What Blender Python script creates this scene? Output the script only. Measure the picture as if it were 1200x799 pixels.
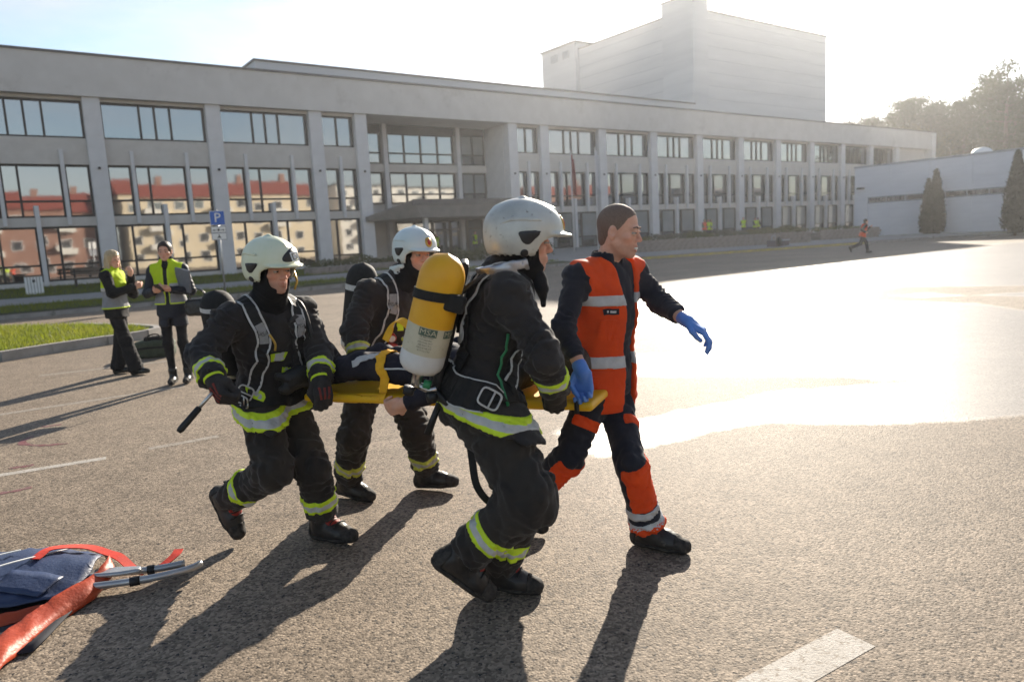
import bpy, math, random
import numpy as np
from mathutils import Vector, Matrix, Euler

for o in list(bpy.data.objects): bpy.data.objects.remove(o, do_unlink=True)
scene = bpy.context.scene
col = scene.collection
R = math.radians

# ------------------------------------------------------------------ camera
PITCH, ROLL, CAM_Z = R(7.89), R(3.10), 1.55
cam_d = bpy.data.cameras.new('camera')
cam = bpy.data.objects.new('camera', cam_d); col.objects.link(cam)
cam_d.sensor_width = 36.0; cam_d.lens = 849.0/1200.0*36.0
cam_d.clip_start = 0.05; cam_d.clip_end = 6000
cam.location = (0, 0, CAM_Z)
_f = Vector((0, math.cos(PITCH), -math.sin(PITCH))); _u0 = Vector((1, 0, 0)).cross(_f)
_r = Vector((1, 0, 0))*math.cos(ROLL) - _u0*math.sin(ROLL)
_u = Vector((1, 0, 0))*math.sin(ROLL) + _u0*math.cos(ROLL)
cam.rotation_euler = Matrix((_r, _u, -_f)).transposed().to_euler()
cam_d.dof.use_dof = True; cam_d.dof.focus_distance = 3.7; cam_d.dof.aperture_fstop = 2.8
scene.camera = cam

# ------------------------------------------------------------------ sky, sun, exposure
SUN_AZ, SUN_EL = R(17.0), R(21.4)          # azimuth measured from +Y towards +X
world = bpy.data.worlds.new('World'); scene.world = world; world.use_nodes = True
wn = world.node_tree; wn.nodes.clear()
out = wn.nodes.new('ShaderNodeOutputWorld'); bg = wn.nodes.new('ShaderNodeBackground')
sky = wn.nodes.new('ShaderNodeTexSky'); sky.sky_type = 'NISHITA'; sky.sun_disc = False
sky.sun_elevation = SUN_EL; sky.sun_rotation = SUN_AZ
sky.air_density = 1.0; sky.dust_density = 0.4; sky.ozone_density = 1.2; sky.altitude = 60
tc = wn.nodes.new('ShaderNodeTexCoord'); mp = wn.nodes.new('ShaderNodeMapping')
mp.inputs['Scale'].default_value = (1.0, 1.6, 4.2); mp.inputs['Rotation'].default_value = (0.0, 0.12, 0.5)
nz = wn.nodes.new('ShaderNodeTexNoise'); nz.inputs['Scale'].default_value = 1.9
nz.inputs['Detail'].default_value = 9; nz.inputs['Roughness'].default_value = 0.62; nz.inputs['Distortion'].default_value = 0.7
ramp = wn.nodes.new('ShaderNodeValToRGB')
ramp.color_ramp.elements[0].position = 0.36; ramp.color_ramp.elements[0].color = (0, 0, 0, 1)
ramp.color_ramp.elements[1].position = 0.80; ramp.color_ramp.elements[1].color = (1, 1, 1, 1)
mixc = wn.nodes.new('ShaderNodeMix'); mixc.data_type = 'RGBA'; mixc.blend_type = 'MIX'
mulf = wn.nodes.new('ShaderNodeMath'); mulf.operation = 'MULTIPLY'; mulf.inputs[1].default_value = 0.8
# thin cirrus: whiter than the blue, as bright as the air around it
bwm = wn.nodes.new('ShaderNodeRGBToBW'); cmb = wn.nodes.new('ShaderNodeMix'); cmb.data_type = 'RGBA'; cmb.blend_type = 'MULTIPLY'
cmb.inputs[0].default_value = 1.0; cmb.inputs[7].default_value = (1.25, 1.23, 1.22, 1)
wl = wn.links.new
wl(tc.outputs['Generated'], mp.inputs['Vector']); wl(mp.outputs['Vector'], nz.inputs['Vector'])
wl(nz.outputs['Fac'], ramp.inputs['Fac']); wl(ramp.outputs['Color'], mulf.inputs[0])
wl(sky.outputs['Color'], bwm.inputs['Color']); wl(bwm.outputs['Val'], cmb.inputs[6])
wl(mulf.outputs[0], mixc.inputs[0]); wl(sky.outputs['Color'], mixc.inputs[6]); wl(cmb.outputs[2], mixc.inputs[7])
wl(mixc.outputs[2], bg.inputs['Color']); bg.inputs['Strength'].default_value = 0.075
wl(bg.outputs['Background'], out.inputs['Surface'])

sun_d = bpy.data.lights.new('sun', 'SUN'); sun_d.energy = 5.0; sun_d.angle = R(0.55); sun_d.color = (1.0, 0.90, 0.76)
sun = bpy.data.objects.new('sun', sun_d); col.objects.link(sun)
_s = Vector((math.sin(SUN_AZ)*math.cos(SUN_EL), math.cos(SUN_AZ)*math.cos(SUN_EL), math.sin(SUN_EL)))
sun.rotation_euler = _s.to_track_quat('Z', 'Y').to_euler(); sun.location = _s*60

scene.render.engine = 'CYCLES'
scene.view_settings.view_transform = 'Standard'; scene.view_settings.look = 'None'
scene.view_settings.exposure = 1.35; scene.view_settings.gamma = 1.0
scene.cycles.max_bounces = 6; scene.cycles.diffuse_bounces = 3; scene.cycles.glossy_bounces = 3
scene.cycles.sample_clamp_indirect = 6.0

# ------------------------------------------------------------------ materials
MATS = {}
def srgb(r, g, b):
    f = lambda c: c/12.92 if c <= 0.04045 else ((c+0.055)/1.055)**2.4
    return (f(r/255), f(g/255), f(b/255))
def material(name, c1, c2=None, scale=6.0, rough=0.8, bump=0.0, bscale=60.0, metal=0.0, spec=0.4, detail=5.0,
             attr=None, ramp=None, wear=None, ior=1.45, lo=0.35, hi=0.65, rough2=None, stretch=None, bdist=0.01, sss=0.0, transl=0.0, sheen=0.0, crease=0.0):
    """Principled surface: two tones mixed by noise, fine bump; attr = colour attribute, ramp = stripes over a float attribute"""
    m = bpy.data.materials.new(name); m.use_nodes = True; MATS[name] = m
    nt = m.node_tree; N = nt.nodes; L = nt.links.new
    b = N['Principled BSDF']
    b.inputs['Roughness'].default_value = rough; b.inputs['Metallic'].default_value = metal
    b.inputs['Specular IOR Level'].default_value = spec; b.inputs['IOR'].default_value = ior
    if sheen: b.inputs['Sheen Weight'].default_value = sheen; b.inputs['Sheen Roughness'].default_value = 0.5
    if sss: b.inputs['Subsurface Weight'].default_value = sss; b.inputs['Subsurface Radius'].default_value = (0.012, 0.004, 0.002); b.inputs['Subsurface Scale'].default_value = 1.0
    tcn = N.new('ShaderNodeTexCoord'); vec = tcn.outputs['Object']
    if stretch:
        mpn = N.new('ShaderNodeMapping'); mpn.inputs['Scale'].default_value = stretch; L(vec, mpn.inputs['Vector']); vec = mpn.outputs['Vector']
    c1 = tuple(c1)+(1,); c2 = tuple(c2)+(1,) if c2 else c1
    nzn = N.new('ShaderNodeTexNoise'); nzn.inputs['Scale'].default_value = scale; nzn.inputs['Detail'].default_value = detail
    nzn.inputs['Roughness'].default_value = 0.6
    L(vec, nzn.inputs['Vector'])
    mr = N.new('ShaderNodeMapRange'); mr.inputs['From Min'].default_value = lo; mr.inputs['From Max'].default_value = hi
    L(nzn.outputs['Fac'], mr.inputs['Value'])
    mx = N.new('ShaderNodeMix'); mx.data_type = 'RGBA'; mx.inputs[6].default_value = c1; mx.inputs[7].default_value = c2
    L(mr.outputs[0], mx.inputs[0]); colr = mx.outputs[2]
    if attr:
        at = N.new('ShaderNodeAttribute'); at.attribute_name = attr
        ml = N.new('ShaderNodeMix'); ml.data_type = 'RGBA'; ml.blend_type = 'MULTIPLY'; ml.inputs[0].default_value = 1.0
        L(colr, ml.inputs[6]); L(at.outputs['Color'], ml.inputs[7]); colr = ml.outputs[2]
    if ramp:
        at = N.new('ShaderNodeAttribute'); at.attribute_name = 't'
        cr = N.new('ShaderNodeValToRGB'); cr.color_ramp.interpolation = 'CONSTANT'
        els = cr.color_ramp.elements
        while len(els) > 1: els.remove(els[-1])
        els[0].position = ramp[0][0]; els[0].color = tuple(ramp[0][1])+(1,)
        for ps, cc in ramp[1:]:
            e = els.new(ps); e.color = tuple(cc)+(1,)
        L(at.outputs['Fac'], cr.inputs['Fac'])
        ml = N.new('ShaderNodeMix'); ml.data_type = 'RGBA'; ml.blend_type = 'MULTIPLY'; ml.inputs[0].default_value = 1.0
        L(colr, ml.inputs[6]); L(cr.outputs['Color'], ml.inputs[7]); colr = ml.outputs[2]
    if wear:                                     # (colour, scale, threshold): scuffs and dirt with a shape of their own
        wc, wsc, th = wear
        n2 = N.new('ShaderNodeTexNoise'); n2.inputs['Scale'].default_value = wsc; n2.inputs['Detail'].default_value = 8; n2.inputs['Roughness'].default_value = 0.7
        L(vec, n2.inputs['Vector'])
        m2 = N.new('ShaderNodeMapRange'); m2.inputs['From Min'].default_value = th; m2.inputs['From Max'].default_value = th+0.08
        L(n2.outputs['Fac'], m2.inputs['Value'])
        mw = N.new('ShaderNodeMix'); mw.data_type = 'RGBA'; mw.inputs[7].default_value = tuple(wc)+(1,)
        L(m2.outputs[0], mw.inputs[0]); L(colr, mw.inputs[6]); colr = mw.outputs[2]
    L(colr, b.inputs['Base Color'])
    if rough2 is not None:
        m3 = N.new('ShaderNodeMapRange'); m3.inputs['From Min'].default_value = lo; m3.inputs['From Max'].default_value = hi
        m3.inputs['To Min'].default_value = rough; m3.inputs['To Max'].default_value = rough2
        L(nzn.outputs['Fac'], m3.inputs['Value']); L(m3.outputs[0], b.inputs['Roughness'])
    if bump:
        nb = N.new('ShaderNodeTexNoise'); nb.inputs['Scale'].default_value = bscale; nb.inputs['Detail'].default_value = 4
        L(vec, nb.inputs['Vector'])
        bp = N.new('ShaderNodeBump'); bp.inputs['Strength'].default_value = bump; bp.inputs['Distance'].default_value = bdist
        L(nb.outputs['Fac'], bp.inputs['Height']); L(bp.outputs['Normal'], b.inputs['Normal'])
        if crease:                               # soft folds in the cloth
            nc = N.new('ShaderNodeTexNoise'); nc.noise_type = 'RIDGED_MULTIFRACTAL'; nc.inputs['Scale'].default_value = 7.0; nc.inputs['Detail'].default_value = 2.5; nc.inputs['Distortion'].default_value = 1.2
            L(vec, nc.inputs['Vector']); bc2 = N.new('ShaderNodeBump'); bc2.inputs['Strength'].default_value = crease; bc2.inputs['Distance'].default_value = 0.02
            L(nc.outputs['Fac'], bc2.inputs['Height']); L(bc2.outputs['Normal'], bp.inputs['Normal'])
    if transl:
        tr = N.new('ShaderNodeBsdfTranslucent'); L(colr, tr.inputs['Color'])
        ms = N.new('ShaderNodeMixShader'); ms.inputs[0].default_value = transl
        L(b.outputs[0], ms.inputs[1]); L(tr.outputs[0], ms.inputs[2]); L(ms.outputs[0], N['Material Output'].inputs['Surface'])
    return m

LIME = (0.60, 0.78, 0.03); SILV = (0.50, 0.50, 0.48)
material('turnout', (0.021, 0.0195, 0.0205), (0.034, 0.029, 0.026), scale=5, rough=0.85, bump=0.5, bscale=350, bdist=0.002, spec=0.25, sheen=0.12, wear=((0.06, 0.05, 0.04), 9, 0.66), crease=0.2)
material('turnout_trousers', (0.023, 0.020, 0.018), (0.042, 0.035, 0.028), scale=4, rough=0.88, bump=0.5, bscale=350, bdist=0.002, spec=0.2, sheen=0.12, wear=((0.07, 0.058, 0.045), 7, 0.64), crease=0.2)
material('band', (1, 1, 1), (0.85, 0.85, 0.82), scale=25, rough=0.5, bump=0.2, bscale=500, bdist=0.001, spec=0.3, ramp=[(0, LIME), (0.30, SILV), (0.70, LIME)])
material('band_dirty', (0.62, 0.60, 0.55), (0.9, 0.88, 0.82), scale=25, rough=0.55, bump=0.2, bscale=500, bdist=0.001, spec=0.3, ramp=[(0, (0.62, 0.66, 0.10)), (0.30, SILV), (0.70, (0.62, 0.66, 0.10))])
material('silver_band', (0.50, 0.50, 0.49), (0.40, 0.40, 0.40), scale=20, rough=0.45, spec=0.4, bump=0.15, bscale=400, bdist=0.001)
material('lime', (0.60, 0.78, 0.03), (0.55, 0.72, 0.04), scale=20, rough=0.7, spec=0.2, bump=0.2, bscale=400, bdist=0.001)
material('hivis_yellow', (0.62, 0.80, 0.02), (0.55, 0.74, 0.03), scale=14, rough=0.75, spec=0.2, transl=0.25, bump=0.2, bscale=200, bdist=0.003)
material('hivis_grey', (0.20, 0.20, 0.21), (0.26, 0.26, 0.27), scale=14, rough=0.7, spec=0.3, bump=0.2, bscale=200, bdist=0.003)
material('hivis_orange', (0.85, 0.085, 0.012), (0.72, 0.065, 0.012), scale=8, rough=0.72, spec=0.25, bump=0.3, bscale=300, bdist=0.002, transl=0.15, crease=0.2)
material('navy_cloth', (0.010, 0.012, 0.020), (0.017, 0.018, 0.026), scale=9, rough=0.8, spec=0.25, bump=0.4, bscale=400, bdist=0.002, sheen=0.1, crease=0.2)
material('patient_cloth', (0.014, 0.014, 0.022), (0.022, 0.021, 0.030), scale=9, rough=0.8, spec=0.25, bump=0.4, bscale=400, bdist=0.002, crease=0.2)
material('black_cloth', (0.010, 0.010, 0.011), (0.018, 0.017, 0.018), scale=9, rough=0.85, spec=0.2, bump=0.4, bscale=350, bdist=0.002, crease=0.2)
material('coat_cloth', (0.010, 0.012, 0.020), (0.014, 0.016, 0.025), scale=9, rough=0.6, spec=0.3, bump=0.3, bscale=150, bdist=0.002, crease=0.2)
material('knit_hood', (0.008, 0.008, 0.009), (0.013, 0.013, 0.014), scale=30, rough=0.9, spec=0.15, bump=0.5, bscale=500, bdist=0.001)
material('webbing', (0.013, 0.013, 0.013), (0.022, 0.021, 0.02), scale=40, rough=0.75, spec=0.3, bump=0.6, bscale=600, bdist=0.001)
material('black_rubber', (0.012, 0.012, 0.012), (0.02, 0.02, 0.02), scale=30, rough=0.5, spec=0.4, bump=0.2, bscale=200, bdist=0.001)
material('boot_leather', (0.016, 0.014, 0.013), (0.035, 0.03, 0.026), scale=14, rough=0.45, spec=0.45, bump=0.3, bscale=120, bdist=0.002, wear=((0.10, 0.085, 0.07), 18, 0.62))
material('boot_red', (0.30, 0.02, 0.012), (0.2, 0.018, 0.012), scale=30, rough=0.6, bump=0.2, bscale=200, bdist=0.001)
material('sole', (0.012, 0.011, 0.010), (0.05, 0.043, 0.036), scale=40, rough=0.8, bump=0.4, bscale=150, bdist=0.003)
material('glove', (0.018, 0.016, 0.015), (0.035, 0.03, 0.027), scale=30, rough=0.75, bump=0.4, bscale=300, bdist=0.002)
material('glove_red', (0.22, 0.03, 0.02), (0.15, 0.025, 0.02), scale=30, rough=0.75, bump=0.4, bscale=300, bdist=0.002)
material('nitrile', (0.10, 0.24, 0.62), (0.08, 0.20, 0.55), scale=20, rough=0.4, spec=0.45, bump=0.15, bscale=80, bdist=0.003, sss=0.0)
material('skin', (0.66, 0.37, 0.26), (0.58, 0.31, 0.21), scale=35, rough=0.5, spec=0.4, bump=0.15, bscale=400, bdist=0.001, attr='Col', sss=0.25)
material('eye', (1, 1, 1), rough=0.15, spec=0.5, attr='Col')
material('hair_brown', (0.030, 0.019, 0.012), (0.05, 0.03, 0.02), scale=60, rough=0.5, bump=0.8, bscale=300, bdist=0.004, stretch=(1, 1, 0.25))
material('hair_blonde', (0.52, 0.40, 0.24), (0.40, 0.29, 0.16), scale=40, rough=0.45, bump=0.8, bscale=250, bdist=0.004, stretch=(1, 1, 0.25))
material('hair_short', (0.20, 0.135, 0.10), (0.13, 0.088, 0.066), scale=160, rough=0.7, bump=0.8, bscale=700, bdist=0.002)
material('helmet_silver', (0.44, 0.44, 0.40), (0.58, 0.58, 0.53), scale=9, rough=0.36, metal=0.22, spec=0.5, wear=((0.22, 0.20, 0.17), 32, 0.60), bump=0.12, bscale=40, bdist=0.003, rough2=0.5)
material('helmet_cape', (0.42, 0.43, 0.46), (0.30, 0.31, 0.34), scale=16, rough=0.36, metal=0.8, bump=0.5, bscale=30, bdist=0.006, wear=((0.2, 0.18, 0.16), 30, 0.62))
material('helmet_cream', (0.62, 0.66, 0.47), (0.70, 0.72, 0.56), scale=8, rough=0.38, spec=0.45, wear=((0.36, 0.33, 0.25), 30, 0.64), bump=0.05, bscale=60, bdist=0.002)
material('helmet_white', (0.52, 0.60, 0.60), (0.60, 0.66, 0.65), scale=8, rough=0.35, spec=0.45, wear=((0.28, 0.27, 0.24), 30, 0.65), bump=0.05, bscale=60, bdist=0.002)
material('helmet_dark', (0.012, 0.012, 0.014), (0.02, 0.02, 0.022), scale=30, rough=0.4, spec=0.5, wear=((0.08, 0.07, 0.06), 40, 0.66))
material('emblem_red', (0.45, 0.03, 0.02), (0.35, 0.03, 0.02), scale=60, rough=0.4)
material('emblem_gold', (0.55, 0.36, 0.08), (0.45, 0.28, 0.06), scale=60, rough=0.35, metal=0.6)
material('tank_yellow', (0.78, 0.40, 0.012), (0.70, 0.34, 0.012), scale=6, rough=0.42, spec=0.45, wear=((0.40, 0.19, 0.03), 34, 0.66), bump=0.05, bscale=50, bdist=0.002)
material('tank_label', (0.50, 0.45, 0.31), (0.57, 0.52, 0.38), scale=12, rough=0.55, wear=((0.30, 0.24, 0.17), 40, 0.64))
material('tank_white', (0.66, 0.65, 0.62), (0.58, 0.57, 0.53), scale=10, rough=0.4, wear=((0.35, 0.32, 0.28), 34, 0.66))
material('ink_green', (0.085, 0.12, 0.085), rough=0.6); material('ink_dark', (0.05, 0.05, 0.05), (0.09, 0.09, 0.09), scale=80, rough=0.7)
material('white_print', (0.72, 0.72, 0.70), (0.6, 0.6, 0.58), scale=40, rough=0.6)
material('strap_grey', (0.30, 0.30, 0.29), (0.24, 0.24, 0.23), scale=40, rough=0.6)
material('piping', (0.55, 0.55, 0.53), (0.44, 0.44, 0.42), scale=40, rough=0.5)
material('metal', (0.55, 0.55, 0.54), (0.45, 0.45, 0.44), scale=40, rough=0.28, metal=1.0)
material('brass', (0.6, 0.45, 0.2), (0.5, 0.36, 0.16), scale=40, rough=0.35, metal=1.0)
material('gauge_red', (0.35, 0.03, 0.02), rough=0.4); material('blue_valve', (0.02, 0.2, 0.6), rough=0.35); material('green_valve', (0.03, 0.2, 0.08), rough=0.4)
material('board_yellow', (0.80, 0.45, 0.01), (0.72, 0.39, 0.01), scale=9, rough=0.45, spec=0.4, wear=((0.4, 0.24, 0.06), 30, 0.68))
material('strap_yellow', (0.80, 0.42, 0.015), (0.7, 0.36, 0.015), scale=40, rough=0.7, bump=0.4, bscale=500, bdist=0.001)
material('strap_red', (0.62, 0.045, 0.02), (0.5, 0.035, 0.02), scale=40, rough=0.7, bump=0.4, bscale=500, bdist=0.001)
material('leather_black', (0.012, 0.012, 0.012), (0.02, 0.02, 0.02), scale=20, rough=0.35, spec=0.5, bump=0.3, bscale=150, bdist=0.001)
material('folder_grey', (0.12, 0.13, 0.15), (0.15, 0.16, 0.18), scale=20, rough=0.35)
material('olive_bag', (0.04, 0.05, 0.03), (0.06, 0.07, 0.045), scale=20, rough=0.8, bump=0.4, bscale=200, bdist=0.003)
material('phone', (0.01, 0.01, 0.012), rough=0.15)
material('boots_small', (0.02, 0.018, 0.017), (0.03, 0.027, 0.025), scale=20, rough=0.45)

# ------------------------------------------------------------------ object helpers
def link(o, parent=None):
    col.objects.link(o)
    if parent is not None: o.parent = parent
    return o
def tag(o, label, cat, group=None):
    o['label'] = label; o['category'] = cat
    if group: o['group'] = group
    return o
def structure(o): o['kind'] = 'structure'; return o
def stuff(o): o['kind'] = 'stuff'; return o
def empty(name, loc=(0, 0, 0), rz=0.0, parent=None):
    o = bpy.data.objects.new(name, None); o.location = loc; o.rotation_euler = (0, 0, rz); o.empty_display_size = 0.2
    return link(o, parent)
def mesh_np(name, V, Fc, mat, smooth=True, attrs=None):
    """V (n,3), Fc (m,3) or (m,4) arrays, or a list of unequal faces"""
    me = bpy.data.meshes.new(name)
    if isinstance(Fc, np.ndarray):
        k = Fc.shape[1]
        me.vertices.add(len(V)); me.vertices.foreach_set('co', np.asarray(V, np.float32).ravel())
        me.loops.add(Fc.size); me.loops.foreach_set('vertex_index', Fc.astype(np.int32).ravel())
        me.polygons.add(len(Fc)); me.polygons.foreach_set('loop_start', np.arange(0, Fc.size, k, dtype=np.int32))
        me.polygons.foreach_set('loop_total', np.full(len(Fc), k, np.int32))
        me.update(calc_edges=True)
    else:
        me.from_pydata([tuple(map(float, v)) for v in V], [], [tuple(f) for f in Fc]); me.update()
    if smooth: me.polygons.foreach_set('use_smooth', np.ones(len(me.polygons), bool))
    mats = mat if isinstance(mat, (list, tuple)) else [mat]
    for m in mats: me.materials.append(MATS[m] if isinstance(m, str) else m)
    for an, (typ, data) in (attrs or {}).items():
        a = me.attributes.new(an, typ, 'POINT')
        a.data.foreach_set('color' if typ == 'FLOAT_COLOR' else 'value', np.asarray(data, np.float32).ravel())
    return me
def mesh_obj(name, V, Fc, mat, parent=None, smooth=True, attrs=None, loc=None):
    V = np.asarray(V, float)
    o = bpy.data.objects.new(name, mesh_np(name, V, Fc, mat, smooth, attrs))
    if loc is not None: o.location = loc
    return link(o, parent)
_boxes = {}
BOXF = [(0, 3, 2, 1), (4, 5, 6, 7), (0, 1, 5, 4), (1, 2, 6, 5), (2, 3, 7, 6), (3, 0, 4, 7)]
def box_mesh(dx, dy, dz, mat, bev=0.0):
    key = (round(dx, 3), round(dy, 3), round(dz, 3), mat, bev)
    if key in _boxes: return _boxes[key]
    x, y, z = dx/2, dy/2, dz/2
    V = [(-x, -y, -z), (x, -y, -z), (x, y, -z), (-x, y, -z), (-x, -y, z), (x, -y, z), (x, y, z), (-x, y, z)]
    _boxes[key] = mesh_np('block', np.array(V), BOXF, mat, smooth=False)
    return _boxes[key]
def box(name, parent, x0, x1, y0, y1, z0, z1, mat, rot=None):
    o = bpy.data.objects.new(name, box_mesh(x1-x0, y1-y0, z1-z0, mat))
    o.location = ((x0+x1)/2, (y0+y1)/2, (z0+z1)/2)
    if rot: o.rotation_euler = rot
    return link(o, parent)
class MB:
    """collects boxes, tubes and ribbons into one mesh"""
    def __init__(s): s.V = []; s.F = []
    def add(s, V, Fc):
        n = len(s.V); s.V += [tuple(v) for v in V]; s.F += [tuple(i+n for i in f) for f in Fc]
    def box(s, x0, x1, y0, y1, z0, z1):
        s.add([(x0, y0, z0), (x1, y0, z0), (x1, y1, z0), (x0, y1, z0), (x0, y0, z1), (x1, y0, z1), (x1, y1, z1), (x0, y1, z1)], BOXF); return s
    def tube(s, pts, r, n=8, cap=True):
        V, Fc = tube_np(pts, r, n, cap); s.add(V, Fc); return s
    def build(s, name, mat, parent=None, smooth=False, loc=None):
        return mesh_obj(name, s.V, s.F, mat, parent, smooth, loc=loc)
def unit(v):
    v = np.asarray(v, float); return v/(np.linalg.norm(v)+1e-12)
def tube_np(pts, r, n=8, cap=True):
    pts = [np.asarray(p, float) for p in pts]; k = len(pts)
    rs = [r]*k if np.isscalar(r) else list(r)
    V = []; Fc = []; ref = None
    for i, p in enumerate(pts):
        t = unit(pts[min(i+1, k-1)]-pts[max(i-1, 0)])
        if ref is None:
            ref = np.cross(t, (0, 0, 1.0))
            if np.linalg.norm(ref) < 1e-3: ref = np.cross(t, (1.0, 0, 0))
        ref = unit(ref - t*(ref@t)); e2 = np.cross(t, ref)
        for j in range(n):
            a = 2*math.pi*j/n; V.append(p+rs[i]*(ref*math.cos(a)+e2*math.sin(a)))
    for i in range(k-1):
        for j in range(n):
            a = i*n+j; b = i*n+(j+1) % n; Fc.append((a, b, b+n, a+n))
    if cap: Fc.append(tuple(range(n-1, -1, -1))); Fc.append(tuple(range((k-1)*n, k*n)))
    return V, Fc
def lathe_np(prof, n=24, c=(0, 0, 0), axis=(0, 0, 1), e1=None):
    """profile [(along, radius)] turned round an axis"""
    ax = unit(axis); e1 = unit(np.cross(ax, (0.3, 1, 0.2)) if e1 is None else np.asarray(e1)-ax*(np.asarray(e1)@ax)); e2 = np.cross(ax, e1)
    V = []; Fc = []; k = len(prof)
    for h, r in prof:
        for j in range(n):
            a = 2*math.pi*j/n; V.append(np.asarray(c)+ax*h+(e1*math.cos(a)+e2*math.sin(a))*r)
    for i in range(k-1):
        for j in range(n):
            a = i*n+j; b = i*n+(j+1) % n; Fc.append((a, b, b+n, a+n))
    return V, Fc
def catmull(pts, per=6):
    P = [np.asarray(p, float) for p in pts]; P = [2*P[0]-P[1]]+P+[2*P[-1]-P[-2]]; o = []
    for i in range(1, len(P)-2):
        for k in range(per):
            t = k/per; a, b, c, d = P[i-1:i+3]
            o.append(0.5*((2*b)+(-a+c)*t+(2*a-5*b+4*c-d)*t*t+(-a+3*b-3*c+d)*t**3))
    o.append(P[-2]); return np.array(o)
def text_np(s, size=1.0):
    cu = bpy.data.curves.new('lettering', 'FONT'); cu.body = s; cu.size = size; cu.align_x = 'CENTER'; cu.align_y = 'CENTER'; cu.resolution_u = 2
    o = bpy.data.objects.new('lettering', cu); col.objects.link(o)
    bpy.context.view_layer.update()
    me = bpy.data.meshes.new_from_object(o)
    V = np.array([v.co[:] for v in me.vertices]); Fc = [tuple(p.vertices) for p in me.polygons]
    bpy.data.objects.remove(o); bpy.data.meshes.remove(me)
    return V, Fc
# ------------------------------------------------------------------ soft solids: distance fields meshed with surface nets
class Fd:
    __slots__ = ('f', 'lo', 'hi')
    def __init__(s, f, lo, hi): s.f = f; s.lo = np.asarray(lo, float); s.hi = np.asarray(hi, float)
    def __call__(s, p): return s.f(p)
A = lambda *v: np.array(v, float)
def rc(a, b, ra, rb, fold=0.0, nf=5.0, seed=0.0, squash=None):
    """tapered capsule; fold = depth of cloth creases round it; squash = (direction, factor) flattens it"""
    a = np.asarray(a, float); b = np.asarray(b, float); ba = b-a; L2 = ba@ba; L = math.sqrt(L2)
    ax = ba/(L+1e-9); e1 = np.cross(ax, A(0.3, 0.9, 0.2)); e1 /= np.linalg.norm(e1)+1e-9; e2 = np.cross(ax, e1)
    def f(p):
        pa = p-a; k = 1.0
        if squash is not None:
            dv, s = squash; pa = pa+np.outer(pa@dv, dv*(1/s-1)); k = (1+s)/2
        t = np.clip(pa@ba/L2, 0, 1); q = pa-t[:, None]*ba; r = np.sqrt((q*q).sum(1)); d = r-(ra+(rb-ra)*t)
        if fold:
            c1 = (q@e1)/(r+1e-6); c2 = (q@e2)/(r+1e-6)
            ph = 2*math.pi*nf*t+1.7*c1*math.cos(seed)+1.9*c2*math.sin(seed*1.3+0.5)+seed*2.1+0.9*np.sin(3*c1+7*t+seed)
            w = np.sin(ph); env = 0.35+0.65*np.abs(2*t-1)**1.5
            d = d+fold*env*(0.5-np.abs(w))*(0.55+0.45*np.sin(2*c2+seed*3+5*t))*2.0
        return d*k
    m = max(ra, rb)+fold*2
    return Fd(f, np.minimum(a, b)-m, np.maximum(a, b)+m)
def ell(c, r, M=None):
    """ellipsoid; M rows = local axes in world"""
    c = np.asarray(c, float); r = np.asarray(r, float); M = np.eye(3) if M is None else np.asarray(M)
    def f(p):
        q = (p-c)@M.T; k0 = np.sqrt(((q/r)**2).sum(1)); k1 = np.sqrt(((q/(r*r))**2).sum(1))+1e-9
        return k0*(k0-1)/k1
    m = np.abs(M.T)@r
    return Fd(f, c-m, c+m)
def rbox(c, half, M=None, rad=0.01):
    c = np.asarray(c, float); half = np.asarray(half, float); M = np.eye(3) if M is None else np.asarray(M)
    def f(p):
        q = np.abs((p-c)@M.T)-(half-rad)
        return np.sqrt((np.maximum(q, 0)**2).sum(1))+np.minimum(q.max(1), 0)-rad
    m = np.abs(M.T)@half
    return Fd(f, c-m, c+m)
def smin(a, b, k):
    h = np.maximum(k-np.abs(a-b), 0)/k; return np.minimum(a, b)-h*h*k*0.25
def U(k, *fs):
    def f(p):
        d = fs[0](p)
        for g in fs[1:]: d = smin(d, g(p), k) if k > 0 else np.minimum(d, g(p))
        return d
    return Fd(f, np.min([g.lo for g in fs], 0), np.max([g.hi for g in fs], 0))
def sub(a, b, k=0.005):
    return Fd(lambda p: -smin(-a(p), b(p), k), a.lo, a.hi)
def inter(a, b, k=0.004):
    return Fd(lambda p: -smin(-a(p), -b(p), k), np.maximum(a.lo, b.lo), np.minimum(a.hi, b.hi))
def half(pt, n):
    """the solid half space behind a plane (n points out of the solid)"""
    pt = np.asarray(pt, float); n = unit(n)
    return Fd(lambda p: (p-pt)@n, [-1e3]*3, [1e3]*3)
def off(a, d): return Fd(lambda p: a(p)-d, a.lo-max(d, 0), a.hi+max(d, 0))
def noise3(p, f, seed):
    rs = np.random.RandomState(seed); o = 0
    for i in range(4):
        k = rs.normal(size=3)*f*(0.7+0.35*i); m = rs.normal(size=3)*f*0.8
        o = o+np.sin(p@k+rs.uniform(0, 6.3)+1.6*np.sin(p@m+rs.uniform(0, 6.3)))/(1+0.5*i)
    return o/2.4
def crumple(a, amp, freq, seed):
    """cloth creases: ridged noise on the surface"""
    return Fd(lambda p: a(p)+amp*(1.15-1.6*np.sqrt(np.abs(noise3(p, freq, seed))+.02)), a.lo-amp, a.hi+amp)
def rel(c, M, v):
    """local (right, forward, up) to world; M rows = axes"""
    return np.asarray(c)+np.asarray(v, float)@np.asarray(M)

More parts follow.
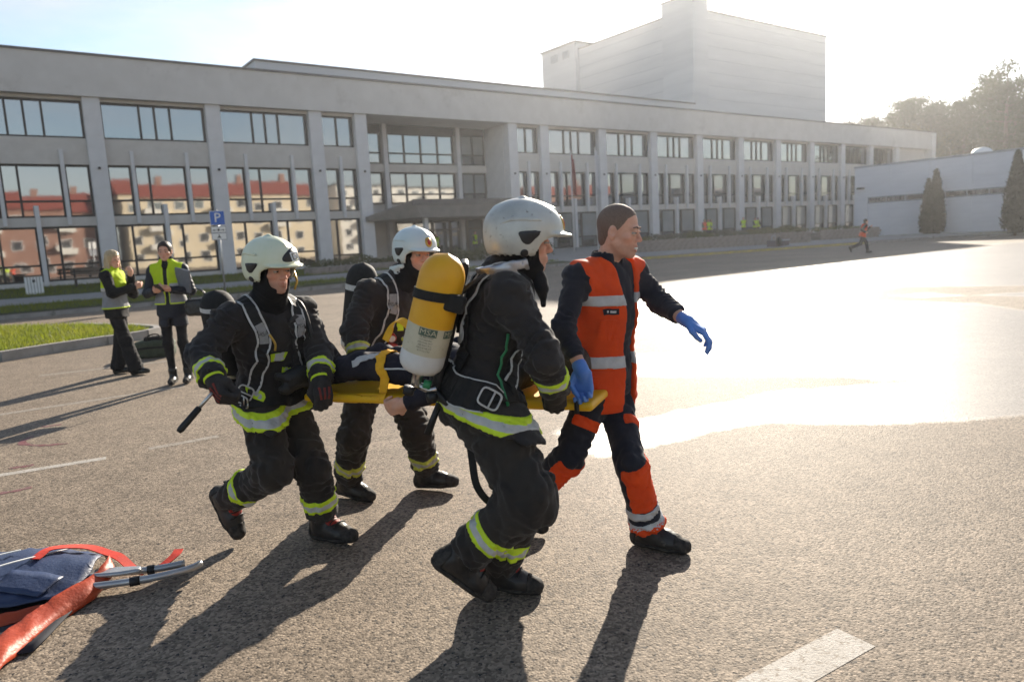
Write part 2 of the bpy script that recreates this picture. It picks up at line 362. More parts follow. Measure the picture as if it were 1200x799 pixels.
def surface_net(fd, h, pad=2):
    lo = fd.lo-pad*h; hi = fd.hi+pad*h
    n = np.ceil((hi-lo)/h).astype(int)+1; B = 4; nb = -(-n//B); n = nb*B
    ax = [lo[i]+h*(np.arange(nb[i])*B+(B-1)/2) for i in range(3)]
    cg = np.stack(np.meshgrid(*ax, indexing='ij'), -1).reshape(-1, 3)
    cd = fd(cg)
    act = np.abs(cd) < h*B*0.87*1.35+h
    D = np.repeat(np.repeat(np.repeat(cd.reshape(nb), B, 0), B, 1), B, 2)
    ai = np.argwhere(act.reshape(nb))
    if len(ai):
        offs = np.stack(np.meshgrid(*[np.arange(B)]*3, indexing='ij'), -1).reshape(-1, 3)
        for s in range(0, len(ai), 6000):
            idx = (ai[s:s+6000, None, :]*B+offs[None]).reshape(-1, 3)
            D[idx[:, 0], idx[:, 1], idx[:, 2]] = fd(lo+idx*h)
    S = D < 0
    c = np.stack([S[i:n[0]-1+i, j:n[1]-1+j, k:n[2]-1+k] for i in (0, 1) for j in (0, 1) for k in (0, 1)])
    s = c.sum(0); cell = (s > 0) & (s < 8)
    ci = np.argwhere(cell); vid = -np.ones(cell.shape, int); vid[cell] = np.arange(len(ci))
    acc = np.zeros((len(ci), 3)); cnt = np.zeros(len(ci))
    cor = [(i, j, k) for i in (0, 1) for j in (0, 1) for k in (0, 1)]
    val = np.stack([D[ci[:, 0]+i, ci[:, 1]+j, ci[:, 2]+k] for i, j, k in cor], 1)
    for a in range(8):
        for b in range(a+1, 8):
            dlt = np.array(cor[b])-np.array(cor[a])
            if np.abs(dlt).sum() != 1: continue
            va, vb = val[:, a], val[:, b]; m = (va < 0) != (vb < 0)
            t = np.where(m, va/np.where(m, va-vb, 1), 0)
            acc[m] += (np.array(cor[a])+t[:, None]*dlt)[m]; cnt[m] += 1
    V = lo+(ci+acc/np.maximum(cnt, 1)[:, None])*h
    Q = []
    for d in range(3):
        e1, e2 = [(1, 2), (2, 0), (0, 1)][d]
        sl0 = [slice(None)]*3; sl1 = [slice(None)]*3; sl0[d] = slice(0, -1); sl1[d] = slice(1, None)
        ch = S[tuple(sl0)] != S[tuple(sl1)]; ii = np.argwhere(ch)
        ii = ii[(ii[:, e1] > 0) & (ii[:, e2] > 0) & (ii[:, e1] < n[e1]-1) & (ii[:, e2] < n[e2]-1) & (ii[:, d] < n[d]-1)]
        if not len(ii): continue
        E1 = np.eye(3, dtype=int)[e1]; E2 = np.eye(3, dtype=int)[e2]
        g = lambda q: vid[q[:, 0], q[:, 1], q[:, 2]]
        q = np.stack([g(ii-E1-E2), g(ii-E2), g(ii), g(ii-E1)], 1)
        ins = S[ii[:, 0], ii[:, 1], ii[:, 2]]
        q = np.where(ins[:, None], q, q[:, ::-1]); Q.append(q)
    Q = np.concatenate(Q) if Q else np.zeros((0, 4), int)
    return V, Q[(Q >= 0).all(1)]
def grad(fd, p, e=0.004):
    p = np.atleast_2d(p); g = np.stack([fd(p+np.eye(3)[i]*e)-fd(p-np.eye(3)[i]*e) for i in range(3)], 1)
    return g/(np.linalg.norm(g, axis=1, keepdims=True)+1e-9)
def project(fd, p, o):
    p = np.atleast_2d(np.asarray(p, float)).copy()
    for _ in range(7): p -= grad(fd, p)*np.clip(fd(p)-o, -0.05, 0.05)[:, None]
    return p
def ribbon_np(C, Nrm, width, thick, w2=None):
    """closed strap of rectangular section along points C with surface normals Nrm"""
    k = len(C); T = np.gradient(C, axis=0); T /= np.linalg.norm(T, axis=1, keepdims=True)+1e-9
    Sd = np.cross(T, Nrm); Sd /= np.linalg.norm(Sd, axis=1, keepdims=True)+1e-9; Nn = np.cross(Sd, T)
    w = np.full(k, width/2) if w2 is None else np.asarray(w2)/2
    V = np.concatenate([np.stack([C-Sd*w[:, None], C+Sd*w[:, None], C+Sd*w[:, None]+Nn*thick, C-Sd*w[:, None]+Nn*thick], 1).reshape(-1, 3)])
    Fc = []
    for i in range(k-1):
        for j in range(4):
            a = i*4+j; b = i*4+(j+1) % 4; Fc.append((a, a+4, b+4, b))
    Fc += [(0, 1, 2, 3), ((k-1)*4+3, (k-1)*4+2, (k-1)*4+1, (k-1)*4)]
    return V, Fc, Sd, Nn
# ------------------------------------------------------------------ setting materials
def asphalt_material():
    m = bpy.data.materials.new('asphalt'); m.use_nodes = True; MATS['asphalt'] = m
    nt = m.node_tree; N = nt.nodes; L = nt.links.new; b = N['Principled BSDF']
    tcn = N.new('ShaderNodeTexCoord'); vec = tcn.outputs['Object']
    def noise(sc, det=4, ro=0.6):
        n = N.new('ShaderNodeTexNoise'); n.inputs['Scale'].default_value = sc; n.inputs['Detail'].default_value = det; n.inputs['Roughness'].default_value = ro
        L(vec, n.inputs['Vector']); return n.outputs['Fac']
    def mrange(v, a, bb, c=0.0, d=1.0):
        n = N.new('ShaderNodeMapRange'); n.inputs['From Min'].default_value = a; n.inputs['From Max'].default_value = bb
        n.inputs['To Min'].default_value = c; n.inputs['To Max'].default_value = d; L(v, n.inputs['Value']); return n.outputs[0]
    def mixc(f, a, bb, mode='MIX'):
        n = N.new('ShaderNodeMix'); n.data_type = 'RGBA'; n.blend_type = mode
        for i, v in ((0, f), (6, a), (7, bb)):
            if isinstance(v, (int, float, tuple)): n.inputs[i].default_value = v if not isinstance(v, tuple) else v+(1,)
            else: L(v, n.inputs[i])
        return n.outputs[2]
    big = mixc(mrange(noise(0.35, 5), 0.35, 0.65), (0.190, 0.153, 0.116), (0.240, 0.197, 0.152))
    mid = mixc(mrange(noise(4.0, 4), 0.3, 0.7), (0.82, 0.82, 0.82), (1.12, 1.12, 1.12))
    c = mixc(1.0, big, mid, 'MULTIPLY')
    vo = N.new('ShaderNodeTexVoronoi'); vo.inputs['Scale'].default_value = 82; L(vec, vo.inputs['Vector'])
    sep = N.new('ShaderNodeSeparateColor'); L(vo.outputs['Color'], sep.inputs[0])
    stone = mixc(mrange(sep.outputs[0], 0.0, 1.0), (0.42, 0.40, 0.375), (1.54, 1.50, 1.46))
    c = mixc(0.9, c, stone, 'MULTIPLY')
    pit = mrange(noise(42, 3, 0.55), 0.60, 0.65)
    c = mixc(pit, c, (0.035, 0.031, 0.028))
    wa = N.new('ShaderNodeAttribute'); wa.attribute_name = 'wet'
    wn_ = N.new('ShaderNodeMath'); wn_.operation = 'ADD'; L(wa.outputs['Fac'], wn_.inputs[0]); L(mrange(noise(1.6, 9, 0.75), 0.25, 0.75, -0.24, 0.24), wn_.inputs[1])
    wet = mrange(wn_.outputs[0], 0.40, 0.66)
    c = mixc(wet, c, mixc(1.0, c, (0.75, 0.75, 0.76), 'MULTIPLY'))
    L(c, b.inputs['Base Color'])
    rr = mrange(wet, 0, 1, 0.74, 0.42); L(rr, b.inputs['Roughness'])
    L(mrange(wet, 0, 1, 0.16, 0.5), b.inputs['Specular IOR Level'])
    # relief: stones proud of the binder
    vh = mrange(vo.outputs['Distance'], 0.0, 0.6, 1.0, 0.0)
    ad = N.new('ShaderNodeMath'); ad.operation = 'MULTIPLY_ADD'; ad.inputs[1].default_value = 0.9; L(noise(110, 4), ad.inputs[0]); L(vh, ad.inputs[2])
    bp = N.new('ShaderNodeBump'); bp.inputs['Distance'].default_value = 0.004
    L(mrange(wet, 0, 1, 0.50, 0.28), bp.inputs['Strength']); L(ad.outputs[0], bp.inputs['Height']); L(bp.outputs['Normal'], b.inputs['Normal'])
asphalt_material()
material('concrete', (0.56, 0.515, 0.475), (0.61, 0.565, 0.525), scale=0.9, rough=0.85, bump=0.4, bscale=14, bdist=0.02, wear=((0.52, 0.475, 0.435), 0.5, 0.56), detail=8)
material('spandrel', (0.55, 0.50, 0.45), (0.60, 0.55, 0.50), scale=2.0, rough=0.9, bump=0.6, bscale=30, bdist=0.02)
material('cladding', (0.61, 0.58, 0.565), (0.66, 0.63, 0.615), scale=1.6, rough=0.7, bump=0.1, bscale=20, bdist=0.005, wear=((0.55, 0.52, 0.505), 2.0, 0.62))
material('window_frame', (0.028, 0.024, 0.023), (0.04, 0.034, 0.032), scale=3, rough=0.5)
material('coping', (0.10, 0.09, 0.088), (0.13, 0.12, 0.115), scale=3, rough=0.5, metal=0.3)
material('tower_wall', (0.50, 0.50, 0.51), (0.56, 0.56, 0.565), scale=0.25, rough=0.75, bump=0.5, bscale=1.0, bdist=0.06, stretch=(0.3, 0.3, 3.2))
material('canopy', (0.16, 0.14, 0.125), (0.20, 0.175, 0.155), scale=2, rough=0.7)
material('door_brown', (0.10, 0.075, 0.055), (0.13, 0.1, 0.075), scale=3, rough=0.5)
material('roof_felt', (0.08, 0.08, 0.08), (0.12, 0.12, 0.12), scale=2, rough=0.9)
def glass(name, base, f0=0.5, ior=2.1, wob=0.03, bsc=0.8):
    m = material(name, base, tuple(c*1.25 for c in base), scale=0.7, rough=0.03, spec=f0, ior=ior, bump=wob, bscale=bsc, bdist=0.05)
    return m
glass('window_glass', (0.016, 0.018, 0.022), ior=4.2)
glass('window_glass_flat', (0.03, 0.034, 0.038), ior=3.0, wob=0.015)
glass('curtain_glass', (0.20, 0.21, 0.21), ior=1.9, wob=0.02)
material('metal_cladding', (0.58, 0.58, 0.62), (0.62, 0.62, 0.66), scale=0.6, rough=0.5, spec=0.4, bump=0.15, bscale=3, bdist=0.01, stretch=(1, 1, 6))
material('metal_trim', (0.26, 0.27, 0.30), (0.30, 0.31, 0.34), scale=1, rough=0.5)
material('kerb_stone', (0.24, 0.225, 0.205), (0.31, 0.29, 0.265), scale=5, rough=0.9, bump=0.5, bscale=60, bdist=0.01, wear=((0.15, 0.14, 0.12), 3, 0.6))
material('kerb_yellow', (0.50, 0.38, 0.10), (0.36, 0.30, 0.14), scale=5, rough=0.9, bump=0.5, bscale=60, bdist=0.01)
material('road_paint', (0.40, 0.37, 0.33), (0.33, 0.30, 0.26), scale=7, rough=0.75, bump=0.7, bscale=110, bdist=0.004, wear=((0.19, 0.155, 0.12), 34, 0.53))
material('road_paint_old', (0.30, 0.27, 0.23), (0.25, 0.22, 0.18), scale=7, rough=0.75, bump=0.7, bscale=110, bdist=0.004, wear=((0.19, 0.155, 0.12), 26, 0.47))
material('red_stain', (0.15, 0.035, 0.038), (0.17, 0.10, 0.09), scale=14, rough=0.6, bump=0.7, bscale=110, bdist=0.004)
material('grass_soil', (0.045, 0.060, 0.016), (0.075, 0.085, 0.026), scale=6, rough=0.95, bump=0.6, bscale=30, bdist=0.03)
material('grass_blade', (0.13, 0.17, 0.014), (0.21, 0.22, 0.022), scale=1.5, rough=0.6, transl=0.55)
material('paving', (0.26, 0.245, 0.225), (0.32, 0.30, 0.275), scale=2, rough=0.9, bump=0.3, bscale=20, bdist=0.01)
material('rubble_stone', (0.20, 0.165, 0.145), (0.30, 0.255, 0.225), scale=2.3, rough=0.9, bump=0.8, bscale=12, bdist=0.04)
material('hedge_leaf', (0.06, 0.075, 0.018), (0.10, 0.10, 0.025), scale=0.8, rough=0.6, transl=0.3)
material('hedge_leaf_ochre', (0.15, 0.115, 0.03), (0.10, 0.10, 0.028), scale=1.2, rough=0.6, transl=0.3)
material('hedge_leaf_grey', (0.12, 0.12, 0.09), (0.09, 0.085, 0.06), scale=1.2, rough=0.6, transl=0.3)
material('thuja_leaf', (0.014, 0.020, 0.008), (0.026, 0.030, 0.011), scale=1.5, rough=0.7, transl=0.15)
material('pine_leaf', (0.045, 0.060, 0.020), (0.075, 0.075, 0.024), scale=0.25, rough=0.7, transl=0.25)
material('autumn_leaf', (0.13, 0.10, 0.025), (0.09, 0.085, 0.025), scale=0.25, rough=0.7, transl=0.3)
material('bark', (0.10, 0.07, 0.05), (0.14, 0.095, 0.065), scale=3, rough=0.9, bump=0.6, bscale=20, bdist=0.02)
material('birch_bark', (0.22, 0.19, 0.165), (0.15, 0.125, 0.11), scale=3, rough=0.9)
material('sign_blue', (0.012, 0.10, 0.42), (0.015, 0.11, 0.45), scale=5, rough=0.4); material('sign_white', (0.72, 0.72, 0.70), (0.66, 0.66, 0.64), scale=6, rough=0.45)
material('galvanised', (0.36, 0.36, 0.36), (0.44, 0.44, 0.44), scale=8, rough=0.4, metal=0.7)
material('bin_body', (0.10, 0.085, 0.065), (0.13, 0.11, 0.085), scale=6, rough=0.8)
material('flag_red', (0.22, 0.02, 0.03), (0.26, 0.025, 0.035), scale=4, rough=0.8, transl=0.3); material('flag_white', (0.66, 0.66, 0.68), (0.58, 0.58, 0.62), scale=4, rough=0.8, transl=0.3)
material('equipment', (0.09, 0.07, 0.08), (0.14, 0.11, 0.12), scale=3, rough=0.7)
material('plaster_cream', (0.62, 0.52, 0.36), (0.68, 0.58, 0.42), scale=0.5, rough=0.9); material('plaster_white', (0.68, 0.65, 0.58), (0.74, 0.71, 0.64), scale=0.5, rough=0.9)
material('brick_red', (0.27, 0.15, 0.11), (0.31, 0.18, 0.135), scale=0.8, rough=0.9); material('roof_tile', (0.22, 0.055, 0.04), (0.28, 0.075, 0.05), scale=1, rough=0.85)

# ------------------------------------------------------------------ ground: one sheet to the horizon, denser where the yard lies
WETP = {
 'wet': [(0.31, 5.31), (0.55, 4.92), (0.96, 5.14), (1.48, 5.46), (2.01, 5.64), (2.65, 5.42), (3.23, 5.40), (3.90, 5.41), (4.76, 5.49), (38.79, 45.59), (25.66, 37.37), (16.69, 31.24), (9.06, 25.33), (4.19, 19.53), (0.60, 12.52)],
 'd1': [(0.18, 5.98), (0.93, 5.90), (1.53, 6.19), (2.56, 6.72), (3.96, 6.83), (3.27, 7.21), (1.82, 7.68), (0.27, 8.18)],
 'd2': [(0.32, 9.38), (1.48, 9.27), (2.55, 9.33), (3.63, 9.23), (3.01, 10.13), (1.95, 11.68), (0.45, 12.46)],
 'd3': [(3.13, 12.49), (3.91, 11.73), (5.01, 11.69), (4.47, 12.51)],
 'd4': [(6.32, 15.17), (8.03, 16.46), (9.15, 16.74), (11.00, 15.44), (12.54, 14.66), (9.47, 11.04), (8.28, 11.59), (8.27, 12.88), (7.40, 13.82)],
 'w5': [(7.77, 14.85), (8.09, 14.18), (8.96, 14.22), (8.78, 15.07)], 'w6': [(9.19, 14.06), (9.54, 13.38), (10.67, 13.20), (10.17, 14.26)]}
def poly_sd(P, poly):
    poly = np.array(poly); d = np.full(len(P), 1e9); ins = np.zeros(len(P), bool)
    for i in range(len(poly)):
        a = poly[i]; b = poly[(i+1) % len(poly)]; e = b-a; w = P-a
        t = np.clip(w@e/(e@e), 0, 1); d = np.minimum(d, np.linalg.norm(w-t[:, None]*e, axis=1))
        c = (a[1] > P[:, 1]) != (b[1] > P[:, 1]); ins ^= c & (P[:, 0] < (b[0]-a[0])*(P[:, 1]-a[1])/(b[1]-a[1]+1e-12)+a[0])
    return np.where(ins, -d, d)
def wetness(P):
    s = 0.10+0.026*P[:, 1]
    f = lambda k: np.clip(0.5-poly_sd(P, WETP[k])/(2*s), 0, 1)
    w = f('wet')
    for k in ('d1', 'd2', 'd3', 'd4'): w = w*(1-f(k))
    for k in ('w5', 'w6'): w = np.maximum(w, f(k))
    return w
def coords(lo, hi, step, far):
    c = list(np.arange(lo, hi+1e-6, step)); x = hi; s = step
    up = []; 
    while x < far: s *= 1.6; x += s; up.append(x)
    x = lo; s = step; dn = []
    while x > -far: s *= 1.6; x -= s; dn.append(x)
    return np.array(dn[::-1]+c+up)
gx = coords(-4, 16, 0.14, 3000); gy = coords(3.5, 26, 0.14, 3000)
GX, GY = np.meshgrid(gx, gy, indexing='ij'); GP = np.stack([GX.ravel(), GY.ravel()], 1)
nx_, ny_ = len(gx), len(gy); ii = np.arange(nx_*ny_).reshape(nx_, ny_)
GF = np.stack([ii[:-1, :-1].ravel(), ii[1:, :-1].ravel(), ii[1:, 1:].ravel(), ii[:-1, 1:].ravel()], 1)
structure(mesh_obj('ground', np.column_stack([GP, np.zeros(len(GP))]), GF, 'asphalt', smooth=False, attrs={'wet': ('FLOAT', wetness(GP))}))

def sheet(name, pts, z, mat, parent=None):
    """flat sheet outlined by ground points"""
    return mesh_obj(name, [(x, y, z) for x, y in pts], [tuple(range(len(pts)))], mat, parent, smooth=False)
def paint_line(a, b, w, mat='road_paint', name='painted_line'):
    a = np.array(a); b = np.array(b); d = unit(b-a); n = np.array([-d[1], d[0]])*w/2
    return structure(sheet(name, [a-n, b-n, b+n, a+n], 0.0015, mat))
paint_line((-6.77, 10.22), (-5.20, 11.08), 0.11, 'road_paint_old'); paint_line((-5.60, 7.55), (-4.02, 8.72), 0.11, 'road_paint_old')
paint_line((-4.6, 4.97), (-3.30, 5.65), 0.09); paint_line((-3.06, 5.86), (-2.60, 6.16), 0.09, 'road_paint_old')
paint_line((0.60, 2.155), (1.235, 2.545), 0.155)
def blob(pts, mat, name='stain'):
    rs = random.Random(len(pts)*7); C = catmull(pts, 5); V = []; Fc = []
    for i, p in enumerate(C):
        d = unit(C[min(i+1, len(C)-1)]-C[max(i-1, 0)]); n = np.array([-d[1], d[0]]); w = 0.03*(0.5+rs.random())*math.sin(math.pi*(i+0.5)/len(C))**0.5
        V += [tuple(p-n*w)+(0.002,), tuple(p+n*w*(0.6+0.8*rs.random()))+(0.002,)]
    for i in range(len(C)-1): Fc.append((2*i, 2*i+1, 2*i+3, 2*i+2))
    return structure(mesh_obj(name, V, Fc, mat, smooth=False))
blob([(-4.62, 6.9), (-4.55, 6.93), (-4.46, 6.97)], 'red_stain'); blob([(-4.47, 6.55), (-4.44, 6.35), (-4.3, 6.22), (-4.1, 6.17), (-3.93, 6.19)], 'red_stain')
blob([(-3.66, 4.86), (-3.56, 4.9), (-3.46, 4.98)], 'red_stain'); blob([(-3.98, 5.5), (-3.9, 5.52), (-3.82, 5.56)], 'red_stain')

# ------------------------------------------------------------------ frame of the main building: s along the facade, n out of it
AZ = R(54.09); BU = np.array([math.sin(AZ), math.cos(AZ)]); BN = np.array([math.cos(AZ), -math.sin(AZ)]); BP = np.array([-21.32, 38.57])
def sn(s, n): return BP+BU*s+BN*n
BRZ = math.pi/2-AZ
def ramp_sheet(name, pts, mat, parent=None):
    """pts (s, n, z)"""
    V = [tuple(sn(s, n))+(z,) for s, n, z in pts]
    return mesh_obj(name, V, [tuple(range(len(V)))], mat, parent, smooth=False)
def quad_strip(name, front, back, mat, parent=None):
    V = [tuple(sn(s, n))+(z,) for s, n, z in front]+[tuple(sn(s, n))+(z,) for s, n, z in back]; k = len(front)
    return mesh_obj(name, V, [(i, i+1, k+i+1, k+i) for i in range(k-1)], mat, parent, smooth=False)
# far kerb of the yard, in front of the building
KERB = [(-40, 17.4), (-12, 17.4), (-2, 17.0), (10, 14.6), (22, 12.6), (25, 13.0), (44, 17.5), (50, 19.0)]
def kerb_run(name, pts, mat, h=0.14, w=0.15, seg=1.0, z=0.0, world=False):
    """row of kerb stones, each a stone of its own"""
    root = empty(name, (0, 0, 0)); root['kind'] = 'structure'
    P = [np.array(p if world else sn(*p)) for p in pts]
    for a, b in zip(P[:-1], P[1:]):
        L = np.linalg.norm(b-a); k = max(1, int(round(L/seg))); d = (b-a)/L; ang = math.atan2(d[1], d[0])
        me = box_mesh(L/k-0.012, w, h+0.1, mat)
        for i in range(k):
            o = bpy.data.objects.new('kerb_stone', me); c = a+d*(L/k)*(i+0.5)
            o.location = (c[0], c[1], z+h/2-0.05+random.uniform(-0.006, 0.004)); o.rotation_euler = (0, 0, ang+random.uniform(-0.004, 0.004)); link(o, root)
    return root
random.seed(3)
kerb_run('far_kerb', [p for p in KERB if p[0] <= 25], 'kerb_stone', seg=1.5)
kerb_run('yellow_kerb', [(25, 13.0), (44, 17.5)], 'kerb_yellow', seg=1.5)
kerb_run('far_kerb', [(44, 17.5), (53.2, 19.0), (53.2, 40)], 'kerb_stone', seg=1.5)
Z1 = 0.16
structure(quad_strip('grass_verge', [(s, n-0.15, Z1) for s, n in KERB[:5]], [(-40, 13.8, 0.26), (-12, 13.8, 0.26), (-2, 13.6, 0.26), (10, 12.4, 0.24), (22, 11.4, 0.22)], 'grass_soil'))
structure(quad_strip('footpath', [(-40, 13.8, 0.264), (-12, 13.8, 0.264), (-2, 13.6, 0.264), (10, 12.4, 0.244), (22, 11.4, 0.224)], [(-40, 9.6, 0.34), (-12, 9.6, 0.34), (-2, 9.4, 0.34), (10, 8.4, 0.34), (22, 7.6, 0.34)], 'paving'))
structure(quad_strip('grass_verge', [(-40, 9.6, 0.338), (-12, 9.6, 0.338), (-2, 9.4, 0.338), (10, 8.4, 0.338), (16, 8.0, 0.338)], [(-40, -1.5, 0.50), (-12, -1.5, 0.50), (-2, -1.5, 0.50), (10, -1.5, 0.5), (16, -1.5, 0.5)], 'grass_soil'))
structure(quad_strip('forecourt', [(16, 8.0, 0.336), (22, 7.6, 0.336), (30, 9.5, 0.336), (52, 13.5, 0.336)], [(16, -4, 0.55), (22, -4, 0.55), (30, -4, 0.85), (52, -4, 0.95)], 'paving'))
structure(quad_strip('pavement', [(22, 12.45, 0.16), (25, 12.85, 0.16), (44, 17.35, 0.16), (53, 18.9, 0.16), (53.05, 40, 0.16)], [(22, 7.6, 0.33), (30, 9.5, 0.33), (46, 13, 0.33), (52, 13.5, 0.33), (60, 40, 0.33)], 'paving'))

# near traffic island with grass, beside the women
ISL = [(-30.0, -14.0), (-8.57, 12.01), (-8.21, 12.82), (-7.7, 13.69), (-7.30, 14.40), (-7.25, 14.85), (-7.5, 15.3), (-8.2, 15.9), (-10.0, 17.0), (-22, 21.0)]
kerb_run('island_kerb', ISL[1:9], 'kerb_stone', h=0.17, seg=0.9, world=True)
structure(mesh_obj('grass_island', [(x, y, 0.13) for x, y in ISL], [tuple(range(len(ISL)))], 'grass_soil', smooth=False))

def leaf_cloud(pts, size, seed, up=0.0, aspect=1.7, nrm=None):
    """small leaf faces at the given points, random turns"""
    rs = np.random.RandomState(seed); n = len(pts)
    a = rs.normal(size=(n, 3)); a[:, 2] += up; a /= np.linalg.norm(a, axis=1, keepdims=True)
    b = rs.normal(size=(n, 3)); b -= (b*a).sum(1, keepdims=True)*a; b /= np.linalg.norm(b, axis=1, keepdims=True)
    s = (size*rs.uniform(0.6, 1.4, n))[:, None]
    V = np.stack([pts-b*s/aspect*0.5, pts+a*s*0.45-b*s*0.08, pts+a*s, pts+b*s/aspect*0.5+a*s*0.4], 1).reshape(-1, 3)
    return V, np.arange(4*n).reshape(-1, 4)
def grass(name, poly, n, h, seed, zf, label, z_noise=0.5):
    rs = np.random.RandomState(seed); poly = np.array(poly); lo = poly.min(0); hi = poly.max(0); P = []
    while len(P) < n:
        q = rs.uniform(lo, hi, (n*2, 2)); P += list(q[poly_sd(q, poly) < -0.02])
    P = np.array(P[:n]); z = zf(P); base = np.column_stack([P, z-0.01])
    an = rs.uniform(0, 2*math.pi, n); w = 0.006*rs.uniform(0.7, 1.6, n)*h/0.08; hh = h*rs.uniform(0.45, 1.3, n)
    d = np.stack([np.cos(an), np.sin(an), 0*an], 1)*w[:, None]; ln = rs.normal(size=(n, 2))*0.35
    tip = base+np.stack([ln[:, 0]*hh, ln[:, 1]*hh, hh], 1)
    V = np.stack([base-d, base+d, tip], 1).reshape(-1, 3)
    o = stuff(mesh_obj(name, V, np.arange(3*n).reshape(-1, 3), 'grass_blade', smooth=False))
    return tag(o, label, 'grass')
grass('island_grass', [(-14, 9), (-8.62, 12.1), (-8.25, 12.85), (-7.8, 13.7), (-7.45, 14.4), (-7.4, 14.8), (-8.2, 15.75), (-10.0, 16.85), (-19, 19.8)], 42000, 0.11, 5, lambda P: np.full(len(P), 0.13), 'sunlit yellow-green grass on the kerbed traffic island')
def verge_poly(sns): return [tuple(sn(s, n)) for s, n in sns]
def zverge(P):
    n_ = (P-BP)@BN; return np.interp(n_, [-1.5, 9.5, 13.8, 17.2], [0.5, 0.338, 0.26, 0.16])
grass('verge_grass', verge_poly([(-20, 17.0), (-2, 16.7), (10, 14.3), (21, 12.4), (21, 11.6), (10, 12.6), (-2, 13.8), (-20, 13.9)]), 16000, 0.12, 6, zverge, 'shaded green grass strip between the road kerb and the footpath')
grass('verge_grass', verge_poly([(-20, 9.3), (-2, 9.2), (10, 8.2), (15.8, 7.8), (15.8, -0.3), (-20, -0.3)]), 22000, 0.13, 7, zverge, 'dark green lawn in the shade along the foot of the long facade')
# ------------------------------------------------------------------ the long three-storey building
SOF, ROOF, BASE = 10.0, 12.14, 0.30       # column head, roof edge, foot
hall = empty('long_building', (BP[0], BP[1], 0), BRZ)
tag(hall, 'long grey three-storey building with column bays, mirror windows and a tall windowless tower', 'building')
WY = 0.52                                  # depth of the window plane behind the column faces
END = 93.4
rnd = random.Random(11)
def pane(win, x0, x1, z0, z1, y, mat='window_glass'):
    o = box('pane', win, x0, x1, y, y+0.02, z0, z1, mat)
    o.rotation_euler = (rnd.uniform(-0.003, 0.003), 0, rnd.uniform(-0.003, 0.003)); return o
def window(x0, x1, z0, z1, vs, hs, y=WY, mats=None, bar=0.10):
    """vs / hs: inner mullions (x) and transoms (z, or (z, from, to)); frame is one mesh, every pane its own"""
    mb = MB(); b = bar; d = 0.09
    mb.box(x0, x1, y-d, y+0.05, z1-b, z1); mb.box(x0, x1, y-d, y+0.05, z0, z0+b)
    mb.box(x0, x0+b, y-d, y+0.05, z0+b, z1-b); mb.box(x1-b, x1, y-d, y+0.05, z0+b, z1-b)
    xs = [x0+b*0.7]+list(vs)+[x1-b*0.7]
    for v in vs: mb.box(v-b/2, v+b/2, y-d+0.004, y+0.046, z0+b, z1-b)
    for h in hs: mb.box(x0+b, x1-b, y-d+0.008, y+0.042, h-b/2, h+b/2)
    w = mb.build('window', 'window_frame', hall)
    zs = [z0+b*0.7]+list(hs)+[z1-b*0.7]; i = 0
    for xa, xb in zip(xs[:-1], xs[1:]):
        for za, zb in zip(zs[:-1], zs[1:]):
            m = 'window_glass' if not mats else mats[i % len(mats)]; i += 1
            pane(w, xa+0.005, xb-0.005, za+0.005, zb-0.005, y, m)
    return w
def column(x0, w=0.80, z0=BASE, z1=SOF, depth=WY+0.15):
    c = box('column', hall, x0+0.012, x0+w-0.012, 0.012, depth, z0, z1, 'concrete')
    zz = z1; k = 0
    while zz > z0+0.02:
        h = 0.62 if k == 0 else 1.33
        za = max(z0, zz-h)
        o = box('panel', None, 0, w, 0, 0.012, 0, zz-za-0.014, 'cladding'); o.location = (x0+w/2-(c.location.x), 0.006+rnd.uniform(-0.0015, 0.0015)-c.location.y, (za+zz)/2-c.location.z); o.parent = c
        for sd in (-1, 1):
            p = box('panel', None, 0, 0.012, 0, depth-0.02, 0, zz-za-0.014, 'cladding')
            p.location = (x0+w/2+sd*(w/2-0.006)-c.location.x, depth/2+0.01-c.location.y, (za+zz)/2-c.location.z); p.parent = c
        zz = za; k += 1
    # small floodlight on the column
    fl = box('floodlight', None, -0.06, 0.06, -0.09, 0, -0.06, 0.06, 'window_frame'); fl.location = (0, -0.06-c.location.y, 6.42-c.location.z); fl.parent = c
    return c
T0, T1, M0, M1, L0, L1 = 7.95, 9.84, 3.96, 6.62, 0.72, 3.50
def fin(x, z0, z1, w=0.17, y=0.12):
    return box('fin', hall, x-w/2, x+w/2, y, WY+0.08, z0, z1, 'cladding')
def bay(x0, x1, mats_low=None, mats_mid=None):
    """full bay between two columns (clear opening x0..x1)"""
    W = x1-x0; f = lambda t: x0+W*t
    window(x0, x1, T0, T1, [f(.36), f(.505), f(.655)], [])
    mb = MB(); mb.box(x0, x1, WY-0.22, WY+0.1, M1, T0); mb.build('spandrel', 'spandrel', hall)
    box('lintel', hall, x0, x1, WY-0.22, WY+0.1, T1, SOF, 'spandrel')
    a, c = f(.235), f(.765)
    window(x0, a-0.07, M0, M1, [], [4.78]); window(a+0.07, c-0.07, M0, M1, [a+(c-a)*.29], [4.78], mats=mats_mid); window(c+0.07, x1, M0, M1, [], [4.78])
    fin(a, 3.55, 7.35); fin(c, 3.55, 7.35)
    box('floor_band', hall, x0, x1, WY-0.2, WY+0.1, L1, M0, 'spandrel')
    m = f(.5); fin(m, BASE, 4.55, 0.2)
    window(x0, m-0.08, L0, L1, [f(.17)], [1.55], mats=mats_low); window(m+0.08, x1, L0, L1, [f(.66)], [1.55], mats=mats_low)
    box('plinth', hall, x0, x1, WY-0.15, WY+0.1, BASE-0.1, L0, 'concrete')
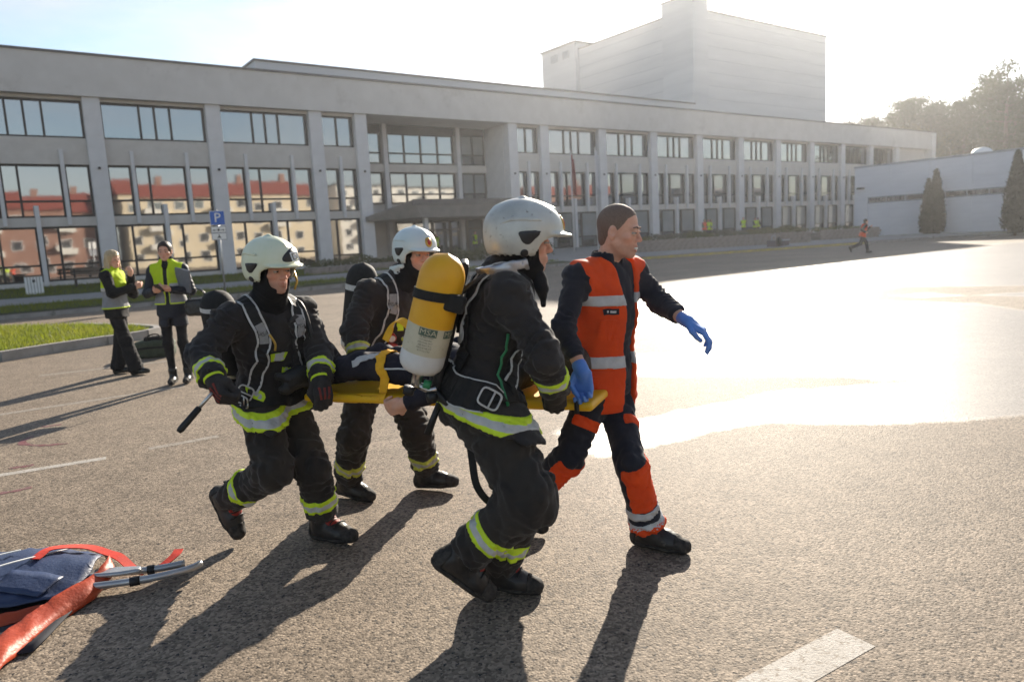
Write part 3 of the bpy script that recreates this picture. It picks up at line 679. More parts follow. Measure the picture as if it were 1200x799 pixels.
def half_bay(x0, x1):
    m = (x0+x1)/2
    window(x0, x1, T0, T1, [m], [])
    box('spandrel', hall, x0, x1, WY-0.22, WY+0.1, M1, T0, 'spandrel'); box('lintel', hall, x0, x1, WY-0.22, WY+0.1, T1, SOF, 'spandrel')
    window(x0, m-0.06, M0, M1, [], [4.78]); window(m+0.06, x1, M0, M1, [], [4.78]); fin(m, 3.55, 7.35)
    box('floor_band', hall, x0, x1, WY-0.2, WY+0.1, L1, M0, 'spandrel')
    window(x0, x1, L0, L1, [x0+(x1-x0)*.28], [1.2]); box('plinth', hall, x0, x1, WY-0.15, WY+0.1, BASE-0.1, L0, 'concrete')
CW = 0.80
cols_s = [-12, -6, 0, 6, 12, 15, 27, 30]+[36+6*i for i in range(9)]
for s in cols_s: column(s)
low = ['window_glass', 'window_glass', 'window_glass_flat', 'window_glass', 'curtain_glass', 'window_glass']
for i, s in enumerate([-12, -6, 0, 6]): bay(s+CW, s+6)
for i, s in enumerate([30+6*i for i in range(9)]):
    bay(s+CW, s+6, mats_low=['curtain_glass', 'window_glass_flat', 'window_glass_flat'] if i % 2 == 0 else ['window_glass_flat', 'curtain_glass'], mats_mid=['window_glass_flat'])
half_bay(12+CW, 15); half_bay(27+CW, 30)
# end: recessed last bay and the projecting end wall
window(84+CW, 90.2, T0, T1, [86.5, 88.4], [], y=2.0, mats=['window_glass_flat']); box('end_recess', hall, 84+CW, 92.6, 2.1, 2.3, BASE, SOF, 'spandrel')
box('end_wall', hall, 92.6, END, -0.3, 14, BASE, ROOF-0.16, 'cladding')
# mass behind the glass, fascia, coping
box('core', hall, -30, 15.78, WY+0.12, 22, BASE, ROOF-0.3, 'concrete'); box('core', hall, 27.02, 92.5, WY+0.12, 22, BASE, ROOF-0.3, 'concrete')
box('core', hall, 15.78, 27.02, 3.5, 22, BASE, ROOF-0.31, 'concrete')
box('fascia', hall, -30, 92.6, -0.16, 4.0, SOF, ROOF-0.11, 'concrete')
box('coping', hall, -30, END+0.1, -0.24, 3.0, ROOF-0.11, ROOF, 'coping')
box('roof', hall, -30, END, 3.0, 24, ROOF-0.12, ROOF-0.02, 'roof_felt')
up = box('upper_roof', hall, 11, 55, 6.0, 22, ROOF-0.3, 14.15, 'tower_wall'); box('upper_coping', hall, 10.9, 55.1, 5.9, 22.1, 14.15, 14.27, 'coping')
box('wall', hall, -30, -12, 0.05, WY+0.12, BASE, SOF, 'cladding')
# entrance recess
PY = 3.2
rec = box('recess_wall', hall, 15.79, 27.01, PY+0.08, PY+0.2, BASE, SOF-0.01, 'spandrel')
for z0, z1, tr in ((7.30, 9.42, 8.05), (4.55, 6.72, 5.2)):
    window(15.82, 18.2, z0, z1, [], [tr], y=PY); window(18.72, 24.15, z0, z1, [20.05, 21.4, 22.8], [tr], y=PY)
    window(24.75, 26.95, z0, z1 if z1 < 7 else 9.8, [25.85], [tr], y=PY, mats=['window_glass_flat', 'curtain_glass'])
for x in (18.45, 24.45): box('post', hall, x-0.16, x+0.16, PY-0.35, PY+0.08, BASE, SOF-0.005, 'cladding')
box('transom_band', hall, 15.82, 26.98, PY-0.12, PY+0.08, 9.42, SOF-0.02, 'window_frame')
box('floor_band', hall, 15.82, 26.98, PY-0.2, PY+0.08, 6.74, 7.28, 'spandrel')
for sd, xx in ((1, 15.80), (-1, 27.0)):
    jw = box('recess_cheek', hall, xx-0.02 if sd < 0 else xx-0.02, xx+0.02 if sd < 0 else xx+0.02, WY+0.16, PY+0.1, BASE, SOF-0.01, 'concrete')
    zz = SOF-0.02; k = 0
    while zz > BASE+0.1:
        h = 0.62 if k == 0 else 1.33; za = max(BASE, zz-h)
        for ya, yb in ((WY+0.17, 1.9), (1.915, PY-0.01)):
            p = box('panel', None, 0, 0.012, 0, yb-ya, 0, zz-za-0.014, 'cladding')
            p.location = (xx+sd*0.028-jw.location.x, (ya+yb)/2-jw.location.y, (za+zz)/2-jw.location.z); p.parent = jw
        zz = za; k += 1
# entrance doors under the canopy
for i in range(5):
    x = 19.0+i*1.5; d = MB(); d.box(x, x+0.09, PY-0.04, PY+0.05, BASE, 3.3); d.box(x+1.36, x+1.45, PY-0.04, PY+0.05, BASE, 3.3); d.box(x+0.09, x+1.36, PY-0.04, PY+0.05, 3.2, 3.3); d.box(x+0.09, x+1.36, PY-0.04, PY+0.05, BASE, 0.75); d.box(x+0.09, x+1.36, PY-0.036, PY+0.046, 2.55, 2.65)
    dd = d.build('door', 'door_brown', hall); pane(dd, x+0.07, x+1.38, 0.7, 3.22, PY, 'window_glass_flat')
    h = MB().tube([(x+1.2, PY-0.09, 1.3), (x+1.2, PY-0.09, 1.75)], 0.02, 6).build('handle', 'metal', dd)
# canopy: folded slab, low at the wall and lifted towards its outer edge on the near side
cv = [(15.2, PY, 3.30), (26.6, PY, 3.30), (26.6, -2.4, 3.30), (18.0, -2.4, 3.30), (15.2, PY, 3.62), (26.6, PY, 4.3), (26.6, -2.4, 4.42), (17.4, -2.4, 4.42), (15.2, -0.2, 3.55), (15.2, -0.2, 3.25)]
can = mesh_obj('canopy', cv, [(4, 8, 7, 6, 5), (0, 1, 2, 3, 9), (9, 3, 7, 8), (3, 2, 6, 7), (2, 1, 5, 6), (0, 9, 8, 4), (1, 0, 4, 5)], 'canopy', hall, smooth=False)
edge = MB(); edge.box(17.36, 26.64, -2.46, -2.405, 4.08, 4.46); edge.build('canopy_edge', 'coping', can)
for x in (18.6, 26.0): box('canopy_post', hall, x-0.14, x+0.14, -1.9, -1.62, BASE, 3.31, 'cladding')
steps = MB(); steps.box(16.5, 26.5, -3.2, PY, 0.2, 0.55); steps.box(16.2, 26.8, -3.6, -3.21, 0.2, 0.45); steps.build('entrance_steps', 'paving', hall)
# tower
tw = empty('tower', (0, 0, 0)); tw.parent = hall
box('tower_wall', tw, 62.2, 89.2, 12.0, 32.2, ROOF-0.3, 26.0, 'tower_wall')
for x0, x1, y0, y1, z in ((62.1, 89.3, 11.9, 32.3, 26.0),): box('tower_coping', tw, x0, x1, y0, y1, z, z+0.16, 'coping')
box('corner_shaft', tw, 62.0, 64.6, 11.8, 16.3, ROOF-0.3, 27.5, 'tower_wall'); box('shaft_coping', tw, 61.9, 64.7, 11.7, 16.4, 27.5, 27.65, 'coping')
box('rear_turret', tw, 61.6, 64.6, 31.0, 38.0, ROOF-0.3, 26.9, 'tower_wall'); box('turret_coping', tw, 61.4, 64.8, 30.8, 38.2, 26.9, 27.1, 'coping')
for y in (32.2, 34.6): box('vent', tw, 61.55, 61.62, y, y+1.4, 25.2, 26.2, 'metal_trim')
box('vent', tw, 62.3, 63.6, 30.93, 31.0, 25.4, 26.2, 'metal_trim')
mesh_obj('roof_light', [(66, 18, 26.1), (70, 18, 26.1), (70, 24, 26.1), (66, 24, 26.1), (68, 21, 28.2)], [(0, 1, 4), (1, 2, 4), (2, 3, 4), (3, 0, 4), (0, 3, 2, 1)], 'tower_wall', tw, smooth=False)
for k in range(1, 9):                      # courses of the tower cladding
    z = ROOF+1.4+k*1.45; box('course_joint', tw, 62.17, 89.23, 11.97, 32.23, z, z+0.03, 'metal_trim')

# ------------------------------------------------------------------ low metal-clad building on the right, at a right angle to the long one
c0 = sn(57.0, 9.7)
shed = empty('low_metal_building', (c0[0], c0[1], 0), BRZ-math.pi/2)        # local x runs towards the camera side, local y is out to the right... (into the building)
tag(shed, 'low pale blue metal-clad building with a ribbon window and flat roof', 'building')
SL = 46.0
box('wall', shed, 0.02, SL, 0.09, 18, 0.0, 6.1, 'metal_cladding')
rows = [(0.12, 1.75), (1.75, 3.02), (3.55, 4.55), (4.55, 6.1)]
for r, (za, zb) in enumerate(rows):
    x = 0.0; k = 0
    while x < SL-0.1:
        w = 3.1; xb = min(SL, x+w)
        if r in (0, 1) and x < 0.1: x0 = 1.15
        else: x0 = x
        box('panel', shed, x0+0.010, xb-0.010, 0.0 if r > 1 else 0.06, 0.09, za+0.010, zb-0.010, 'metal_cladding'); x = xb
box('panel', shed, 0.0, 1.12, 0.0, 0.09, 0.1, 2.35, 'metal_cladding'); box('panel', shed, 0.0, 1.12, 0.0, 0.09, 2.36, 3.54, 'metal_cladding')
box('panel', shed, -0.02, 0.09, 0.1, 18, 0.1, 6.1, 'metal_cladding')
x = 1.2
rb = MB(); rb.box(1.15, SL, 0.02, 0.085, 3.02, 3.10); rb.box(1.15, SL, 0.02, 0.085, 3.47, 3.55); k = 0
while x < SL: rb.box(x-0.03, x+0.03, 0.024, 0.081, 3.10, 3.47); x += 1.55
rw = rb.build('ribbon_window', 'metal_trim', shed); x = 1.2
while x < SL-1.6: box('pane', rw, x+0.03, x+1.52, 0.05, 0.07, 3.10, 3.47, 'window_glass_flat'); x += 1.55
box('roof_edge', shed, -0.06, SL+0.06, -0.05, 18.1, 6.1, 6.24, 'metal_trim')
lamp = box('wall_lamp', shed, 0.4, 0.9, -0.42, 0.0, 4.28, 4.42, 'window_frame')
dm, df = lathe_np([(0, 0.9), (0.3, 0.85), (0.6, 0.6), (0.75, 0.25), (0.78, 0.0)], 16, (8.0, 5.0, 6.24)); mesh_obj('roof_dome', dm, df, 'sign_white', shed)
structure(quad_strip('grass_verge', [(53.35, 19, 0.17), (53.35, 40, 0.17)], [(56.95, 9.9, 0.2), (56.95, 40, 0.2)], 'grass_soil'))
kk = verge_poly([(53.5, 19), (53.5, 40), (56.8, 40), (56.8, 11)]); grass('verge_grass', kk, 9000, 0.16, 9, lambda P: np.full(len(P), 0.17), 'thin grass strip along the foot of the low metal building')

# ------------------------------------------------------------------ blocks across the street behind the camera; they show as reflections in the glass
def apartment(x, y, rz, L, D, H, wall, roof, label, floors, nb, gable=True):
    e = tag(empty('apartment_block', (x, y, 0), rz), label, 'building')
    box('wall', e, -L/2, L/2, -D/2, D/2, 0, H, wall)
    if gable:
        V = [(-L/2-.4, -D/2-.4, H), (L/2+.4, -D/2-.4, H), (L/2+.4, D/2+.4, H), (-L/2-.4, D/2+.4, H), (-L/2-.4, 0, H+3), (L/2+.4, 0, H+3)]
        rf = mesh_obj('roof', V, [(0, 1, 5, 4), (2, 3, 4, 5), (0, 4, 3), (1, 2, 5), (0, 3, 2, 1)], roof, e, smooth=False)
        for cx in (-L*.3, L*.1, L*.35): box('chimney', rf, cx-.5, cx+.5, -.5, .5, H+2, H+4.2, 'brick_red')
    else: box('roof', e, -L/2-.3, L/2+.3, -D/2-.3, D/2+.3, H, H+.4, roof)
    fh = H/floors
    for fl in range(floors):
        for i in range(nb):
            cx = -L/2+(i+.5)*L/nb
            w = box('window', e, cx-.8, cx+.8, D/2+0.003, D/2+.07, fl*fh+.9, fl*fh+2.3, 'sign_white'); 
            p = box('pane', None, -.68, .68, -.01, .01, -.58, .58, 'window_glass_flat'); p.location = (0, 0.04, 0); p.parent = w
        if fl and nb > 5:
            for i in range(1, nb, 3): cx = -L/2+(i+.5)*L/nb; box('balcony', e, cx-1.5, cx+1.5, D/2+.075, D/2+1.2, fl*fh-.1, fl*fh+.9, 'plaster_white')
    return e
AR = BRZ
for (s, n, L_, H_, wall, roof, lb, fl, nb, g) in [
    (32, 96, 34, 12.0, 'plaster_cream', 'roof_tile', 'cream apartment block with red gable roof mirrored in the facade windows', 4, 10, True),
    (74, 104, 36, 14.5, 'plaster_white', 'roof_felt', 'white flat-roofed apartment block mirrored in the facade windows', 5, 11, False),
    (112, 92, 26, 11.0, 'brick_red', 'roof_tile', 'red brick apartment block mirrored in the facade windows', 3, 8, True),
    (2, 100, 20, 10.5, 'brick_red', 'roof_tile', 'short brick house with gable roof mirrored in the facade windows', 3, 6, True)]:
    q = sn(s, n); apartment(q[0], q[1], BRZ, L_, 12, H_, wall, roof, lb, fl, nb, g)
# ------------------------------------------------------------------ planting and street furniture
def w3(s, n, z=0.0): q = sn(s, n); return np.array([q[0], q[1], z])
# raised terrace planters: rubble walls, every stone its own, hedge above
def planter(sa, na, sb, nb_, depth, zb, zt, label, seed):
    rs = random.Random(seed); a = w3(sa, na); b = w3(sb, nb_); L = np.linalg.norm(b-a); d = (b-a)/L
    root = tag(empty('stone_planter', (a[0], a[1], 0), math.atan2(d[1], d[0])), label, 'planter')
    box('core', root, 0.05, L-0.05, 0.09, depth, zb-0.2, zt-0.03, 'rubble_stone')
    mes = [box_mesh(w, 0.16, h, 'rubble_stone') for w in (0.34, 0.46, 0.6) for h in (0.17, 0.2)]
    z = zb-0.05; n = 0
    while z < zt-0.05:
        x = rs.uniform(-0.2, 0)
        while x < L:
            k = rs.randrange(6); w = (0.34, 0.34, 0.46, 0.46, 0.6, 0.6)[k]
            if x+w <= L+0.15 and n < 290:
                o = bpy.data.objects.new('stone', mes[k]); o.location = (x+w/2, 0.08+rs.uniform(-0.03, 0.03), z+0.1); o.rotation_euler = (rs.uniform(-.06, .06), rs.uniform(-.05, .05), rs.uniform(-.06, .06)); link(o, root); n += 1
            x += w+0.02
        z += 0.205
    return root, a, d, L
def hedge(name, a, b, width, z0, z1, n, size, mat, label, seed, group=None):
    rs = np.random.RandomState(seed); a = np.array(a); b = np.array(b); L = np.linalg.norm(b-a); d = (b-a)/L; nn = np.array([-d[1], d[0], 0])
    root = tag(empty(name, (a[0], a[1], z0)), label, 'hedge', group)
    t = rs.uniform(0, L, n); v = rs.uniform(-1, 1, n); h = rs.uniform(0, 1, n)**0.6
    top = (0.72+0.28*np.sin(t*1.9+seed)*np.sin(t*0.7+1.3*seed)); h = h*top*np.sqrt(np.clip(1-0.45*v*v, 0, 1))
    P = d[None]*t[:, None]+nn[None]*(v*width/2)[:, None]; P[:, 2] += h*(z1-z0)
    V, Fc = leaf_cloud(P, size, seed, up=0.5)
    mesh_obj('foliage', V, Fc, mat, root, smooth=False)
    st = MB()
    for i in range(int(L/0.5)+1):
        p = d*min(L, i*0.5+0.1); st.tube([p, p+np.array([0, 0, (z1-z0)*0.6])], 0.02, 5)
    st.build('stems', 'bark', root)
    return root
_, pa, pd, pl = planter(28.6, 9.6, 43.4, 14.0, 2.4, 0.30, 1.02, 'long rubble stone planter with clipped shrubs beside the yellow kerb', 2)
nn_ = np.array([-pd[1], pd[0], 0])
hm = ['hedge_leaf_ochre', 'hedge_leaf_grey', 'hedge_leaf', 'hedge_leaf_grey', 'hedge_leaf_ochre', 'hedge_leaf']
for i in range(6):
    p = pa+nn_*0.95+pd*(0.15+pl/6*i); q = p+pd*(pl/6-0.2)
    hedge('low_shrub', p, q, 1.4, 0.98, 1.5, 1500, 0.13, hm[i], ['ochre shrub in the stone planter at its end by the forecourt', 'greyish shrub in the stone planter, second from the forecourt end', 'green shrub in the stone planter, third from the forecourt end', 'greyish shrub in the stone planter behind the stacked equipment', 'ochre shrub in the stone planter, second from its far end', 'green shrub in the stone planter at its far end'][i], 20+i, 'shrubs in the stone planter')
planter(46.0, 13.2, 51.5, 14.8, 2.0, 0.30, 0.92, 'short rubble stone planter at the corner of the low metal building', 4)
hedge('low_shrub', w3(46.2, 12.2), w3(51.3, 13.8), 1.2, 0.9, 1.35, 1300, 0.12, 'hedge_leaf', 'green shrub in the short planter by the low metal building', 31)
# clipped hedges in front of the left wing and the entrance
hedge('box_hedge', w3(9.2, 5.2), w3(15.2, 4.2), 1.3, 0.4, 1.25, 4200, 0.12, 'hedge_leaf', 'clipped green hedge at the foot of the columns left of the entrance', 33)
hedge('box_hedge', w3(18.2, 5.6), w3(26.0, 5.2), 1.5, 0.36, 1.6, 5200, 0.14, 'hedge_leaf', 'green bushes in front of the entrance canopy', 34)
_, fa, fdv, fl_ = planter(8.6, 7.6, 15.8, 6.4, 1.2, 0.33, 0.72, 'low stone edging wall below the clipped hedge', 8)

# thujas by the metal building
def thuja(pos, h, r, label, seed, forks=((0, 0, 1.0, 1.0),)):
    rs = np.random.RandomState(seed); root = tag(empty('thuja_tree', pos), label, 'tree', 'thujas by the metal building'); P = []
    for dx, dy, hh, rr in forks:
        n = int(7000*hh*rr); z = rs.uniform(0.02, 1, n)**0.9; a = rs.uniform(0, 2*math.pi, n)
        prof = np.where(z < 0.2, 0.80+z, 1.0)*(1-z**1.7)**0.85
        rad = r*rr*prof*(0.78+0.22*rs.uniform(0, 1, n)**0.5)*(1+0.10*np.sin(a*5+z*14)+0.08*np.sin(a*9-z*23))
        P.append(np.stack([dx+rad*np.cos(a), dy+rad*np.sin(a), 0.12+z*h*hh], 1))
    P = np.concatenate(P); V, Fc = leaf_cloud(P, 0.20, seed, up=1.4)
    mesh_obj('crown', V, Fc, 'thuja_leaf', root, smooth=False)
    core = []
    mb = MB()
    for dx, dy, hh, rr in forks: mb.tube([(dx, dy, 0.1), (dx, dy, h*hh*0.2), (dx, dy, h*hh*0.6), (dx, dy, h*hh*0.93)], [r*rr*0.55, r*rr*0.68, r*rr*0.45, 0.03], 10)
    mb.build('inner_branches', 'thuja_leaf', root, smooth=True)
    MB().tube([(0, 0, -0.2), (0, 0, h*0.5)], 0.09, 7).build('trunk', 'bark', root)
thuja((33.6, 57.4, 0.1), 4.9, 0.82, 'forked dark green thuja against the low metal building, the shorter one', 41, ((0.1, 0, 1.0, 0.85), (-0.42, 0.1, 0.86, 0.72)))
thuja((35.3, 50.6, 0.1), 5.45, 0.86, 'tall pointed dark green thuja against the low metal building', 42)

# wood behind: pines and autumn trees, each one its own
def tree_meshes(seed, kind):
    rs = np.random.RandomState(seed); rr = random.Random(seed); P = []
    if kind == 'pine':
        H = 17; tr = MB().tube([(0, 0, -0.5), (0.1, 0.05, H*.5), (0.05, 0.1, H*.93)], [0.26, 0.19, 0.05], 7)
        for i in range(30):
            z = H*(0.38+0.6*rs.uniform()); L = (1-((z/H-0.38)/0.62)**1.6)*3.0*rs.uniform(0.6, 1.15)+0.5; a = rs.uniform(0, 6.28)
            e = np.array([math.cos(a)*L, math.sin(a)*L, z+L*0.25]); tr.tube([(0, 0, z), e], [0.06, 0.02], 4)
            for c in range(3):
                ctr = np.array([0, 0, z])*(1-(0.45+0.28*c))+e*(0.45+0.28*c); P.append(ctr+rs.normal(size=(46, 3))*np.array([.55, .55, .30]))
        return np.concatenate(P), tr, 0.42
    H = 13; tr = MB().tube([(0, 0, -0.5), (0.2, 0.1, H*.4), (0.1, 0.3, H*.85)], [0.22, 0.15, 0.04], 7)
    for i in range(34):
        z = H*(0.28+0.68*rs.uniform()); L = (1-abs((z/H-0.55)/0.5)**2)*2.7*rs.uniform(0.6, 1.1)+0.6; a = rs.uniform(0, 6.28)
        e = np.array([math.cos(a)*L, math.sin(a)*L, z+L*0.5]); tr.tube([(0.1, 0.1, z), e], [0.05, 0.015], 4)
        for c in range(3):
            ctr = np.array([0, 0, z])*(1-(0.5+0.25*c))+e*(0.5+0.25*c); P.append(ctr+rs.normal(size=(40, 3))*np.array([.6, .6, .5]))
    return np.concatenate(P), tr, 0.34
protos = []
for sd, kd, lm, bm in ((1, 'pine', 'pine_leaf', 'bark'), (2, 'pine', 'pine_leaf', 'bark'), (3, 'leaf', 'autumn_leaf', 'birch_bark'), (4, 'leaf', 'pine_leaf', 'bark')):
    P, tr, sz = tree_meshes(sd, kd); V, Fc = leaf_cloud(P, sz, sd)
    protos.append((mesh_np('crown', V, Fc, lm, False), mesh_np('trunk', np.array(tr.V), tr.F, bm, True), kd))
rs_ = random.Random(5)
TL = ['dark green pine standing in the wood beyond the low metal building', 'bushy dark green pine standing in the wood beyond the low metal building', 'yellowing broadleaf tree in the wood beyond the low metal building', 'dull green broadleaf tree in the wood beyond the low metal building']
def put_tree(x, y, z, k, sc):
    e = tag(empty('pine_tree' if protos[k][2] == 'pine' else 'broadleaf_tree', (x, y, z), rs_.uniform(0, 6.28)), TL[k], 'tree', 'trees of the wood behind'); e.scale = (sc*rs_.uniform(.9, 1.15), sc*rs_.uniform(.9, 1.15), sc)
    for me, nm in ((protos[k][0], 'crown'), (protos[k][1], 'trunk')): link(bpy.data.objects.new(nm, me), e)
for i in range(56):
    t = i/55; a = R(24.5+15.5*t+rs_.uniform(-.4, .4)); d = 128+rs_.uniform(-10, 18)-10*t
    put_tree(d*math.sin(a), d*math.cos(a), 0, rs_.choice([0, 0, 1, 1, 2, 3, 2]), rs_.uniform(0.92, 1.14)*(0.98+0.10*t)*(1.25 if False else 1.0))
# bare trees near the tower corner
def bare_tree(pos, h, label, seed):
    rs = random.Random(seed); root = tag(empty('bare_tree', pos), label, 'tree', 'bare trees beside the tower'); mb = MB(); tk = MB()
    tk.tube([(0, 0, -0.3), (0.1, 0, h*.35), (0.15, 0.1, h*.6)], [h*.016, h*.011, h*.006], 7)
    def br(p, d, L, r, lv):
        q = p+d*L*.5+np.array([rs.uniform(-.06, .06)*L, rs.uniform(-.06, .06)*L, .03*L]); e = p+d*L+np.array([0, 0, .06*L]); mb.tube([p, q, e], [r, r*.75, r*.45], 4, False)
        if lv == 0: return
        for k in range(4):
            t = rs.uniform(.35, 1.0); nd = unit(d*0.9+np.array([rs.uniform(-1, 1), rs.uniform(-1, 1), rs.uniform(-.15, .9)])*.75); br(p+(e-p)*t, nd, L*rs.uniform(.45, .65), r*.5, lv-1)
    for k in range(11):
        z = h*rs.uniform(.28, .6); a = rs.uniform(0, 6.28); br(np.array([.1, .05, z]), unit([math.cos(a)*.7, math.sin(a)*.7, rs.uniform(.6, 1.3)]), h*rs.uniform(.22, .34), h*.0045, 3)
    mb.build('branches', 'birch_bark', root); tk.build('trunk', 'birch_bark', root)
for i, (px, py, hh) in enumerate([(55.5, 118, 25), (58.5, 119, 23), (61.5, 120, 21)]):
    bare_tree((px, py, 0), hh*0.92, ['tall bare tree beside the tower, the one closest to its corner', 'middle bare tree of three beside the tower', 'shortest bare tree of three beside the tower'][i], 50+i)

# ------------------------------------------------------------------ parking sign on its pole
sg = tag(empty('parking_sign', (-10.15, 26.0, 0.05), R(20)), 'blue and white parking sign with two small plates on a metal pole', 'sign')
MB().tube([(0, 0, -0.1), (0, 0, 3.10)], 0.035, 10).build('pole', 'galvanised', sg, smooth=True)
def plate(z, w, h, mat, border=None):
    p = box('plate', sg, -w/2, w/2, -0.065, -0.045, z-h/2, z+h/2, mat)
    if border: box('back_plate', sg, -w/2-0.02, w/2+0.02, -0.044, -0.036, z-h/2-0.02, z+h/2+0.02, border)
    return p
p1 = plate(2.83, 0.46, 0.46, 'sign_blue', 'sign_white'); p2 = plate(2.43, 0.46, 0.19, 'sign_white', 'metal_trim'); p3 = plate(2.19, 0.46, 0.21, 'sign_white', 'metal_trim')
def flat_text(s, size, parent, x, y, z, mat, name='lettering', sx=1.0):
    V, Fc = text_np(s, size); W = np.stack([V[:, 0]*sx+x, np.full(len(V), y), V[:, 1]+z], 1)
    return mesh_obj(name, W, Fc, mat, parent, smooth=False)
t = flat_text('P', 0.46, p1, 0, -0.013, 0.0, 'sign_white')
car = MB(); car.box(-0.035, 0.035, -0.014, -0.011, -0.05, 0.03)
for sx in (-1, 1): car.box(min(sx*0.06, sx*0.15), max(sx*0.06, sx*0.15), -0.014, -0.011, -0.03, -0.01); car.add([(sx*0.20, -0.013, -0.02), (sx*0.14, -0.013, 0.015), (sx*0.14, -0.013, -0.055)], [(0, 1, 2) if sx < 0 else (0, 2, 1)])
car.build('arrow_symbols', 'ink_dark', p2)
ar = MB(); ar.add([(-0.07, -0.013, -0.05), (0.07, -0.013, -0.05), (0.0, -0.013, 0.04)], [(0, 1, 2)]); ar.box(-0.015, 0.015, -0.014, -0.011, 0.03, 0.075); ar.build('warning_symbol', 'ink_dark', p3)

# litter bin with a notice
bn = tag(empty('litter_bin', (-20.2, 31.1, 0.27), R(28)), 'slatted litter bin with a white notice on its front, by the path', 'litter bin')
MB().box(-0.28, 0.28, -0.22, 0.22, 0, 0.78).build('body', 'bin_body', bn)
for i in range(6): box('slat', bn, -0.33+i*0.112, -0.24+i*0.112, -0.27, -0.222, 0.02, 0.84, 'sign_white')
box('slat', bn, -0.33, -0.282, -0.2, 0.2, 0.02, 0.84, 'plaster_cream')
box('rim', bn, -0.34, 0.34, -0.28, 0.28, 0.84, 0.9, 'bin_body'); 
emb = MB(); emb.box(-0.05, 0.05, -0.275, -0.271, 0.6, 0.72); emb.build('emblem', 'ink_dark', bn)

# bench half hidden behind the blonde woman
be = tag(empty('park_bench', (-20.0, 35.2, 0.42), R(36)), 'dark wooden bench on the lawn behind the blonde woman', 'bench')
for i in range(3): box('slat', be, -0.9, 0.9, -0.2+i*0.15, -0.07+i*0.15, 0.43, 0.47, 'door_brown')
for i in range(2): box('slat', be, -0.9, 0.9, 0.27, 0.31, 0.6+i*0.18, 0.74+i*0.18, 'door_brown')
for x in (-0.75, 0.75):
    box('leg', be, x-0.04, x+0.04, -0.18, -0.1, -0.05, 0.43, 'window_frame'); box('leg', be, x-0.04, x+0.04, 0.2, 0.27, -0.05, 0.9, 'window_frame')

# two flagpoles with drooping flags
def flagpole(s, n, h, mat, label, seed):
    q = sn(s, n); e = tag(empty('flagpole', (q[0], q[1], 0.4), BRZ), label, 'flagpole', 'flagpoles before the facade')
    MB().tube([(0, 0, -0.3), (0, 0, h*.5), (0, 0, h)], [0.06, 0.05, 0.03], 8).build('pole', 'cladding', e, smooth=True)
    rs = np.random.RandomState(seed); nu, nv = 9, 16; V = []; Fc = []
    for i in range(nv):
        for j in range(nu):
            v = i/(nv-1); u_ = j/(nu-1); V.append((0.05+u_*0.34*(0.6+.4*v), 0.10*math.sin(u_*9+v*2+seed)*(.3+u_), h-0.15-v*2.6-u_*0.45))
    for i in range(nv-1):
        for j in range(nu-1): a = i*nu+j; Fc.append((a, a+1, a+nu+1, a+nu))
    f = mesh_obj('flag', V, Fc, mat, e)
    so = f.modifiers.new('thickness', 'SOLIDIFY'); so.thickness = 0.01
    return e, f
flagpole(29.4, 4.0, 7.2, 'flag_red', 'flagpole with a drooping dark red and white flag before the facade', 1)
_, fr = flagpole(31.2, 4.6, 7.4, 'flag_white', 'flagpole with a drooping white flag before the facade', 2)
# white stripe across the red flag
# piled hose gear and crates near the planter
eq = tag(empty('equipment_pile', tuple(w3(38.2, 14.6, 0.16)), BRZ+0.25), 'low pile of dark rescue equipment on the pavement by the planter', 'equipment')
box('crate', eq, -1.0, -0.1, -0.3, 0.3, 0, 0.45, 'equipment'); box('crate', eq, 0.05, 1.4, -0.35, 0.35, 0, 0.38, 'equipment', ); box('lid', eq, 0.0, 1.45, -0.4, 0.4, 0.38, 0.46, 'metal_trim')
V, Fc = lathe_np([(0, 0.08), (0.02, 0.34), (0.10, 0.36), (0.18, 0.34), (0.2, 0.08)], 20, (-0.55, -0.42, 0.34), (0, 1, 0)); mesh_obj('hose_reel', V, Fc, 'black_rubber', eq)
V, Fc = tube_np([(-1.0, 0, 0.45), (-0.9, 0, 0.75), (-0.3, 0, 0.75), (-0.2, 0, 0.45)], 0.03, 6); mesh_obj('handle', V, Fc, 'metal_trim', eq)
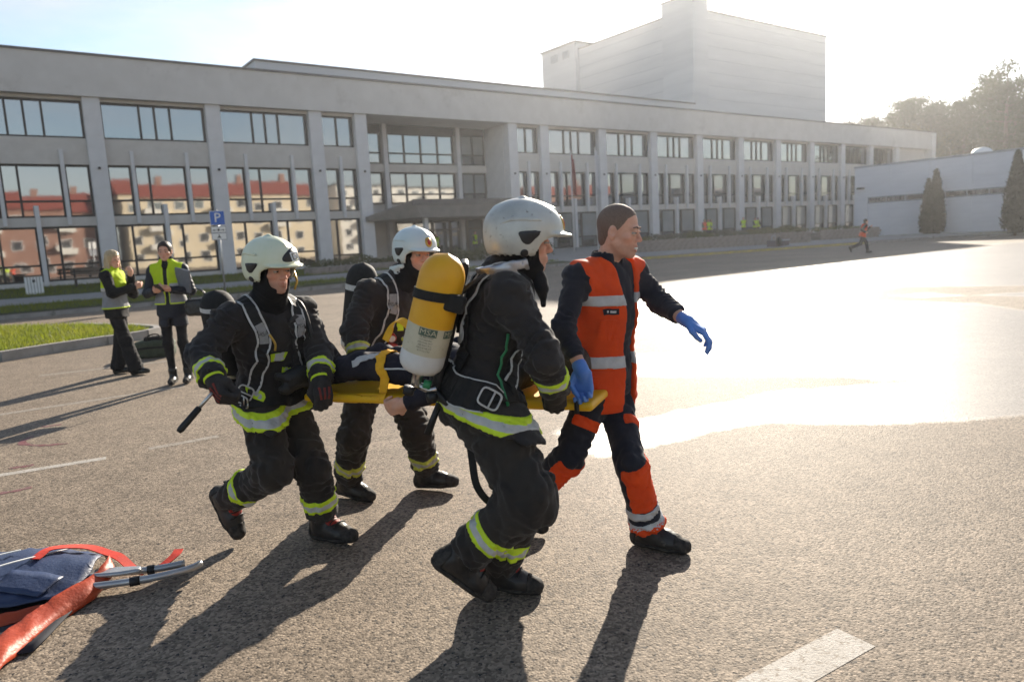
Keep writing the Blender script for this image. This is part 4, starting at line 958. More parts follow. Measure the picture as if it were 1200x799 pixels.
# ------------------------------------------------------------------ people
def frame(up, right):
    up = unit(up); r = np.asarray(right, float); r = unit(r-up*(r@up)); return np.stack([r, np.cross(up, r), up])
class Figure:
    def __init__(s, label, J, group=None, q=1.0):
        s.J = {k: np.array(v, float) for k, v in J.items()}; j = s.J; s.q = q
        s.base = np.array([j['pel'][0], j['pel'][1], 0.0])
        s.root = tag(empty('person', tuple(s.base)), label, 'person', group)
        s.M = frame(j['neck']-j['pel'], j['rs']-j['ls']); s.R, s.F, s.up = s.M
        s.H = np.linalg.norm(j['neck']-j['pel'])
    def T(s, x, y, z):
        """torso point: right, forward, fraction of the height pelvis to neck"""
        return s.J['pel']+s.R*x+s.F*y+s.up*z*s.H
    def mesh(s, name, V, Fc, mat, parent=None, smooth=True, attrs=None):
        return mesh_obj(name, np.asarray(V, float)-s.base, Fc, mat, parent or s.root, smooth, attrs)
    def add(s, name, fd, h, mat, parent=None, band=None, colf=None):
        V, Fc = surface_net(fd, h*s.q); at = {}
        if band is not None:
            c, a, w = band; at['t'] = ('FLOAT', np.clip((V-c)@a/w+0.5, 0, 1))
        if colf is not None: at['Col'] = ('FLOAT_COLOR', colf(V))
        o = s.mesh(name, V, Fc, mat, parent, True, at); return o
    def band(s, name, fd, c, a, w, rmax, mat, parent, o=0.005, h=0.007, th=0.014):
        a = unit(a); c = np.asarray(c)
        f = lambda p: np.maximum.reduce([fd(p)-o, -(fd(p)+th), np.abs((p-c)@a)-w/2, np.linalg.norm(p-c, axis=1)-rmax])
        e = rmax*np.sqrt(np.clip(1-a*a, 0, 1))+w/2*np.abs(a)+0.01
        return s.add(name, Fd(f, c-e, c+e), h, mat, parent, band=(c, a, w))
    def strap(s, name, pts, width, fd, mat, parent=None, o=0.004, thick=0.006, piping=None, free=None, per=6):
        C = catmull(pts, per)
        if fd is not None: C = project(fd, C, o); N = grad(fd, C, 0.02)
        else: N = np.tile(np.asarray(free, float), (len(C), 1))
        for _ in range(3): C[1:-1] = (C[:-2]+2*C[1:-1]+C[2:])/4
        V, Fc, Sd, Nn = ribbon_np(C, N, width, thick); ob = s.mesh(name, V, Fc, mat, parent, False)
        if piping:
            for sg_ in (-1, 1):
                V2, F2, _, _ = ribbon_np(C+Sd*sg_*(width/2)+Nn*thick*0.6, N, 0.010, 0.005); s.mesh('piping', V2, F2, piping, ob, False)
        return ob, C, Sd, Nn
    def text_on(s, txt, size, C, X, Y, mat, parent, o=0.002):
        """flat lettering at C, reading along X with letters upright along Y"""
        V, Fc = text_np(txt, size); X = unit(X); Y = unit(np.asarray(Y)-X*(np.asarray(Y)@X)); N = np.cross(X, Y)
        return s.mesh('lettering', np.asarray(C)+np.outer(V[:, 0], X)+np.outer(V[:, 1], Y)+N*o, Fc, mat, parent, False)

def head_field(c, M, neckb, s=1.0, smile=False):
    P = lambda x, y, z: rel(c, M, (x*s, y*s, z*s)); V = lambda *r: np.array(r)*s
    big = U(0.03*s, ell(P(0, -.015, .040), V(.075, .094, .086), M), ell(P(0, .022, -.036), V(.058, .060, .076), M), rc(P(0, -.030, -.05), neckb, .050*s, .058*s))
    for sx in (-1, 1): big = U(0.022*s, big, rc(P(sx*.054, -.006, -.046), P(sx*.020, .054, -.094), .020*s, .018*s))                 # mandible
    ch = U(0.016*s, big, ell(P(0, .064, -.096), V(.022, .018, .016), M), ell(P(-.043, .050, -.020), V(.022, .020, .016), M), ell(P(.043, .050, -.020), V(.022, .020, .016), M),
           rc(P(-.036, .072, .022), P(.036, .072, .022), .011*s, .011*s), ell(P(0, .072, -.064), V(.026, .014, .020), M))
    lo_ = -.0695 if not smile else -.0765
    lipu = rc(P(-.021, .076, -.0575 if not smile else -.0545), P(0, .0845, -.0575), .0040*s, .0058*s); lipu2 = rc(P(.021, .076, -.0575 if not smile else -.0545), P(0, .0845, -.0575), .0040*s, .0058*s)
    lipl = rc(P(-.018, .076, lo_+.002), P(0, .0830, lo_), .0042*s, .0068*s); lipl2 = rc(P(.018, .076, lo_+.002), P(0, .0830, lo_), .0042*s, .0068*s)
    nose = U(0.009*s, rc(P(0, .079, .012), P(0, .100, -.027), .0075*s, .0098*s), ell(P(-.0115, .091, -.031), V(.0075, .0095, .0068), M), ell(P(.0115, .091, -.031), V(.0075, .0095, .0068), M))
    f = U(0.010*s, ch, nose)
    for sx in (-1, 1):
        f = sub(f, ell(P(sx*.031, .094, .004), V(.017, .016, .0085), M), 0.012*s)
        f = U(0.004*s, f, ell(P(sx*.031, .0790, .0095), V(.0155, .0118, .0048), M), ell(P(sx*.031, .0785, -.0035), V(.0145, .0108, .0040), M))
    f = U(0.006*s, f, lipu, lipl, lipu2, lipl2)
    lips = U(0, lipu, lipl, lipu2, lipl2)
    if smile: f = sub(f, ell(P(0, .090, -.0675), V(.022, .017, .0062), M), 0.003*s)
    for sx in (-1, 1):
        ear = sub(ell(P(sx*.079, -.012, -.004), V(.011, .020, .032), M), ell(P(sx*.088, -.006, 0), V(.009, .011, .018), M), 0.006*s); f = U(0.008*s, f, ear)
    def colf(p):
        q = (p-c)@np.asarray(M).T/s; cl = np.ones((len(p), 4))
        lp = np.clip(1-(lips(p)-0.0005)/0.003, 0, 1)[:, None]; cl[:, :3] = cl[:, :3]*(1-lp)+np.array([.82, .52, .50])*lp
        ck = np.exp(-(((np.abs(q[:, 0])-.042)/.022)**2+((q[:, 2]+.03)/.022)**2)-((q[:, 1]-.06)/.03)**2)+np.exp(-((q[:, 0]/.016)**2+((q[:, 2]+.03)/.016)**2))*(q[:, 1] > .08)
        cl[:, :3] *= 1-np.clip(ck, 0, 1)[:, None]*np.array([0.0, .16, .16])
        return cl
    return f, colf
def stubble(colf, c, M, s=1.0, k=0.22):
    def g(p):
        cl = colf(p); q = (p-c)@np.asarray(M).T/s
        m = np.clip((-.045-q[:, 2])/.02, 0, 1)*np.clip((q[:, 1]+.03)/.03, 0, 1)*(q[:, 2] > -.13); cl[:, :3] *= 1-k*m[:, None]*np.array([1.0, .95, .85]); return cl
    return g
def add_eyes(fig, c, M, s=1.0, gaze=(0, 1, 0), par=None, iris=(0.10, 0.13, 0.12), brow='hair_brown', browz=.027):
    g = unit(np.asarray(gaze)@np.asarray(M))
    for sx in (-1, 1):
        e = rel(c, M, np.array((sx*.031, .0752, .003))*s)
        V, Fc = lathe_np([(-.0125*s*math.cos(a), .0125*s*math.sin(a)+1e-5) for a in np.linspace(0, math.pi, 14)], 16, e, g)
        V = np.array(V); ang = np.arccos(np.clip((V-e)@g/(.0125*s), -1, 1)); cl = np.ones((len(V), 4)); cl[:, :3] = (.36, .32, .29)
        cl[ang < .62, :3] = iris; cl[ang < .28, :3] = (.01, .01, .01)
        fig.mesh('eye', V, Fc, 'eye', par, True, {'Col': ('FLOAT_COLOR', cl)})
        B = [rel(c, M, np.array(v)*s) for v in ((sx*.014, .0885, browz-.003), (sx*.030, .0875, browz+.003), (sx*.048, .073, browz-.003))]
        Vb, Fb = tube_np(catmull(B, 4), [.0028*s, .004*s, .0045*s, .0045*s, .004*s, .0038*s, .0035*s, .0028*s, .0015*s], 6); fig.mesh('eyebrow', Vb, Fb, brow, par)
def short_hair(fig, c, M, s=1.0, mat='hair_short', recede=.030, parent=None):
    """close-cropped hair: temples drawn back, neckline low at the back"""
    P = lambda x, y, z: rel(c, M, (x*s, y*s, z*s)); V = lambda *r: np.array(r)*s
    h = off(ell(P(0, -.015, .040), V(.075, .094, .086), M), .0022*s); h = U(.02*s, h, ell(P(0, -.062, -.025), V(.058, .036, .055), M))
    h = inter(h, half(P(0, .074-recede, .080), unit(np.array((0, .80, -.60))@np.asarray(M))), .008)           # hairline over the forehead
    for sx in (-1, 1): h = sub(h, ell(P(sx*.060, .086-recede*.6, .050), V(.034, .036, .030), M), .010)          # temples
    for sx in (-1, 1): h = sub(h, ell(P(sx*.085, .040, -.052), V(.045, .062, .056), M), .012)                   # round the ears
    h = inter(h, half(P(0, 0, -.072), -np.asarray(M)[2]), .01)
    return fig.add('hair', crumple(h, .0012*s, 220, 4), .0045, mat, parent)
def hand_field(W, D, N, side, curl=0.5, s=1.0, fat=1.0, thumb=0.4, spread=0.0):
    """palm, four unequal bent fingers and a thumb that leaves the side of the palm. D = towards the knuckles, N = out of the palm"""
    y = unit(D); z = -unit(np.asarray(N)-y*(np.asarray(N)@y)); x = np.cross(y, z)*(1 if side > 0 else -1)      # thumb lies on -x
    M = np.stack([x, y, z]); P = lambda a, b, c: np.asarray(W)+(np.array([a, b, c])*s)@M
    fs = [rbox(P(0, .045, 0), np.array([.041, .048, .015])*s*np.array([1, 1, fat]), M, .013*s), rc(P(0, -.01, 0), P(0, .03, 0), .027*s*fat, .030*s*fat, squash=(z, .75))]
    for i, (bx, by, L) in enumerate(((-.030, .090, 1.0), (-.010, .094, 1.10), (.011, .091, 1.02), (.030, .083, .80))):
        p = P(bx, by, -.002); a = 0.0; r = .0096*s*fat
        for k, (l, da) in enumerate(((.043, R(62)), (.027, R(85)), (.021, R(55)))):
            a += da*curl*(1+0.06*i if k == 0 else 1); q = p+(np.array([spread*(i-1.5)*.02, math.cos(a), -math.sin(a)])*l*L*s)@M
            fs.append(rc(p, q, r, r*.90)); p = q; r *= .90
    t0 = P(-.030, .015, -.004); t1 = P(-.030-.026*(1-thumb*.35), .047, -.012-.018*thumb); t2 = P(-.045+.018*thumb, .078, -.020-.028*thumb); t3 = P(-.044+.040*thumb, .098, -.024-.034*thumb)
    fs += [rc(t0, t1, .015*s*fat, .0125*s*fat), rc(t1, t2, .0125*s*fat, .0105*s*fat), rc(t2, t3, .0105*s*fat, .0090*s*fat)]
    return U(0.0045*s, *fs)
def boot(fig, A_, T_, shin_up, lat, mat='boot_leather', top=0.10, s=1.0, red=True, name='boot', sole='sole', tongue='boot_red'):
    A_ = np.asarray(A_); T_ = np.asarray(T_); lat = unit(lat); w = T_-A_; w = unit(w-lat*(w@lat)); nw = np.cross(lat, w); ph = R(22)
    f = w*math.cos(ph)+nw*math.sin(ph); n = np.cross(lat, f)
    sp = A_-n*.088*s                                     # a point of the sole plane
    H = A_-f*.045*s-n*.048*s; B = A_+f*.095*s-n*.046*s; Tt = A_+f*.165*s-n*.055*s; up = A_+unit(shin_up)*top*s
    up_f = U(.03*s, rc(H, B, .045*s, .047*s), rc(B, Tt, .046*s, .037*s, squash=(n, .9)), rc(A_-f*.01*s, up, .056*s, .062*s), rc(A_-n*.01*s, A_+f*.06*s-n*.03*s, .05*s, .042*s))
    up_f = crumple(up_f, .0025*s, 60, 3)
    b = fig.add(name, inter(up_f, half(sp+n*.018*s, -n), .004), .0075, mat)
    so = inter(inter(off(up_f, .006*s), half(sp, -n), .003), half(sp+n*.024*s, n), .003); fig.add('sole', so, .0075, sole, b)
    fig.band('toe_cap', up_f, A_+f*.172*s-n*.05*s, f, .075*s, .075*s, 'sole', b, o=.0035, h=.006)
    fig.band('heel_counter', up_f, A_-f*.075*s-n*.045*s, f, .05*s, .07*s, 'sole', b, o=.0035, h=.006)
    if red:
        fig.band('tongue', up_f, A_+f*.060*s+n*.020*s, unit(f*.75+n*.66), .075, .042*s, tongue, b, o=.004, h=.005)
        for t in (.0, .022, .044):
            c0 = A_+f*(.052+t)*s-n*(.004+t*.75)*s; C = project(up_f, np.array([c0+lat*x*s+n*.02*s for x in np.linspace(-.034, .034, 7)]), .004)
            V, Fc = tube_np(C, .0035*s, 5); fig.mesh('lace', V, Fc, 'black_rubber', b)
    return b

def dressed(fig, kr=1.0, sleeve=(.078, .070, .060), chest=(.160, .175), depth=.72, hem=.15, skirt=.185, seed=1, fold=.008, collar=True, legs=(.105, .083, .080), knee=None, cuff=.035, crump=.006, shoulder=.080, pelvis=(.168, .130, .13), wrist_back=0.0):
    """jacket and trousers grown round the joints; returns their fields"""
    j = fig.J; T = fig.T; up = fig.up; F = fig.F; sq = (F, depth); H = fig.H
    rs_, ls_ = j['rs'], j['ls']; mid = (rs_+ls_)/2; ri = mid+(rs_-mid)*.86; li = mid+(ls_-mid)*.86
    torso = U(.09, rc(T(0, 0, .02), T(0, .012, .66), chest[0]*kr, chest[1]*kr, fold=fold*.8, nf=4, seed=seed, squash=sq), rc(ri, li, shoulder*kr, shoulder*kr), rc(T(0, 0, .62), T(0, 0, .98), .150*kr, .075*kr, squash=sq))
    sk = rc(T(0, 0, .06), j['pel']-up*hem*1.3, .168*kr, skirt*kr, fold=fold, nf=2, seed=seed+2, squash=(F, min(1, depth+.10)))
    torso = U(.05, torso, sk)
    if hem > .07:                               # the skirt of the jacket follows the thighs
        for a, b in (('rh', 'rk'), ('lh', 'lk')): torso = U(.05, torso, rc(j[a], j[a]+(j[b]-j[a])*.62, (legs[0]+.020)*kr, (legs[0]+.024)*kr))
    if collar: torso = U(.03, torso, rc(T(0, -.01, .98), j['neck']+up*.055+F*.012, .084*kr, .078*kr))
    torso = inter(torso, half(j['pel']-up*hem, -up), .012)
    arms = {}
    for sd, a, b, c in (('r', 'rs', 're', 'rw'), ('l', 'ls', 'le', 'lw')):
        d = unit(j[c]-j[b])
        arms[sd] = inter(U(.03, rc(j[a], j[b], sleeve[0]*kr, sleeve[1]*kr, fold=fold*1.4, nf=3.8, seed=seed+5+(sd == 'l')), rc(j[b], j[c]+d*.02, sleeve[1]*kr, sleeve[2]*kr, fold=fold*1.4, nf=3.6, seed=seed+8+(sd == 'l'))), half(j[c]-d*wrist_back, d), .008)
    jacket = crumple(U(.05, torso, arms['r'], arms['l']), crump, 26, seed)
    jacket = crumple(jacket, crump*.5, 60, seed+40)
    tors = crumple(crumple(torso, crump, 26, seed), crump*.5, 60, seed+40)
    leg = {}
    for sd, a, b, c in (('r', 'rh', 'rk', 'ra'), ('l', 'lh', 'lk', 'la')):
        d = unit(j[c]-j[b])
        leg[sd] = inter(U(.035, rc(j[a], j[b], legs[0]*kr, legs[1]*kr, fold=fold, nf=3.6, seed=seed+12+(sd == 'l')), rc(j[b], j[c]+d*.02, legs[1]*kr, legs[2]*kr, fold=fold*1.2, nf=4.2, seed=seed+15+(sd == 'l'))), half(j[c]+d*(-cuff), d), .008)
    pel = ell(j['pel']-up*.035, np.array(pelvis)*kr, fig.M)
    trous = crumple(crumple(U(.045, pel, leg['r'], leg['l']), crump*1.2, 24, seed+60), crump*.6, 62, seed+61)
    return dict(jacket=jacket, torso=tors, arms=arms, trousers=trous, leg=leg)
def inner_body(fig, parts, mat='skin', colf=None, q=.0045, k=.8):
    """skin of head and hands plus the trunk and limbs under the clothes, one mesh"""
    j = fig.J; Vs = []; Fs = []; Cs = []; n = 0
    core = U(.05, rc(fig.T(0, 0, 0), fig.T(0, 0, .75), .09*k, .10*k, squash=(fig.F, .7)), rc(j['rs'], j['ls'], .045*k, .045*k), rc(j['rs'], j['re'], .040*k, .034*k), rc(j['re'], j['rw'], .034*k, .028), rc(j['ls'], j['le'], .040*k, .034*k), rc(j['le'], j['lw'], .034*k, .028),
             rc(j['rh'], j['rk'], .058*k, .040*k), rc(j['rk'], j['ra'], .036*k, .030*k), rc(j['lh'], j['lk'], .058*k, .040*k), rc(j['lk'], j['la'], .036*k, .030*k), rc(j['neck']-fig.up*.05, j['neck']+fig.up*.05, .052, .052))
    for fd, h, cf in [(core, .016, None)]+parts:
        V, Fc = surface_net(fd, h*fig.q); Vs.append(V); Fs.append(Fc+n); n += len(V); Cs.append(cf(V) if cf else np.ones((len(V), 4)))
    return fig.mesh('body', np.concatenate(Vs), np.concatenate(Fs), mat, None, True, {'Col': ('FLOAT_COLOR', np.concatenate(Cs))})

def helmet(fig, c, M, mat, s=1.0, cape=None, patch='helmet_dark', emblem=True, crest=True, rim='black_rubber'):
    P = lambda x, y, z: rel(c, M, (x*s, y*s, z*s)); V = lambda *r: np.array(r)*s
    outer = U(.03*s, ell(P(0, -.012, .052), V(.122, .152, .112), M), ell(P(0, -.030, -.005), V(.117, .125, .098), M))
    outer = U(.012*s, outer, ell(P(0, .092, .034), V(.098, .085, .013), M))                            # peak
    if crest: outer = U(.008*s, outer, rc(P(0, .10, .128), P(0, -.02, .160), .010*s, .012*s), rc(P(0, -.02, .160), P(0, -.12, .122), .012*s, .010*s))
    inner = U(.03*s, ell(P(0, -.012, .040), V(.106, .135, .104), M), ell(P(0, -.03, -.03), V(.101, .108, .12), M))
    sh = sub(outer, inner, .004)
    sh = sub(sh, rbox(P(0, .152, -.064), V(.098, .130, .090), M, .035*s), .008)                        # face opening
    n_ = unit(np.array((0, .30, -1.0))@np.asarray(M)); sh = inter(sh, half(P(0, 0, -.070), n_), .006)
    o = fig.add('helmet', sh, .0065, mat)
    # ear covers / visor pivots: dark drop-shaped plates and round bosses
    for sx in (-1, 1):
        pl = U(.01*s, rc(P(sx*.12, -.005, .018), P(sx*.122, .045, .040), .024*s, .008*s), rc(P(sx*.12, -.005, .018), P(sx*.12, -.03, .030), .022*s, .010*s))
        fig.add('visor_pivot', inter(pl, inter(off(outer, .0045*s), Fd(lambda p: -(outer(p)+.01), [-1e3]*3, [1e3]*3), .001), .002), .0055, patch, o)
        bs = ell(P(sx*.112, -.012, -.040), V(.016, .016, .016), M); fig.add('boss', inter(bs, off(outer, .005*s), .002), .0045, patch, o)
        # raised ridge sweeping along the shell side
        rg = U(.006*s, rc(P(sx*.110, .105, .070), P(sx*.122, .03, .088), .010*s, .012*s), rc(P(sx*.122, .03, .088), P(sx*.112, -.06, .085), .012*s, .010*s), rc(P(sx*.112, -.06, .085), P(sx*.085, -.115, .055), .010*s, .006*s))
        fig.add('ridge', inter(rg, off(outer, .004*s), .004), .006, mat, o)
    rimf = inter(inter(off(outer, .003*s), half(P(0, 0, -.064), n_), .002), half(P(0, 0, -.055), -n_), .002)
    rimf = sub(sub(rimf, inner, .002), rbox(P(0, .152, -.064), V(.098, .130, .090), M, .035*s), .004); fig.add('rim', rimf, .006, rim, o)
    if emblem:
        e = inter(inter(ell(P(0, .140, .083), V(.024, .05, .030), M), off(outer, .005*s), .002), Fd(lambda p: -(outer(p)+.006), [-1e3]*3, [1e3]*3), .002); fig.add('emblem', e, .0045, 'emblem_gold', o)
        e2 = inter(ell(P(0, .145, .083), V(.013, .05, .018), M), off(outer, .008*s), .002); fig.add('emblem_shield', e2, .004, 'emblem_red', o)
    if cape:
        cp = sub(ell(P(0, -.072, -.085), V(.120, .118, .100), M), ell(P(0, -.055, -.100), V(.104, .100, .125), M), .004)
        cp = inter(cp, half(P(0, .0, -.05), unit(np.array((0, 1, .35))@np.asarray(M))), .006); cp = inter(cp, half(P(0, 0, -.050), unit(np.array((0, -.30, 1))@np.asarray(M))), .004)
        cp = inter(cp, half(P(0, 0, -.165), unit(np.array((0, .15, -1))@np.asarray(M))), .006)
        fig.add('neck_guard', crumple(cp, .004, 50, 4), .0065, cape, o)
    return o
def hood(fig, c, M, neckb, s=1.0, hf=None):
    P = lambda x, y, z: rel(c, M, (x*s, y*s, z*s)); V = lambda *r: np.array(r)*s
    g = U(.03*s, ell(P(0, -.018, .030), V(.088, .108, .104), M), ell(P(0, .010, -.055), V(.073, .076, .090), M), rc(P(0, -.012, -.09), neckb, .080*s, .096*s, fold=.008, nf=4, seed=2))
    g = sub(g, rbox(P(0, .11, -.010), V(.062, .088, .074), M, .045*s), .012)
    fig.add('hood', crumple(g, .003, 60, 7), .007, 'knit_hood')
def cylinder_tank(fig, a, b, r, parts, parent=None, name='air_tank'):
    """a = valve end, b = domed end; parts = [(from, to, material)] fractions"""
    a = np.asarray(a); b = np.asarray(b); L = np.linalg.norm(b-a); ax = (b-a)/L; first = None
    def rad(h):
        if h < .12: return r*math.sin(math.acos(max(0, min(1, 1-h/.12))))*.80+r*.20 if h > 0 else r*.2
        if h > .80: return r*math.sqrt(max(0, 1-((h-.80)/.20)**2))
        return r
    for t0, t1, mt in parts:
        hs = np.linspace(t0, t1, max(3, int((t1-t0)*40))); V, Fc = lathe_np([(h*L, max(1e-4, rad(h))) for h in hs], 36, a, ax)
        o = fig.mesh(name if first is None else 'tank_section', V, Fc, mt, parent if first is None else first)
        if first is None: first = o
    return first, ax, L
# ------------------------------------------------------------------ the crew, joints in metres
JT = {
'ff1':dict(head=(-1.157,3.580,1.471), neck=(-1.225,3.660,1.299), pel=(-1.289,3.780,0.829), rs=(-1.376,3.530,1.243), ls=(-1.100,3.820,1.224), re=(-1.465,3.380,1.087), rw=(-1.346,3.220,0.997), le=(-0.999,3.740,1.021), lw=(-0.960,3.550,0.911), rh=(-1.329,3.690,0.805), lh=(-1.249,3.870,0.770), rk=(-1.225,3.500,0.476), ra=(-1.577,3.780,0.251), rt=(-1.619,3.740,0.123), lk=(-1.077,3.660,0.424), la=(-1.071,3.760,0.100), lt=(-0.925,3.680,0.040)),
'ff2':dict(head=(-0.548,4.370,1.498), neck=(-0.665,4.420,1.339), pel=(-0.828,4.460,0.802), rs=(-0.840,4.280,1.285), ls=(-0.541,4.560,1.260), re=(-0.903,4.140,1.083), rw=(-0.858,4.020,0.916), le=(-0.535,4.540,1.002), lw=(-0.700,4.300,0.880), rh=(-0.902,4.380,0.757), lh=(-0.761,4.540,0.729), rk=(-0.970,4.180,0.449), ra=(-1.076,4.400,0.108), rt=(-0.960,4.330,0.040), lk=(-0.602,4.300,0.417), la=(-0.591,4.480,0.109), lt=(-0.404,4.420,0.044)),
'ff3':dict(head=(0.075,2.880,1.539), neck=(-0.012,2.920,1.428), pel=(-0.154,2.970,0.936), rs=(-0.004,2.750,1.338), ls=(-0.023,3.100,1.378), re=(0.119,2.700,1.116), rw=(0.161,2.860,0.942), le=(0.104,3.180,1.063), lw=(0.149,3.200,0.920), rh=(-0.145,2.890,0.910), lh=(-0.139,3.060,0.879), rk=(0.040,2.700,0.556), ra=(-0.255,2.840,0.272), rt=(-0.160,2.880,0.075), lk=(0.007,2.900,0.477), la=(-0.122,3.060,0.114), lt=(-0.005,3.020,0.046)),
'par':dict(head=(0.542,3.500,1.561), neck=(0.480,3.540,1.401), pel=(0.444,3.580,0.828), rs=(0.325,3.420,1.357), ls=(0.629,3.660,1.363), re=(0.238,3.300,1.141), rw=(0.299,3.200,0.972), le=(0.750,3.560,1.201), lw=(0.814,3.380,1.140), rh=(0.390,3.500,0.786), lh=(0.504,3.660,0.755), rk=(0.244,3.420,0.488), ra=(-0.020,3.740,0.150), rt=(0.090,3.660,0.050), lk=(0.537,3.340,0.454), la=(0.628,3.440,0.100), lt=(0.744,3.360,0.040)),
}
BD = np.array([.931, -.364, 0]); BW = np.array([.364, .931, 0]); BZ = .80; BL = np.array([-1.10, 3.69, BZ]); BLEN = 1.545   # spine board: near edge, its direction, its width

def turnout(fig, mat_band='band', seed=1, hemw=.075, kr=1.0, hem=.08, legs=(.116, .094, .086), pelvis=(.178, .145, .14)):
    j = fig.J; d = dressed(fig, seed=seed, kr=kr, fold=.014, crump=.012, hem=hem, skirt=.195, legs=legs, pelvis=pelvis)
    tr = fig.add('trousers', d['trousers'], .010, 'turnout_trousers'); jk = fig.add('jacket', d['jacket'], .010, 'turnout')
    fig.band('reflective_band', d['torso'], j['pel']-fig.up*(hem-hemw/2-.010), fig.up, hemw, .34, mat_band, jk)
    for sd, b, c in (('r', 're', 'rw'), ('l', 'le', 'lw')):
        ax = unit(j[c]-j[b]); fig.band('reflective_band', d['jacket'], j[b]+(j[c]-j[b])*.62, ax, .058, .095, mat_band, jk)
    for sd, b, c in (('r', 'rk', 'ra'), ('l', 'lk', 'la')):
        ax = unit(j[c]-j[b]); fig.band('reflective_band', d['trousers'], j[b]+(j[c]-j[b])*.56, ax, .075, .14, mat_band, tr)
    return d, jk, tr
def harness(fig, d, back, seed=0, label=True, front=True):
    """shoulder straps, waist belt with buckles"""
    T = fig.T; fd = d['torso']
    for sx in (-1, 1):
        st, C, Sd, Nn = fig.strap('shoulder_strap', [T(sx*.155, .10, .18), T(sx*.13, .15, .42), T(sx*.105, .15, .70), T(sx*.105, .07, .97), T(sx*.10, -.06, 1.0), T(sx*.09, -.15, .80), T(sx*.08, -.16, .5)], .058, fd, 'webbing', o=.010, thick=.012, piping='piping')
        if label:
            k = 14; tg = unit(C[k+1]-C[k-1])
            V, Fc, _, _ = ribbon_np(C[k-2:k+3]+Nn[k-2:k+3]*.013, Nn[k-2:k+3], .042, .003); fig.mesh('strap_label', V, Fc, 'strap_grey', st, False)
            X_ = tg if np.cross(tg, Nn[k])@np.array([0, 0, 1.0]) < 0 else tg; fig.text_on('MSA', .030, C[k]+Nn[k]*.017, Sd[k] if Sd[k]@fig.R < 0 else -Sd[k], np.cross(Nn[k], Sd[k] if Sd[k]@fig.R < 0 else -Sd[k]), 'ink_dark', st)
        b, C2, S2, N2 = fig.strap('pull_strap', [T(sx*.155, .10, .19), T(sx*.16, .11, .05), T(sx*.165, .115, -.12), T(sx*.17, .13, -.30)], .026, fd, 'webbing', o=.016, thick=.004)
    belt, C, Sd, Nn = fig.strap('waist_belt', [T(.0, -.16, .05), T(.16, -.09, .05), T(.19, 0, .03), T(.15, .11, .01), T(0, .16, 0), T(-.15, .11, .01), T(-.19, 0, .03), T(-.16, -.09, .05), T(0, -.16, .05)], .050, fd, 'webbing', o=.012, thick=.008)
    return belt
def buckle(fig, c, X, Y, w, h, mat='metal', parent=None, bar=True):
    """rounded frame with a cross bar"""
    c = np.asarray(c); X = unit(X); Y = unit(np.asarray(Y)-X*(np.asarray(Y)@X))
    P = [c+X*w/2*math.copysign(abs(math.cos(a))**.45, math.cos(a))+Y*h/2*math.copysign(abs(math.sin(a))**.45, math.sin(a)) for a in np.linspace(0, 2*math.pi, 25)]
    V, Fc = tube_np(P, .0042, 6); o = fig.mesh('buckle', V, Fc, mat, parent)
    if bar: V, Fc = tube_np([c+X*w*.1+Y*h/2, c+X*w*.1-Y*h/2], .0038, 6); fig.mesh('buckle_bar', V, Fc, mat, o)
    return o

# ---------------- front left firefighter, cream helmet
f1 = Figure('firefighter in dark turnout gear and cream helmet, free hand holding a black rod', JT['ff1']); j = f1.J
HM = frame((0.10, -0.10, 1.0), (-0.60, -0.80, 0.0))
d, jk, tr = turnout(f1, seed=3, hem=.075)
nb_ = j['neck']-f1.up*.04
hf, cf = head_field(j['head'], HM, nb_); bd = inner_body(f1, [(hf, .0045, stubble(cf, j['head'], HM))]); add_eyes(f1, j['head'], HM, par=bd)
hood(f1, j['head'], HM, nb_)
hl = helmet(f1, j['head'], HM, 'helmet_cream', emblem=False)
pf = inter(inter(ell(rel(j['head'], HM, (-.03, .11, .085)), (.075, .06, .030), frame(HM[2]+HM[0]*.35, HM[0])), ell(rel(j['head'], HM, (0, -.012, .052)), (.126, .156, .116), HM), .002), half(rel(j['head'], HM, (0, .045, 0)), -HM[1]), .003)
f1.add('front_plate', pf, .0055, 'helmet_dark', hl)
bc = rel(j['head'], HM, (-.020, .150, .078)); bX = HM[0]; bY = unit(HM[2]*.86-HM[1]*.5); bN = np.cross(bX, bY); bN = bN if bN@HM[1] > 0 else -bN
for x0, x1, y0, y1 in ((-.020, .020, .017, .023), (-.020, .020, -.023, -.017), (-.020, -.015, -.017, .017), (.015, .020, -.017, .017), (-.006, .006, -.010, .010)):
    f1.mesh('badge_frame', [bc+bX*x+bY*y+bN*n for n in (.0, .004) for x, y in ((x0, y0), (x1, y0), (x1, y1), (x0, y1))], BOXF, 'white_print', hl, False)
ty = f1.mesh('chin_clip', *tube_np([rel(j['head'], HM, (-.104, .03, -.01)), rel(j['head'], HM, (-.108, .05, -.06)), rel(j['head'], HM, (-.085, .06, -.10))], .006, 6), 'emblem_gold', hl)
belt = harness(f1, d, None)
T = f1.T
for x, z0, z1, w in ((-.035, .10, .36, .062), (.155, .12, .30, .05)):
    f1.strap('chest_patch', [T(x, .15, z1), T(x, .16, (z0+z1)/2), T(x, .165, z0)], w, d['torso'], 'lime', jk, o=.003, thick=.003); f1.strap('chest_patch_silver', [T(x, .15, z1-.02), T(x, .16, (z0+z1)/2), T(x, .165, z0+.02)], w*.35, d['torso'], 'silver_band', jk, o=.0065, thick=.002)
f1.strap('chest_patch', [T(.065, .15, .54), T(.02, .155, .535), T(-.02, .15, .53)], .042, d['torso'], 'lime', jk, o=.003, thick=.003); f1.strap('chest_patch_silver', [T(.05, .15, .54), T(.02, .155, .535), T(0, .15, .53)], .040, d['torso'], 'silver_band', jk, o=.0065, thick=.002)
